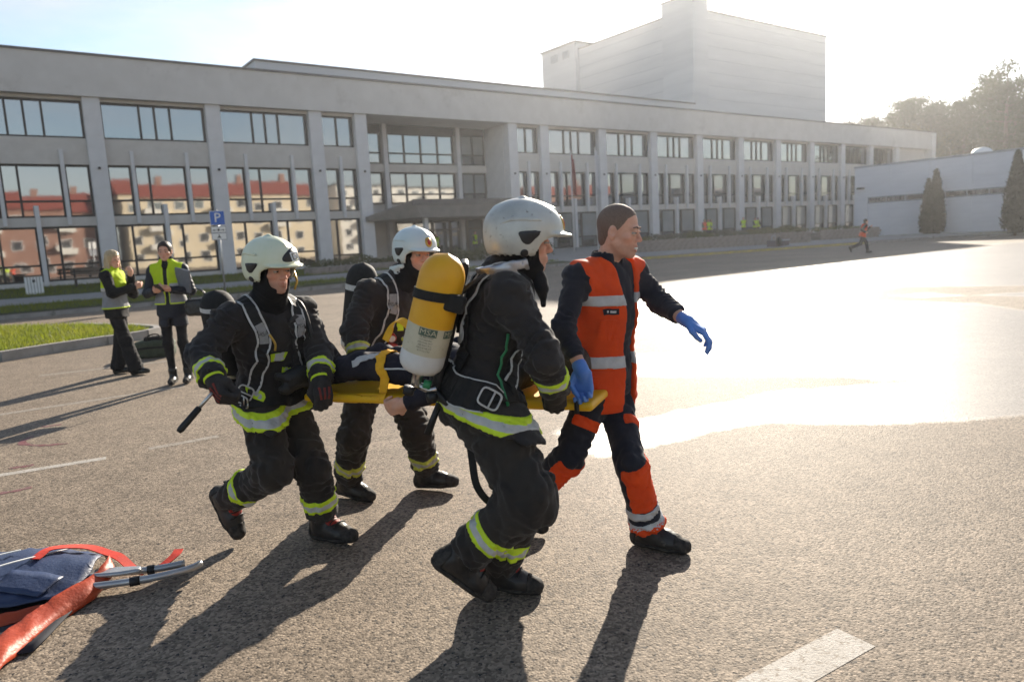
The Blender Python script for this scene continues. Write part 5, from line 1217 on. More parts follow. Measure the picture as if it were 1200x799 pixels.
f1.strap('storm_flap', [T(-.075, .14, .92), T(-.085, .16, .70), T(-.10, .17, .45), T(-.10, .17, .10)], .085, d['torso'], 'turnout', jk, o=.006, thick=.012)
f1.text_on('F', .06, project(d['torso'], [T(-.085, .16, .70)], .021)[0], -f1.R, f1.up, 'piping', jk)
# breathing mask and regulator hanging on the chest, hose over the shoulder
mk = U(.02, ell(T(-.05, .20, .30), (.085, .05, .060), f1.M), ell(T(-.10, .215, .24), (.045, .035, .05), f1.M), rc(T(-.02, .21, .30), T(.06, .19, .36), .03, .02), ell(T(.02, .215, .22), (.05, .03, .035), f1.M)); f1.add('breathing_mask', crumple(mk, .006, 70, 2), .007, 'black_rubber')
f1.mesh('air_hose', *tube_np(catmull([T(-.11, .21, .26), T(-.17, .19, .36), T(-.16, .16, .62), T(-.15, .06, .98), T(-.12, -.10, .92)], 6), .013, 8), 'black_rubber')
f1.add('radio', rbox(T(-.19, .12, .34), (.026, .02, .05), f1.M, .008), .006, 'black_rubber'); f1.mesh('radio_knob', *tube_np([T(-.19, .13, .44), T(-.215, .13, .50)], .016, 8), 'black_rubber')
f1.mesh('whistle_cord', *tube_np(catmull([T(.075, .155, .80), T(.055, .17, .70), T(.06, .175, .63)], 5), .006, 6), 'emblem_gold'); 
for cx, cz, w in ((.165, .06, .07), (-.16, .03, .06)):
    c_ = project(d['torso'], [T(cx, .12, cz)], .025)[0]; n_ = grad(d['torso'], c_[None])[0]; buckle(f1, c_, np.cross(f1.up, n_), f1.up, w, .06)
c_ = project(d['torso'], [T(.185, .09, .10)], .03)[0]; n_ = grad(d['torso'], c_[None])[0]; buckle(f1, c_, np.cross(f1.up, n_)*.6+f1.up, f1.up*.6-np.cross(f1.up, n_), .10, .075, 'piping')
# tank in a black cover, seen over his right shoulder
tk, ax, L = cylinder_tank(f1, T(.115, -.20, .06), T(.155, -.25, 1.06), .088, [(0, .10, 'metal'), (.10, .80, 'webbing'), (.80, .845, 'piping'), (.845, 1.0, 'webbing')])
f1.add('back_plate', rbox(T(.05, -.155, .45), (.12, .02, .24), f1.M, .02), .01, 'black_rubber')
# gloves
for sd, W_, D_, N_, cu in (('r', j['rw'], unit(j['rw']-j['re'])*.75+np.array([.12, -.05, -.55]), np.array([.75, .35, -.25]), .95), ('l', j['lw'], unit(j['lw']-j['le'])+np.array([.15, 0, -.5]), np.array([-.4, .8, -.1]), .8)):
    g = U(.012, hand_field(W_, D_, N_, 1 if sd == 'r' else -1, cu, 1.12, 1.25, .7), rc(W_-unit(D_)*.05, W_+unit(D_)*.02, .050, .040)); go = f1.add('glove', g, .0055, 'glove')
    f1.band('glove_cuff', g, W_-unit(D_)*.012, unit(D_), .014, .08, 'lime', go, o=.003, h=.005)
    x_ = unit(np.cross(unit(D_), -unit(N_)))
    for k in (-.026, -.004, .018):
        p0 = W_+unit(D_)*.04-unit(N_)*.02+x_*k; f1.strap('knuckle_pad', [p0, p0+unit(D_)*.035, p0+unit(D_)*.075+unit(N_)*.004], .010, g, 'glove_red', go, o=.001, thick=.003, per=3)
boot(f1, j['la'], j['lt'], j['lk']-j['la'], np.cross(unit(j['lt']-j['la']), (0, 0, 1)), s=1.08)
lat = unit(np.cross(j['rk']-j['ra'], (-0.55, 0.2, -0.6))); lat = lat if lat@f1.R > 0 else -lat
boot(f1, j['ra'], j['rt']+np.array([.02, -.06, -.02]), j['rk']-j['ra'], unit(np.array([-.45, -.89, 0])), s=1.08)
rod = tag(empty('rod_handle', (-1.40, 3.15, 0.0)), 'short black rod with metal neck held in a striped glove', 'tool'); rb_ = np.array([-1.40, 3.15, 0.0])
ra_ = W0 = j['rw']+np.array([-.005, -.035, -.05]); rdir = unit(np.array([-.12, -.09, -.14]))
mesh_obj('neck', np.array(tube_np([ra_-rdir*.05, ra_+rdir*.09], .008, 8)[0])-rb_, tube_np([ra_-rdir*.05, ra_+rdir*.09], .008, 8)[1], 'metal', rod)
V, Fc = tube_np([ra_+rdir*.08, ra_+rdir*.085, ra_+rdir*.20, ra_+rdir*.215], [.010, .0145, .0155, .010], 10); mesh_obj('grip', np.array(V)-rb_, Fc, 'black_rubber', rod)

# ---------------- rear left firefighter, pale helmet
f2 = Figure('firefighter in a pale blue-white helmet with black covered tank, behind the stretcher', JT['ff2']); j = f2.J; T = f2.T
HM = frame((0.10, -0.06, 1.0), (-0.76, -0.65, 0.0))
d, jk, tr = turnout(f2, 'band_dirty', seed=9)
nb_ = j['neck']-f2.up*.04
hf, cf = head_field(j['head'], HM, nb_); bd = inner_body(f2, [(hf, .0045, stubble(cf, j['head'], HM, k=.12))]); add_eyes(f2, j['head'], HM, par=bd)
hood(f2, j['head'], HM, nb_); hl = helmet(f2, j['head'], HM, 'helmet_white', cape='helmet_white')
harness(f2, d, None)
tk, ax, L = cylinder_tank(f2, T(.06, -.215, .05), T(.10, -.265, 1.08), .098, [(0, .10, 'metal'), (.10, .16, 'piping'), (.16, .70, 'webbing'), (.70, .76, 'piping'), (.76, 1.0, 'webbing')])
f2.add('back_plate', rbox(T(.03, -.155, .45), (.12, .02, .24), f2.M, .02), .01, 'black_rubber')
f2.mesh('valve_wheel', *lathe_np([(-.02, .001), (-.02, .022), (.02, .022), (.02, .001)], 12, T(.10, -.21, -.03), f2.up), 'blue_valve')
g0 = project(d['torso'], [T(.085, .16, .44)], .03)[0]; n_ = grad(d['torso'], g0[None])[0]
gg = f2.mesh('pressure_gauge', *lathe_np([(-.02, .001), (-.02, .030), (.012, .030), (.018, .024), (.012, .001)], 16, g0, n_), 'gauge_red'); f2.mesh('dial', *lathe_np([(.0185, .001), (.0185, .021)], 16, g0, -n_ if False else n_), 'white_print', gg)
f2.add('radio', rbox(T(.085, .185, .30), (.028, .022, .055), f2.M, .008), .006, 'gauge_red')
c_ = project(d['torso'], [T(.165, .09, .16)], .03)[0]; n_ = grad(d['torso'], c_[None])[0]; buckle(f2, c_, np.cross(f2.up, n_), f2.up, .09, .085)
mk = U(.02, ell(T(.0, .20, .16), (.08, .05, .06), f2.M), rc(T(.02, .19, .2), T(.09, .17, .30), .03, .02)); f2.add('breathing_mask', crumple(mk, .006, 70, 5), .008, 'black_rubber')
f2.strap('chest_patch', [T(.03, .15, .62), T(.025, .155, .54)], .04, d['torso'], 'lime', jk, o=.003, thick=.003)
for sd, W_, D_, N_ in (('r', j['rw'], unit(j['rw']-j['re'])+np.array([.2, .0, -.6]), np.array([.3, .9, 0])), ('l', j['lw'], unit(j['lw']-j['le'])+np.array([0, -.2, -.3]), np.array([0, -.3, -1]))):
    f2.add('glove', U(.012, hand_field(W_, D_, N_, 1 if sd == 'r' else -1, .85, 1.1, 1.25, .7), rc(W_-unit(D_)*.05, W_+unit(D_)*.02, .048, .040)), .006, 'glove')
boot(f2, j['la'], j['lt'], j['lk']-j['la'], unit(np.array([-.3, -.95, 0])), s=1.05, red=False); boot(f2, j['ra'], j['rt'], j['rk']-j['ra'], unit(np.array([-.5, -.86, 0])), s=1.05, red=False)
f2.mesh('loose_strap', *ribbon_np(catmull([T(.2, .02, .0), T(.21, .02, -.25), T(.20, .03, -.52)], 5), np.tile(f2.R, (11, 1)), .03, .004)[:2], 'webbing', None, False)

# ---------------- front right firefighter, worn silver helmet, yellow tank
f3 = Figure('firefighter in a scuffed silver helmet carrying a yellow air tank on the back', JT['ff3']); j = f3.J; T = f3.T
HM = frame((0.10, 0.0, 1.0), (0.06, -1.0, 0.0))
d, jk, tr = turnout(f3, seed=21, hemw=.070, hem=.072, legs=(.136, .108, .088), pelvis=(.19, .175, .16))
nb_ = j['neck']-f3.up*.04
hf, cf = head_field(j['head'], HM, nb_); bd = inner_body(f3, [(hf, .0042, stubble(cf, j['head'], HM, k=.15))]); add_eyes(f3, j['head'], HM, par=bd)
hood(f3, j['head'], HM, nb_); hl = helmet(f3, j['head'], HM, 'helmet_silver', cape='helmet_cape', s=1.04)
mf = U(.02, rc(rel(j['head'], HM, (.03, .055, -.125)), rel(j['head'], HM, (.03, .070, -.175)), .028, .030), rc(rel(j['head'], HM, (.03, .070, -.175)), rel(j['head'], HM, (.03, .085, -.235)), .030, .020, squash=(HM[1], .6))); f3.add('collar_flap', crumple(mf, .006, 50, 3), .008, 'black_cloth')
belt = harness(f3, d, None, label=False)
# wide padded hip belt with piping
hb, C, Sd, Nn = f3.strap('hip_pad', [T(.04, -.17, .16), T(.13, -.135, .12), T(.19, -.03, .05), T(.185, .07, -.01)], .115, d['torso'], 'webbing', o=.012, thick=.016, piping='piping')
c_ = C[-4]+Nn[-4]*.022; t_ = unit(C[-3]-C[-5]); buckle(f3, c_, t_, Sd[-4] if Sd[-4]@f3.up > 0 else -Sd[-4], .085, .07, 'piping', hb)
c2 = C[2]+Nn[2]*.02; buckle(f3, c2, unit(C[3]-C[1]), f3.up, .035, .05, 'piping', hb, bar=False)
# back frame, tank, straps
bpn = f3.add('back_plate', U(.02, rbox(T(.02, -.165, .50), (.075, .018, .27), f3.M, .018), rbox(T(.02, -.175, .10), (.12, .022, .07), f3.M, .02)), .009, 'black_rubber')
ta, tb = np.array([-.372, 2.792, 1.055]), np.array([-.222, 2.735, 1.515])
tk, ax, L = cylinder_tank(f3, ta, tb, .0875, [(0, .135, 'tank_white'), (.135, .20, 'tank_white'), (.20, .43, 'tank_label'), (.43, 1.0, 'tank_yellow')])
# print on the label, bent round the cylinder
view = unit(np.array([-.10, -2.76, .25])); v1 = unit(view-ax*(view@ax)); v2 = np.cross(ax, v1)
def on_tank(V, ang0, h0, ro, sc=1.0):
    a = ang0+V[:, 0]*sc/.0875; return ta+np.outer(h0+V[:, 1]*sc, ax)+(.0875+ro)*(np.outer(np.cos(a), v1)+np.outer(np.sin(a), v2))
def grid_patch(w, h, nu=10):
    V = np.array([(x, y, 0) for y in (-h/2, h/2) for x in np.linspace(-w/2, w/2, nu)]); return V, [(i, i+1, nu+i+1, nu+i) for i in range(nu-1)]
for a0 in (.12, 1.25):
    V, Fc = grid_patch(.070, .030); bx = f3.mesh('logo_box', on_tank(V, a0, .395*L, .0012), Fc, 'ink_green', tk, False)
    V, Fc = text_np('MSA', .030); f3.mesh('lettering', on_tank(V*np.array([1.15, 1, 1]), a0, .395*L, .0022), Fc, 'tank_label', bx, False)
rs9 = random.Random(4)
for k in range(6):
    V, Fc = text_np(' '.join(''.join(rs9.choice('IlTE1LH') for _ in range(rs9.randint(2, 5))) for _ in range(3)), .0085); f3.mesh('lettering', on_tank(V, .10, (.355-.022*k)*L, .0012), Fc, 'ink_dark', tk, False)
V, Fc = grid_patch(.03, .012); f3.mesh('label_mark', on_tank(V, .1, .11*L, .002-.012), Fc, 'ink_green', tk, False)
hp = [ta+ax*L*.665+(.0885)*(v1*math.cos(a)+v2*math.sin(a)) for a in np.linspace(0, 2*math.pi, 33)]; hn = [v1*math.cos(a)+v2*math.sin(a) for a in np.linspace(0, 2*math.pi, 33)]
# strap round the tank, tilted a little
hp = [p+ax*.012*math.sin(a+.6) for p, a in zip(hp, np.linspace(0, 2*math.pi, 33))]
V, Fc, _, _ = ribbon_np(np.array(hp), np.array(hn), .036, .005); ts = f3.mesh('tank_strap', V, Fc, 'webbing', tk, False)
f3.add('strap_pad', rbox(ta+ax*L*.66+v2*.075+v1*.055, (.042, .022, .034), np.stack([v2, v1, ax]), .01), .006, 'webbing', ts)
# valve, hoses, hand wheels under the tank
vv = f3.mesh('valve', *lathe_np([(-.055, .012), (-.05, .020), (-.03, .022), (-.005, .022), (.0, .030), (.012, .032), (.02, .02)], 14, ta, ax), 'metal', tk)
f3.mesh('valve_body', *tube_np([ta-ax*.045+v2*.01, ta-ax*.055+v2*.055, ta-ax*.04+v2*.085], .014, 8), 'metal', vv); f3.mesh('hand_wheel', *lathe_np([(-.016, .004), (-.016, .021), (.016, .023), (.016, .004)], 14, ta-ax*.075-v2*.02+v1*.01, ax), 'black_rubber', vv)
f3.mesh('hand_wheel', *lathe_np([(-.018, .004), (-.018, .022), (.018, .024), (.018, .004)], 14, ta-ax*.075+v2*.075+v1*.01, unit(ax-v2*.4)), 'black_rubber', vv); f3.mesh('green_coupling', *lathe_np([(-.014, .004), (-.014, .018), (.014, .018), (.014, .004)], 12, ta-ax*.03+v2*.045+v1*.012, v2), 'green_valve', vv)
f3.mesh('air_hose', *tube_np(catmull([ta-ax*.05+v2*.08, ta-ax*.09+v2*.14, T(.08, -.19, .0), T(.05, -.2, .3), T(.11, -.17, .75), T(.12, -.06, 1.02)], 6), .011, 8), 'black_rubber')
f3.strap('back_webbing', [T(.12, -.17, .62), T(.135, -.165, .40), T(.15, -.15, .16), T(.16, -.12, .0)], .05, d['torso'], 'webbing', o=.014, thick=.008)
f3.strap('strap_lining', [T(.115, -.15, .60), T(.12, -.16, .50), T(.125, -.16, .38)], .030, d['torso'], 'piping', o=.024, thick=.003)
# carabiner and hanging webbing loop
cb = j['pel']+f3.R*.165-f3.F*.02-f3.up*.045; cb = project(d['torso'], [cb], .025)[0]; n_ = grad(d['torso'], cb[None])[0]
cr_ = [cb+unit(np.cross(n_, f3.up))*.022*math.cos(a)-f3.up*.035*math.sin(a)+n_*.006 for a in np.linspace(0, 2*math.pi, 17)]
kb_ = f3.mesh('carabiner', *tube_np(cr_, .0055, 6), 'metal'); f3.mesh('gate_lock', *tube_np([cb+n_*.008-f3.up*.05, cb+n_*.008-f3.up*.01], .010, 8), 'metal', kb_)
hang = np.array([0, 0, -1.0]); fwd = np.array([1.0, 0, 0])
lp = catmull([cb-hang*-.03, cb+hang*.14+n_*.02, cb+hang*.26+n_*.03+fwd*.01, cb+hang*.325+fwd*.06+n_*.05, cb+hang*.27+fwd*.115+n_*.05, cb+hang*.12+fwd*.075+n_*.04, cb+hang*.02+fwd*.02+n_*.02], 6)
f3.mesh('webbing_loop', *ribbon_np(lp, np.tile(unit([-.25, -1, 0]), (len(lp), 1)), .030, .008)[:2], 'webbing', kb_, False); f3.mesh('loop_stitching', *ribbon_np(lp[1:6]+n_*.008, np.tile(unit([-.25, -1, 0]), (5, 1)), .032, .010)[:2], 'silver_band', kb_, False)
f3.mesh('green_cord', *tube_np(project(d['jacket'], catmull([T(.17, .05, .62), T(.19, .06, .35), T(.19, .09, .0), T(.19, .10, -.2)], 6), .012), .006, 6), 'green_valve')
f3.mesh('tool_handle', *tube_np([T(.10, -.15, -.10), T(.11, -.17, -.36)], [.012, .016], 8), 'black_rubber')
for sd, W_, D_, N_, sdn in (('r', j['rw'], unit(j['rw']-j['re'])+np.array([-.1, .25, -.5]), np.array([-.15, .9, .1]), 1), ('l', j['lw'], unit(j['lw']-j['le'])+np.array([0, 0, -.4]), np.array([-.1, -.9, 0]), -1)):
    g = U(.012, hand_field(W_, D_, N_, sdn, .75, 1.12, 1.25, .7), rc(W_-unit(D_)*.05, W_+unit(D_)*.02, .050, .042)); f3.add('glove', g, .0055, 'glove')
boot(f3, j['ra'], j['rt'], j['rk']-j['ra'], unit(np.array([.12, -.99, 0])), s=1.10); boot(f3, j['la'], j['lt'], j['lk']-j['la'], unit(np.array([-.2, -.97, 0])), s=1.06)
hp_ = j['ra']; f3.strap('boot_pull', [hp_+np.array([-.058, -.01, .02]), hp_+np.array([-.05, -.02, -.05]), hp_+np.array([-.03, -.03, -.09])], .03, None, 'lime', free=np.array([-.8, -.6, 0]))

# ---------------- paramedic, orange vest
pm = Figure('bareheaded paramedic in an orange vest and blue gloves, striding and smiling', JT['par']); j = pm.J; T = pm.T
HM = frame((0.13, -0.05, 1.0), (-0.42, -0.91, 0.0))
dd_ = dressed(pm, kr=.93, sleeve=(.068, .058, .048), chest=(.155, .165), depth=.76, hem=.06, skirt=.170, seed=31, fold=.011, legs=(.100, .080, .092), cuff=.015, crump=.007, wrist_back=.045, collar=False)
tr = pm.add('trousers', dd_['trousers'], .009, 'navy_cloth'); sh = pm.add('shirt', dd_['jacket'], .009, 'navy_cloth')
nb_ = j['neck']-pm.up*.04
hf, cf = head_field(j['head'], HM, nb_, 1.04, smile=True)
wr = unit(j['rw']-j['re']); wl2 = unit(j['lw']-j['le'])
bd = inner_body(pm, [(hf, .0040, stubble(cf, j['head'], HM, 1.04, .20)), (rc(j['re']+(j['rw']-j['re'])*.5, j['rw']+wr*.03, .034, .027), .007, None), (rc(j['le']+(j['lw']-j['le'])*.5, j['lw']+wl2*.03, .034, .027), .007, None)])
add_eyes(pm, j['head'], HM, 1.04, par=bd, brow='hair_short')
tee = ell(rel(j['head'], HM, (0, .083*1.04, -.066*1.04)), (.019, .010, .0055), HM); pm.add('teeth', tee, .003, 'white_print', bd)
short_hair(pm, j['head'], HM, 1.04, recede=.006)
# shirt collar
cl = sub(rc(j['neck']-pm.up*.03, j['neck']+pm.up*.035, .088, .080), rc(j['neck']-pm.up*.06, j['neck']+pm.up*.09, .066, .066), .004); cl = sub(cl, rbox(j['neck']+pm.F*.09+pm.up*.03, (.022, .06, .05), pm.M, .01), .01); pm.add('collar', cl, .007, 'navy_cloth', sh)
# vest: open at the front, cut away at the arms
tv = U(.05, dd_['torso'], rc(T(0, 0, .1), j['pel']-pm.up*.16, .155, .172, fold=.008, nf=2, seed=4, squash=(pm.F, .80)))
vest = off(tv, .014); vest = inter(vest, half(j['pel']-pm.up*.13, -pm.up), .01)
vest = sub(vest, rbox(T(-.045, .20, .35), (.045, .16, .60), frame(pm.up, pm.R-pm.F*.1), .03), .012)
vest = sub(vest, rc(T(-.05, .14, .75), T(-.03, .14, 1.15), .05, .10), .02); vest = sub(vest, rc(j['neck']-pm.up*.04, j['neck']+pm.up*.2, .078, .095), .02)
for a, b in (('rs', 're'), ('ls', 'le')): vest = sub(vest, rc(j[a]+unit(j[a]-(j['rs']+j['ls'])/2)*.035-pm.up*.02, j[b], .082, .075), .012)
vo = pm.add('vest', vest, .0075, 'hivis_orange')
vb = off(tv, .014)
def clipped(fd, cut): return fd
pm.band('reflective_band', vest, T(0, 0, .22), pm.up, .058, .30, 'silver_band', vo, o=.003, h=.0065, th=.01); pm.band('reflective_band', vest, T(0, 0, .74), pm.up, .052, .30, 'silver_band', vo, o=.003, h=.0065, th=.01)
nt, C, Sd, Nn = pm.strap('name_tape', [T(.14, .12, .655), T(.10, .15, .655), T(.06, .16, .655)], .028, vb, 'patient_cloth', vo, o=.004, thick=.003)
for i0, i1 in ((3, 4), (5, 10)): pm.mesh('faded_print', *ribbon_np(C[i0:i1+1]+Nn[i0:i1+1]*.0035, Nn[i0:i1+1], .010, .001)[:2], 'piping', nt, False)
pk, C, Sd, Nn = pm.strap('pocket', [T(.165, .07, .02), T(.13, .12, .02), T(.08, .15, .02)], .11, vb, 'hivis_orange', vo, o=.004, thick=.008); pm.strap('pocket_flap', [T(.165, .07, .12), T(.13, .12, .12), T(.08, .15, .12)], .035, vb, 'hivis_orange', vo, o=.010, thick=.006)
pm.strap('pocket', [T(.15, .10, .50), T(.12, .13, .50), T(.08, .155, .50)], .10, vb, 'hivis_orange', vo, o=.004, thick=.007)
pm.mesh('drawstring', *tube_np(catmull([T(-.05, .16, -.22), T(-.06, .17, -.28), T(-.05, .18, -.33)], 5), .004, 6), 'black_rubber', vo)
# orange knee panels, silver bands and cuffs on the trousers
for sd, a, b, c in (('r', 'rh', 'rk', 'ra'), ('l', 'lh', 'lk', 'la')):
    ax = unit(j[c]-j[b]); L_ = np.linalg.norm(j[c]-j[b]); tf = dd_['trousers']
    kn = unit(np.cross(ax, pm.R)); fr_ = pm.F-ax*(pm.F@ax); fr_ = unit(fr_)
    pnl = Fd(lambda p, c0=j[b]+ax*.10, a0=ax, f0=fr_, tf=tf: np.maximum.reduce([tf(p)-.004, -(tf(p)+.012), np.abs((p-c0)@a0)-.125, .012-(p-(c0-f0*.005))@f0, np.linalg.norm(p-c0, axis=1)-.19]), j[b]+ax*.10-.2, j[b]+ax*.10+.2)
    pm.add('knee_panel', pnl, .007, 'hivis_orange', tr)
    pm.band('reflective_band', tf, j[b]+ax*(L_*.66), ax, .040, .12, 'silver_band', tr); pm.band('reflective_band', tf, j[b]+ax*(L_*.84), ax, .038, .12, 'silver_band', tr); pm.band('cuff', tf, j[c]-ax*.035, ax, .055, .12, 'hivis_orange', tr)
    ax2 = unit(j[b]-j[a]); pm.band('thigh_patch', tf, j[a]+(j[b]-j[a])*.42+pm.F*.07+pm.R*(.03 if sd == 'r' else -.03), ax2, .055, .085, 'hivis_orange', tr)
gr = pm.add('glove', U(.008, hand_field(j['rw']+wr*.02, np.array([.10, .12, -1.0]), np.array([-.85, -.2, .05])*-1 if False else np.array([-.3, -.9, 0]), 1, .72, 1.06, 1.05, .6), rc(j['rw']-wr*.01, j['rw']+wr*.03, .034, .032)), .0045, 'nitrile')
gl = pm.add('glove', U(.008, hand_field(j['lw']+wl2*.02, np.array([.66, -.30, -.46]), np.array([-.25, .1, -1.0]), -1, .42, 1.06, 1.05, .35), rc(j['lw']-wl2*.01, j['lw']+wl2*.03, .034, .032)), .0045, 'nitrile')
boot(pm, j['la'], j['lt'], j['lk']-j['la'], unit(np.array([-.55, -.83, 0])), s=1.06, top=.04, red=False, name='shoe'); boot(pm, j['ra'], j['rt'], j['rk']-j['ra'], unit(np.array([-.6, -.8, 0])), s=1.04, top=.04, red=False, name='shoe')

# ---------------- spine board and patient
bo = tag(empty('spine_board', tuple(BL-np.array([0, 0, BZ]))), 'yellow plastic spine board carried by the crew', 'stretcher')
bl0 = BL-np.array([0, 0, BZ])
bf = rbox(BL+BD*BLEN/2+BW*.21, (BLEN/2, .21, .022), np.stack([BD, BW, np.array([0, 0, 1.0])]), .018)
for t in np.linspace(.08, .92, 6):
    for w in (.035, .385): bf = sub(bf, rbox(BL+BD*BLEN*t+BW*w, (.065, .017, .05), np.stack([BD, BW, np.array([0, 0, 1.0])]), .015), .006)
V, Fc = surface_net(bf, .010); mesh_obj('deck', V-bl0, Fc, 'board_yellow', bo)
for t in (.955,):
    c = BL+BD*BLEN*t-BW*.004; V, Fc, _, _ = ribbon_np(np.array([c+np.array([0, 0, z]) for z in (-.03, -.01, .01, .03)]), np.tile(-BW, (4, 1)), .022, .004); mesh_obj('edge_clip', V-bl0, Fc, 'black_rubber', bo)
def bp(t, w, z): return BL+BD*t+BW*w+np.array([0, 0, z])
PJ = dict(head=bp(1.36, .20, .135), neck=bp(1.20, .20, .12), pel=bp(.68, .21, .135), rs=bp(1.13, .01, .12), ls=bp(1.13, .40, .12), re=bp(.86, -.06, .085), rw=bp(.62, -.055, .0), le=bp(.86, .47, .14), lw=bp(.66, .36, .24), rh=bp(.64, .12, .13), lh=bp(.64, .30, .13), rk=bp(.30, .11, .155), lk=bp(.30, .31, .16), ra=bp(-.02, .12, .09), la=bp(-.02, .30, .09), rt=bp(-.06, .10, .22), lt=bp(-.06, .33, .22))
pt = Figure('patient in dark navy clothes strapped on the yellow spine board, hand gripping its edge', PJ); j = pt.J
# lying on the back: front of the body faces up
pt.M = np.stack([-BW, np.array([0, 0, 1.0]), BD]); pt.R, pt.F, pt.up = pt.M
dp = dressed(pt, kr=.90, sleeve=(.066, .058, .046), seed=51, fold=.010, hem=.05, skirt=.165, legs=(.098, .078, .07), crump=.006, collar=False, wrist_back=.03)
tro = pt.add('trousers', dp['trousers'], .010, 'patient_cloth'); pt.add('jacket', dp['jacket'], .010, 'patient_cloth')
HM = frame(BD+np.array([0, 0, .15]), -BW); hf, cf = head_field(j['head'], HM, j['neck'])
rw_d = unit(j['rw']-j['re'])
bd = inner_body(pt, [(hf, .006, cf), (U(.008, hand_field(j['rw'], BD*-.55+np.array([0, 0, -.18])+BW*.05, BW*.9+np.array([0, 0, .35]), 1, .75, 1.02, 1.0, .5), rc(j['rw']-rw_d*.06, j['rw']+rw_d*.02, .032, .028)), .0045, None), (hand_field(j['lw'], -BD, np.array([0, 0, -1.0]), -1, .4), .006, None)])
hs = inter(off(ell(rel(j['head'], HM, (0, -.015, .04)), (.075, .094, .086), HM), .010), half(rel(j['head'], HM, (0, .03, .05)), HM[1]), .01); pt.add('hair', crumple(hs, .004, 80, 2), .008, 'hair_brown')
boot(pt, j['ra'], j['rt'], j['rk']-j['ra'], -BW, s=1.0, red=False); boot(pt, j['la'], j['lt'], j['lk']-j['la'], -BW, s=1.0, red=False)
tf = dp['trousers']
# grey reflective strip along the near thigh, white piping
pt.strap('reflective_strip', [bp(.30, .0, .20), bp(.36, .01, .245), bp(.43, .05, .28)], .034, tf, 'silver_band', tro, o=.004, thick=.003)
pt.strap('seam_piping', [bp(.46, .0, .17), bp(.56, -.01, .16), bp(.66, -.01, .17)], .008, tf, 'piping', tro, o=.004, thick=.003)
# restraint strap over the thighs with slack loop
allp = U(.02, dp['trousers'], dp['jacket'], bf)
sb = tag(empty('restraint_strap', tuple(BL)), 'orange-yellow restraint strap over the patient', 'strap')
C = project(allp, catmull([bp(.47, -.012, -.01), bp(.47, -.01, .08), bp(.45, .02, .20), bp(.46, .10, .28), bp(.47, .21, .29), bp(.47, .33, .26), bp(.47, .43, .10), bp(.47, .43, -.01)], 7), .006); N = grad(allp, C, .02)
V, Fc, _, _ = ribbon_np(C, N, .048, .005); mesh_obj('webbing', V-BL, Fc, 'strap_yellow', sb, False)
C = catmull([bp(.46, .10, .285), bp(.50, .12, .36), bp(.56, .10, .385), bp(.62, .10, .33), bp(.60, .13, .29)], 7); V, Fc, _, _ = ribbon_np(C, np.tile(unit(np.array([0, -.5, 1.0])), (len(C), 1)), .045, .005); mesh_obj('slack_end', V-BL, Fc, 'strap_yellow', sb, False)
# ------------------------------------------------------------------ bystanders
def stand(pos, az, h=1.70, **over):
    """standing joints, facing azimuth az (degrees from +Y towards +X)"""
    b = dict(head=(0, .02, 1.575), neck=(0, 0, 1.42), pel=(0, 0, .93), rs=(.175, 0, 1.365), ls=(-.175, 0, 1.365), re=(.235, -.03, 1.09), rw=(.22, .07, .86), le=(-.235, -.03, 1.09), lw=(-.22, .07, .86),
             rh=(.085, 0, .90), lh=(-.085, 0, .90), rk=(.095, .025, .49), lk=(-.095, .025, .49), ra=(.10, -.02, .085), la=(-.10, -.02, .085), rt=(.13, .13, .03), lt=(-.13, .13, .03))
    b.update(over); a = R(az); f = np.array([math.sin(a), math.cos(a)]); r = np.array([math.cos(a), -math.sin(a)]); k = h/1.70; z0 = pos[2] if len(pos) > 2 else 0
    return {n: np.array([pos[0]+(r[0]*v[0]+f[0]*v[1])*k, pos[1]+(r[1]*v[0]+f[1]*v[1])*k, v[2]*k+z0]) for n, v in b.items()}
def hm(az, tilt=0.0):
    a = R(az); return frame((math.sin(a)*tilt, math.cos(a)*tilt, 1.0), (math.cos(a), -math.sin(a), 0))
def vest(fig, tors, hem_z, front=.0, split=None, trim='lime', top='hivis_yellow', low='hivis_grey', grow=.016, sl=.072, long=.17):
    """sleeveless vest: coloured yoke, grey skirt, bright trim"""
    j = fig.J; up = fig.up
    v = U(.04, tors, rc(fig.T(0, 0, .15), j['pel']-up*long*.8, .150, .165, squash=(fig.F, .8))); v = off(v, grow); hem = np.array([0, 0, hem_z])+j['pel']*np.array([1, 1, 0])
    v = inter(v, half(hem, -up), .008)
    v = sub(v, rc(j['neck']-up*.02, j['neck']+up*.2, .070, .085), .015)
    for a, b in (('rs', 're'), ('ls', 'le')): v = sub(v, rc(j[a]+unit(j[a]-(j['rs']+j['ls'])/2)*.03, j[b], sl, sl), .010)
    if front: v = sub(v, rbox(fig.T(0, .20, .3), (front, .15, .7), fig.M, .01), .008)
    cut = fig.T(0, 0, .52) if split is None else split
    a = fig.add('vest', inter(v, half(cut, -up), .002), .008, top); b = fig.add('vest_skirt', inter(v, half(cut+up*.001, up), .002), .008, low, a)
    fig.band('hem_trim', v, hem+up*.012, up, .020, .30, trim, a, o=.003, h=.008)
    fig.band('reflective_band', v, cut, up, .05, .30, 'silver_band', a, o=.003, h=.008)
    return v, a
def face(fig, HM, s=1.0, h=.005, iris=(.08, .07, .05), brow='hair_brown', extra=()):
    j = fig.J; hf, cf = head_field(j['head'], HM, j['neck']-fig.up*.02, s); bd = inner_body(fig, [(hf, h, cf)]+list(extra)); add_eyes(fig, j['head'], HM, s, par=bd, iris=iris, brow=brow); return bd

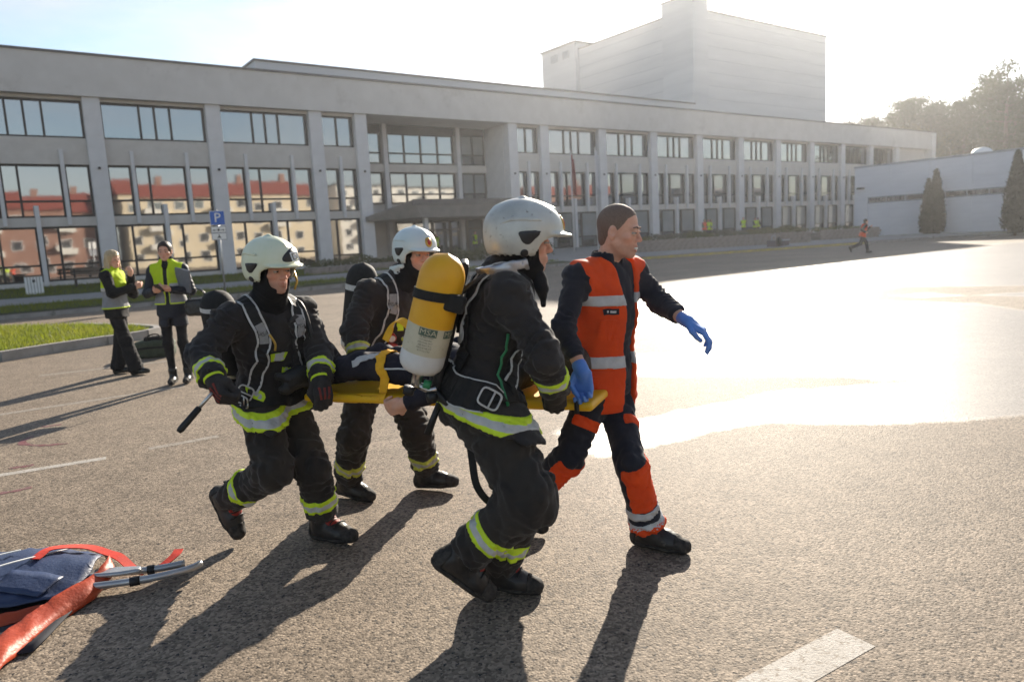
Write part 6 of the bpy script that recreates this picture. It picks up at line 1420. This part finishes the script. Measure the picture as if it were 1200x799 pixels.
# ---------------- dark-haired woman with folder
W2 = np.array([-4.17, 8.95])
w2 = Figure('dark-haired woman in a yellow and grey safety vest over a navy coat, hands together', stand(W2, 172, 1.77, re=(.245, .02, 1.10), rw=(.085, .25, 1.13), le=(-.25, .04, 1.10), lw=(-.075, .25, 1.14), rk=(.08, .03, .49), lk=(-.08, .02, .49), ra=(.075, 0, .09), la=(-.09, -.02, .09), rt=(.07, .15, .03), lt=(-.12, .13, .03)), q=1.15); j = w2.J; T = w2.T
dw = dressed(w2, kr=.82, sleeve=(.072, .066, .054), chest=(.150, .165), depth=.74, hem=.10, skirt=.17, seed=71, fold=.006, legs=(.092, .070, .050), cuff=.02, crump=.004, collar=True)
w2.add('tights', dw['trousers'], .010, 'black_cloth')
skf = inter(rc(T(0, 0, .1), j['pel']-w2.up*.36, .150, .180, fold=.012, nf=1.5, seed=3, squash=(w2.F, .80)), half(j['pel']-w2.up*.24, -w2.up), .01)
skf = sub(skf, rbox(j['pel']-w2.up*.30+w2.F*.18, (.03, .14, .16), frame(w2.up, w2.R), .02), .02)
w2.add('coat', U(.03, dw['jacket'], skf), .009, 'coat_cloth')
vest(w2, U(.03, dw['torso'], skf), 1.0, front=.028)
for sx in (-1, 1): w2.strap('front_trim', [T(sx*.035, .14, .93), T(sx*.034, .155, .6), T(sx*.034, .16, .3), T(sx*.034, .16, .10)], .018, off(dw['torso'], .016), 'lime', o=.006, thick=.004)
HM = hm(168, .05)
wr = [unit(j['rw']-j['re']), unit(j['lw']-j['le'])]
face(w2, HM, .95, extra=[(hand_field(j['rw'], wr[0]*.4+np.array([.5, -.4, .15]), np.array([.1, .6, .6]), 1, .65, .92), .006, None), (hand_field(j['lw'], wr[1]*.4+np.array([-.5, -.4, .1]), np.array([0, .6, .6]), -1, .6, .92), .006, None)])
h_ = j['head']; hr = U(.02, off(ell(rel(h_, HM, (0, -.018, .042)), (.078, .096, .088), HM), .004), ell(rel(h_, HM, (0, -.10, .02)), (.045, .045, .045), HM)); hr = sub(hr, rbox(rel(h_, HM, (.008, .105, -.03)), (.056, .09, .095), HM, .045), .014); hr = inter(hr, half(rel(h_, HM, (0, 0, -.06)), unit(np.array((0, .5, -1))@HM)), .01)
w2.add('hair', crumple(hr, .003, 90, 3), .007, 'hair_brown')
sc = sub(rc(j['neck']-w2.up*.02, j['neck']+w2.up*.07, .095, .080, fold=.01, nf=2, seed=4), rc(j['neck'], j['neck']+w2.up*.12, .05, .055), .004); w2.add('scarf', sc, .008, 'black_cloth')
for a, t, k in (('ra', 'rt', 'rk'), ('la', 'lt', 'lk')): boot(w2, j[a], j[t], j[k]-j[a], w2.R, top=.10, s=.86, red=False, mat='leather_black')
fo = tag(empty('document_folder', tuple(T(-.21, .14, .62))), 'grey document folder held under the arm beside the safety vest', 'folder'); fo.rotation_euler = Euler((R(8), R(12), R(-25)))
box('cover', fo, -.11, .11, -.012, -.003, -.14, .14, 'folder_grey'); box('cover', fo, -.11, .11, .003, .012, -.14, .14, 'folder_grey'); box('spine', fo, -.118, -.11, -.012, .012, -.14, .14, 'folder_grey'); box('sheets', fo, -.105, .104, -.002, .002, -.134, .134, 'white_print')
ph = tag(empty('mobile_phone', tuple((j['rw']+j['lw'])/2+np.array([0.0, -.085, .035]))), 'small phone held in the hands of the dark-haired woman', 'phone'); ph.rotation_euler = Euler((R(50), 0, R(-8))); box('case', ph, -.036, .036, -.005, .003, -.07, .07, 'phone'); box('screen', ph, -.033, .033, .004, .0055, -.066, .066, 'folder_grey')
hbp = j['le']+np.array([.09, -.06, -.20]); hbg = tag(empty('handbag', tuple(hbp)), 'black leather handbag hanging from the arm of the dark-haired woman', 'handbag'); hbg.rotation_euler = (0, 0, R(12))
bgf = crumple(rbox((0, 0, 0), (.15, .065, .105), None, .05), .006, 30, 2); V, Fc = surface_net(bgf, .010); ob = mesh_obj('body', V, Fc, 'leather_black', hbg)
for y in (-.03, .03): V, Fc = tube_np(catmull([(-.09, y, .09), (-.08, y, .18), (0, y*.3, .225), (.08, y, .18), (.09, y, .09)], 5), .008, 6); mesh_obj('handle', V, Fc, 'leather_black', hbg)
V, Fc = tube_np(catmull([(.14, 0, .05), (.17, 0, -.05), (.15, 0, -.2), (.17, 0, -.02)], 5), .007, 6); mesh_obj('shoulder_strap', V, Fc, 'leather_black', hbg)

# ---------------- blonde woman
W1 = np.array([-5.40, 9.95])
w1 = Figure('blonde woman in a yellow and grey safety vest over black, hand raised to her chin', stand(W1, 88, 1.70, head=(.02, .05, 1.575), re=(.25, .10, 1.13), rw=(.02, .30, 1.20), le=(-.20, .16, 1.10), lw=(.02, .26, 1.36), rk=(.10, .12, .49), ra=(.12, .22, .085), rt=(.16, .40, .03), lk=(-.09, -.03, .49), la=(-.09, -.12, .085), lt=(-.08, .05, .03)), q=1.15); j = w1.J; T = w1.T
dw = dressed(w1, kr=.90, sleeve=(.078, .072, .058), chest=(.160, .172), depth=.80, hem=.14, skirt=.178, seed=81, fold=.008, legs=(.105, .098, .115), cuff=-.03, crump=.006, collar=True)
w1.add('trousers', dw['trousers'], .010, 'black_cloth'); w1.add('jacket', dw['jacket'], .010, 'black_cloth')
vest(w1, dw['torso'], .92, front=0.0, sl=.080)
HM = hm(112, .02)
hw = unit(j['lw']-j['le']); hw2 = unit(j['rw']-j['re'])
face(w1, HM, .95, iris=(.10, .14, .18), brow='hair_blonde', extra=[(hand_field(j['lw'], hw*.6+np.array([.0, -.1, .4]), np.array([-.6, .3, .2]), -1, .8, .92), .006, None), (hand_field(j['rw'], hw2, np.array([-.5, .2, .1]), 1, .6, .92), .006, None)])
h_ = j['head']; hr = U(.02, off(ell(rel(h_, HM, (0, -.020, .044)), (.080, .100, .092), HM), .008), rc(rel(h_, HM, (0, -.065, .0)), rel(h_, HM, (0, -.085, -.13)), .075, .055, squash=(HM[1], .7)))
for sx in (-1, 1): hr = U(.02, hr, rc(rel(h_, HM, (sx*.070, -.005, .05)), rel(h_, HM, (sx*.085, .005, -.12)), .028, .024), rc(rel(h_, HM, (sx*.075, -.045, .0)), rel(h_, HM, (sx*.088, -.045, -.14)), .032, .022))
hr = sub(hr, rbox(rel(h_, HM, (0, .105, -.045)), (.052, .09, .095), HM, .04), .012); w1.add('hair', crumple(hr, .010, 90, 3), .006, 'hair_blonde')
hd = sub(ell(j['neck']-w1.F*.07+w1.up*.02, (.11, .075, .07), w1.M), ell(j['neck']-w1.F*.05+w1.up*.07, (.08, .05, .06), w1.M), .01); w1.add('jacket_hood', crumple(hd, .006, 50, 2), .010, 'black_cloth')
for a, t, k in (('ra', 'rt', 'rk'), ('la', 'lt', 'lk')): boot(w1, j[a], j[t], j[k]-j[a], w1.R, top=.04, s=.9, red=False, mat='leather_black', name='shoe')

# olive kit bag behind the women
kb = tag(empty('kit_bag', (-5.75, 11.6, 0)), 'olive green kit bag on the asphalt between the two women', 'bag'); kb.rotation_euler = (0, 0, R(15))
bg_ = crumple(rbox((0, 0, .14), (.30, .17, .14), None, .07), .012, 22, 5); V, Fc = surface_net(bg_, .016); mesh_obj('body', V, Fc, 'olive_bag', kb)
tp = crumple(rbox((.02, 0, .29), (.17, .10, .05), None, .04), .014, 30, 8); V, Fc = surface_net(tp, .014); mesh_obj('top_pouch', V, Fc, 'black_cloth', kb)
V, Fc = tube_np(catmull([(-.1, -.10, .27), (-.05, -.12, .36), (.08, -.12, .37), (.13, -.1, .27)], 6), .012, 6); mesh_obj('handle', V, Fc, 'webbing', kb)
V, Fc = ribbon_np(np.array([(-.29, -.176, .16), (-.1, -.182, .17), (.1, -.182, .17), (.29, -.176, .16)]), np.tile((0, -1.0, 0), (4, 1)), .03, .005)[:2]; mesh_obj('strap', V, Fc, 'webbing', kb, False)

# ---------------- running marshal in the distance
rn = Figure('distant person in an orange vest running across the yard', stand((17.35, 35.6), 96, 1.70, head=(0, .16, 1.53), neck=(0, .10, 1.40), pel=(0, 0, .90), rs=(.17, .10, 1.345), ls=(-.17, .10, 1.345), re=(.22, -.12, 1.15), rw=(.20, .10, 1.02), le=(-.2, .28, 1.13), lw=(-.1, .42, 1.27), rh=(.085, 0, .88), lh=(-.085, 0, .88), rk=(.1, -.12, .47), ra=(.1, -.56, .30), rt=(.1, -.56, .14), lk=(-.09, .22, .52), la=(-.09, .30, .10), lt=(-.09, .47, .04)), q=2.4); j = rn.J
dr = dressed(rn, kr=.92, seed=91, fold=.0, crump=.004, hem=.08); rn.add('trousers', dr['trousers'], .010, 'navy_cloth'); rn.add('jacket', dr['jacket'], .010, 'navy_cloth')
v_ = inter(off(dr['torso'], .018), half(rn.J['neck']+rn.up*.02, rn.up), .01); vo = rn.add('vest', v_, .008, 'hivis_orange'); rn.band('reflective_band', v_, rn.T(0, 0, .3), rn.up, .06, .3, 'silver_band', vo)
HM = hm(96); hf, cf = head_field(j['head'], HM, j['neck']); inner_body(rn, [(hf, .006, cf), (rc(j['rw'], j['rw']+.08*unit(j['rw']-j['re']), .04, .03), .006, None), (rc(j['lw'], j['lw']+.08*unit(j['lw']-j['le']), .04, .03), .006, None)]); rn.add('hair', inter(off(ell(rel(j['head'], HM, (0, -.015, .04)), (.075, .094, .086), HM), .012), half(rel(j['head'], HM, (0, .03, .03)), unit(np.array((0, 1, -.6))@HM)), .01), .006, 'hair_brown')
for a, t, k in (('ra', 'rt', 'rk'), ('la', 'lt', 'lk')): boot(rn, j[a], j[t], j[k]-j[a], rn.R, top=.04, s=1.0, red=False, name='shoe')

# ---------------- people by the facade: one built figure per vest colour, then copies
def small_person(pos, az, vmat, label, seed, group, h=1.72, legs='navy_cloth'):
    f = Figure(label, stand(pos, az, h, re=(.24, .02+.05*(seed % 3), 1.10), rw=(.16, .16, 1.0+.05*(seed % 2))), group, q=2.6); j = f.J; f.root.location.z = 0
    dr = dressed(f, kr=.90, seed=seed, fold=.0, crump=.004, hem=.10); f.add('trousers', dr['trousers'], .010, legs); f.add('jacket', dr['jacket'], .010, 'black_cloth')
    v_ = inter(off(dr['torso'], .02), half(j['neck']+f.up*.02, f.up), .01); vo = f.add('vest', v_, .008, vmat); f.band('reflective_band', v_, f.T(0, 0, .3), f.up, .06, .3, 'silver_band', vo)
    HM = hm(az); hf, cf = head_field(j['head'], HM, j['neck']); inner_body(f, [(hf, .006, cf), (rc(j['rw'], j['rw']+np.array([0, 0, -.07]), .04, .03), .006, None), (rc(j['lw'], j['lw']+np.array([0, 0, -.07]), .04, .03), .006, None)])
    f.add('hair', inter(off(ell(rel(j['head'], HM, (0, -.015, .04)), (.075, .094, .086), HM), .012), half(rel(j['head'], HM, (0, .03, .03)), unit(np.array((0, 1, -.6))@HM)), .01), .006, 'hair_brown')
    for a, t, k in (('ra', 'rt', 'rk'), ('la', 'lt', 'lk')): boot(f, j[a], j[t], j[k]-j[a], f.R, top=.04, s=1.0, red=False, name='shoe')
    return f
def copy_person(f, pos, rz, label, group, sc=1.0):
    r = f.root.copy(); col.objects.link(r); r.location = pos; r.rotation_euler = (0, 0, rz); r.scale = (sc, sc, sc); r['label'] = label; r['group'] = group
    for ch in list(f.root.children):
        c = ch.copy(); col.objects.link(c); c.parent = r
        for g in ch.children: k = g.copy(); col.objects.link(k); k.parent = c
    return r
ZT = .72
GP_ = 'people standing by the facade'
sp = w3(44.6, 3.4); small_person((sp[0], sp[1], ZT), 150, 'hivis_orange', 'distant person in an orange vest standing behind the stone planter', 3, GP_)
sp = w3(45.6, 3.0); fy = small_person((sp[0], sp[1], ZT), 165, 'hivis_yellow', 'distant person in a yellow vest just right of the orange-vested person', 4, GP_)
base_z = 0
for s, n, rz, lb in ((46.3, 2.7, .7, 'distant person in a yellow vest, second right of the orange-vested person'), (50.2, 3.2, -.6, 'distant person in a yellow vest, first of three by the far columns'), (52.2, 3.0, .3, 'distant person in a yellow vest, middle of three by the far columns'), (53.2, 2.6, 1.6, 'distant person in a yellow vest, last of three by the far columns'),
                     (19.9, -.6, .2, 'distant person in a yellow vest standing under the entrance canopy, left of two close together'), (20.9, -.9, -.5, 'distant person in a yellow vest standing under the entrance canopy, right of two close together'), (23.8, -.4, .8, 'distant person in a yellow vest standing alone under the entrance canopy')):
    q = w3(s, n); copy_person(fy, (q[0], q[1], 0.05 if s > 30 else -.14), rz, lb, GP_, random.Random(int(s*10)).uniform(.95, 1.04))

# ------------------------------------------------------------------ open rescue bag with folded stretcher poles, lower left
rb0 = np.array([-2.25, 3.10, 0.0])
rbag = tag(empty('rescue_bag', tuple(rb0)), 'blue rescue bag with orange lining lying open on the asphalt', 'bag')
def cloth_patch(name, rows, mat, per=6, thick=.006, parent=rbag, bumpa=.006, seed=0):
    """loose cloth: a net of points smoothed both ways"""
    G = np.array([catmull(r, per) for r in rows]); G = np.array([catmull(G[:, k], 4) for k in range(G.shape[1])]).transpose(1, 0, 2)
    nu, nv = G.shape[:2]; V = G.reshape(-1, 3); V[:, 2] += bumpa*noise3(V, 28, seed); Fc = np.array([(i*nv+k, i*nv+k+1, (i+1)*nv+k+1, (i+1)*nv+k) for i in range(nu-1) for k in range(nv-1)])
    o = mesh_obj(name, V-rb0, Fc, mat, parent); m = o.modifiers.new('thickness', 'SOLIDIFY'); m.thickness = thick; m.offset = 0; return o
material('bag_blue', (0.018, 0.030, 0.075), (0.028, 0.045, 0.10), scale=7, rough=0.5, spec=0.5, bump=0.4, bscale=60, bdist=0.006)
material('bag_orange', (0.42, 0.055, 0.012), (0.33, 0.04, 0.010), scale=9, rough=0.5, spec=0.45, bump=0.4, bscale=60, bdist=0.006)
material('bag_dark', (0.012, 0.014, 0.02), (0.018, 0.02, 0.028), scale=9, rough=0.8)
cloth_patch('lower_shell', [[(-2.95, 3.40, .012), (-2.6, 3.48, .014), (-2.3, 3.50, .014), (-2.12, 3.42, .016)], [(-2.85, 3.0, .012), (-2.55, 3.05, .016), (-2.25, 3.12, .018), (-2.05, 3.20, .018)], [(-2.7, 2.62, .012), (-2.4, 2.66, .014), (-2.15, 2.70, .016), (-2.0, 2.74, .012)]], 'bag_dark', bumpa=.003)
cloth_patch('top_cover', [[(-3.0, 3.62, .03), (-2.75, 3.66, .06), (-2.45, 3.64, .08), (-2.14, 3.52, .075)], [(-2.95, 3.42, .10), (-2.65, 3.45, .13), (-2.38, 3.42, .14), (-2.08, 3.38, .12)], [(-2.85, 3.20, .11), (-2.6, 3.20, .13), (-2.3, 3.18, .12), (-2.06, 3.22, .09)], [(-2.75, 3.02, .07), (-2.5, 3.0, .075), (-2.28, 3.02, .07), (-2.10, 3.10, .06)]], 'bag_blue', seed=2, bumpa=.012)
cloth_patch('orange_lining', [[(-2.12, 3.50, .085), (-2.04, 3.40, .12), (-2.05, 3.24, .095), (-2.12, 3.08, .075), (-2.16, 2.92, .065), (-2.18, 2.72, .055), (-2.2, 2.56, .05)], [(-2.07, 3.46, .05), (-1.99, 3.34, .06), (-2.0, 3.20, .055), (-2.06, 3.04, .05), (-2.09, 2.88, .045), (-2.09, 2.70, .04), (-2.10, 2.58, .04)], [(-2.09, 3.42, .015), (-2.02, 3.30, .015), (-2.0, 3.16, .015), (-2.05, 3.0, .014), (-2.06, 2.86, .014), (-2.05, 2.68, .014), (-2.04, 2.56, .014)]], 'bag_orange', seed=5, bumpa=.014)
cloth_patch('orange_hem', [[(-2.9, 3.0, .03), (-2.6, 2.96, .05), (-2.35, 2.97, .055), (-2.14, 3.06, .055)], [(-2.9, 2.95, .015), (-2.6, 2.91, .02), (-2.35, 2.92, .02), (-2.12, 3.02, .02)]], 'bag_orange', seed=6)
cloth_patch('pocket', [[(-2.40, 3.24, .145), (-2.25, 3.22, .135), (-2.14, 3.20, .115)], [(-2.42, 3.10, .115), (-2.28, 3.08, .105), (-2.18, 3.07, .09)]], 'tank_white' if False else 'bag_blue', seed=8, bumpa=.004)
def loose_strap(name, pts, w, mat, nrm=(0, 0, 1.0), parent=rbag, base=rb0):
    C = catmull(pts, 6); V, Fc, _, _ = ribbon_np(C, np.tile(np.array(nrm, float), (len(C), 1)), w, .005); return mesh_obj(name, V-base, Fc, mat, parent, False)
loose_strap('red_strap', [(-2.36, 3.34, .150), (-2.34, 3.44, .158), (-2.22, 3.52, .125), (-2.10, 3.50, .095), (-2.02, 3.46, .085), (-1.94, 3.43, .03), (-1.88, 3.42, .015)], .05, 'strap_red'); loose_strap('red_strap', [(-1.90, 3.42, .018), (-1.82, 3.44, .03), (-1.78, 3.52, .05), (-1.78, 3.58, .06)], .045, 'strap_red')
loose_strap('white_piping', [(-2.9, 3.10, .12), (-2.6, 3.14, .155), (-2.42, 3.28, .165), (-2.3, 3.52, .12)], .012, 'white_print'); loose_strap('white_piping', [(-3.0, 3.28, .12), (-2.7, 3.34, .15), (-2.5, 3.45, .155)], .010, 'white_print')
fp0 = np.array([-1.9, 3.3, 0]); fp = tag(empty('folded_stretcher', tuple(fp0)), 'folded stretcher with grey tubular poles sticking out of the rescue bag', 'stretcher')
for pts, r, mt in (([(-2.25, 3.18, .06), (-2.0, 3.22, .055), (-1.78, 3.27, .055), (-1.64, 3.36, .05), (-1.60, 3.42, .05)], .017, 'galvanised'), ([(-2.2, 3.32, .07), (-1.98, 3.33, .065), (-1.80, 3.36, .06), (-1.68, 3.42, .055)], .017, 'galvanised'), ([(-2.2, 3.26, .085), (-1.96, 3.28, .08), (-1.84, 3.31, .08)], .012, 'galvanised')):
    V, Fc = tube_np(catmull(pts, 6), r, 10); mesh_obj('pole', np.array(V)-fp0, Fc, mt, fp)
for p, q in (((-1.86, 3.24, .055), (-1.82, 3.255, .055)), ((-1.83, 3.35, .06), (-1.80, 3.36, .06))): V, Fc = tube_np([p, q], .022, 10); mesh_obj('joint_collar', np.array(V)-fp0, Fc, 'black_rubber', fp)
V, Fc = ribbon_np(np.array([(-2.1, 3.30, .075), (-1.98, 3.31, .08), (-1.86, 3.33, .07)]), np.tile((0, 0, 1.0), (3, 1)), .06, .01)[:2]; mesh_obj('canvas_flap', V-fp0, Fc, 'galvanised', fp, False)
# ------------------------------------------------------------------ thin air volume, added to imitate veiling lens glare around the sun
hz_m = bpy.data.materials.new('glare_haze'); hz_m.use_nodes = True; _n = hz_m.node_tree.nodes
_n.remove(_n['Principled BSDF']); _v = _n.new('ShaderNodeVolumePrincipled'); _v.inputs['Density'].default_value = 0.0006; _v.inputs['Color'].default_value = (0.93, 0.94, 0.96, 1); _v.inputs['Anisotropy'].default_value = 0.66
hz_m.node_tree.links.new(_v.outputs[0], _n['Material Output'].inputs['Volume'])
hz = MB().box(-3150, 3150, -3150, 3150, -1.0, 36.0).build('glare_haze', hz_m); stuff(hz)
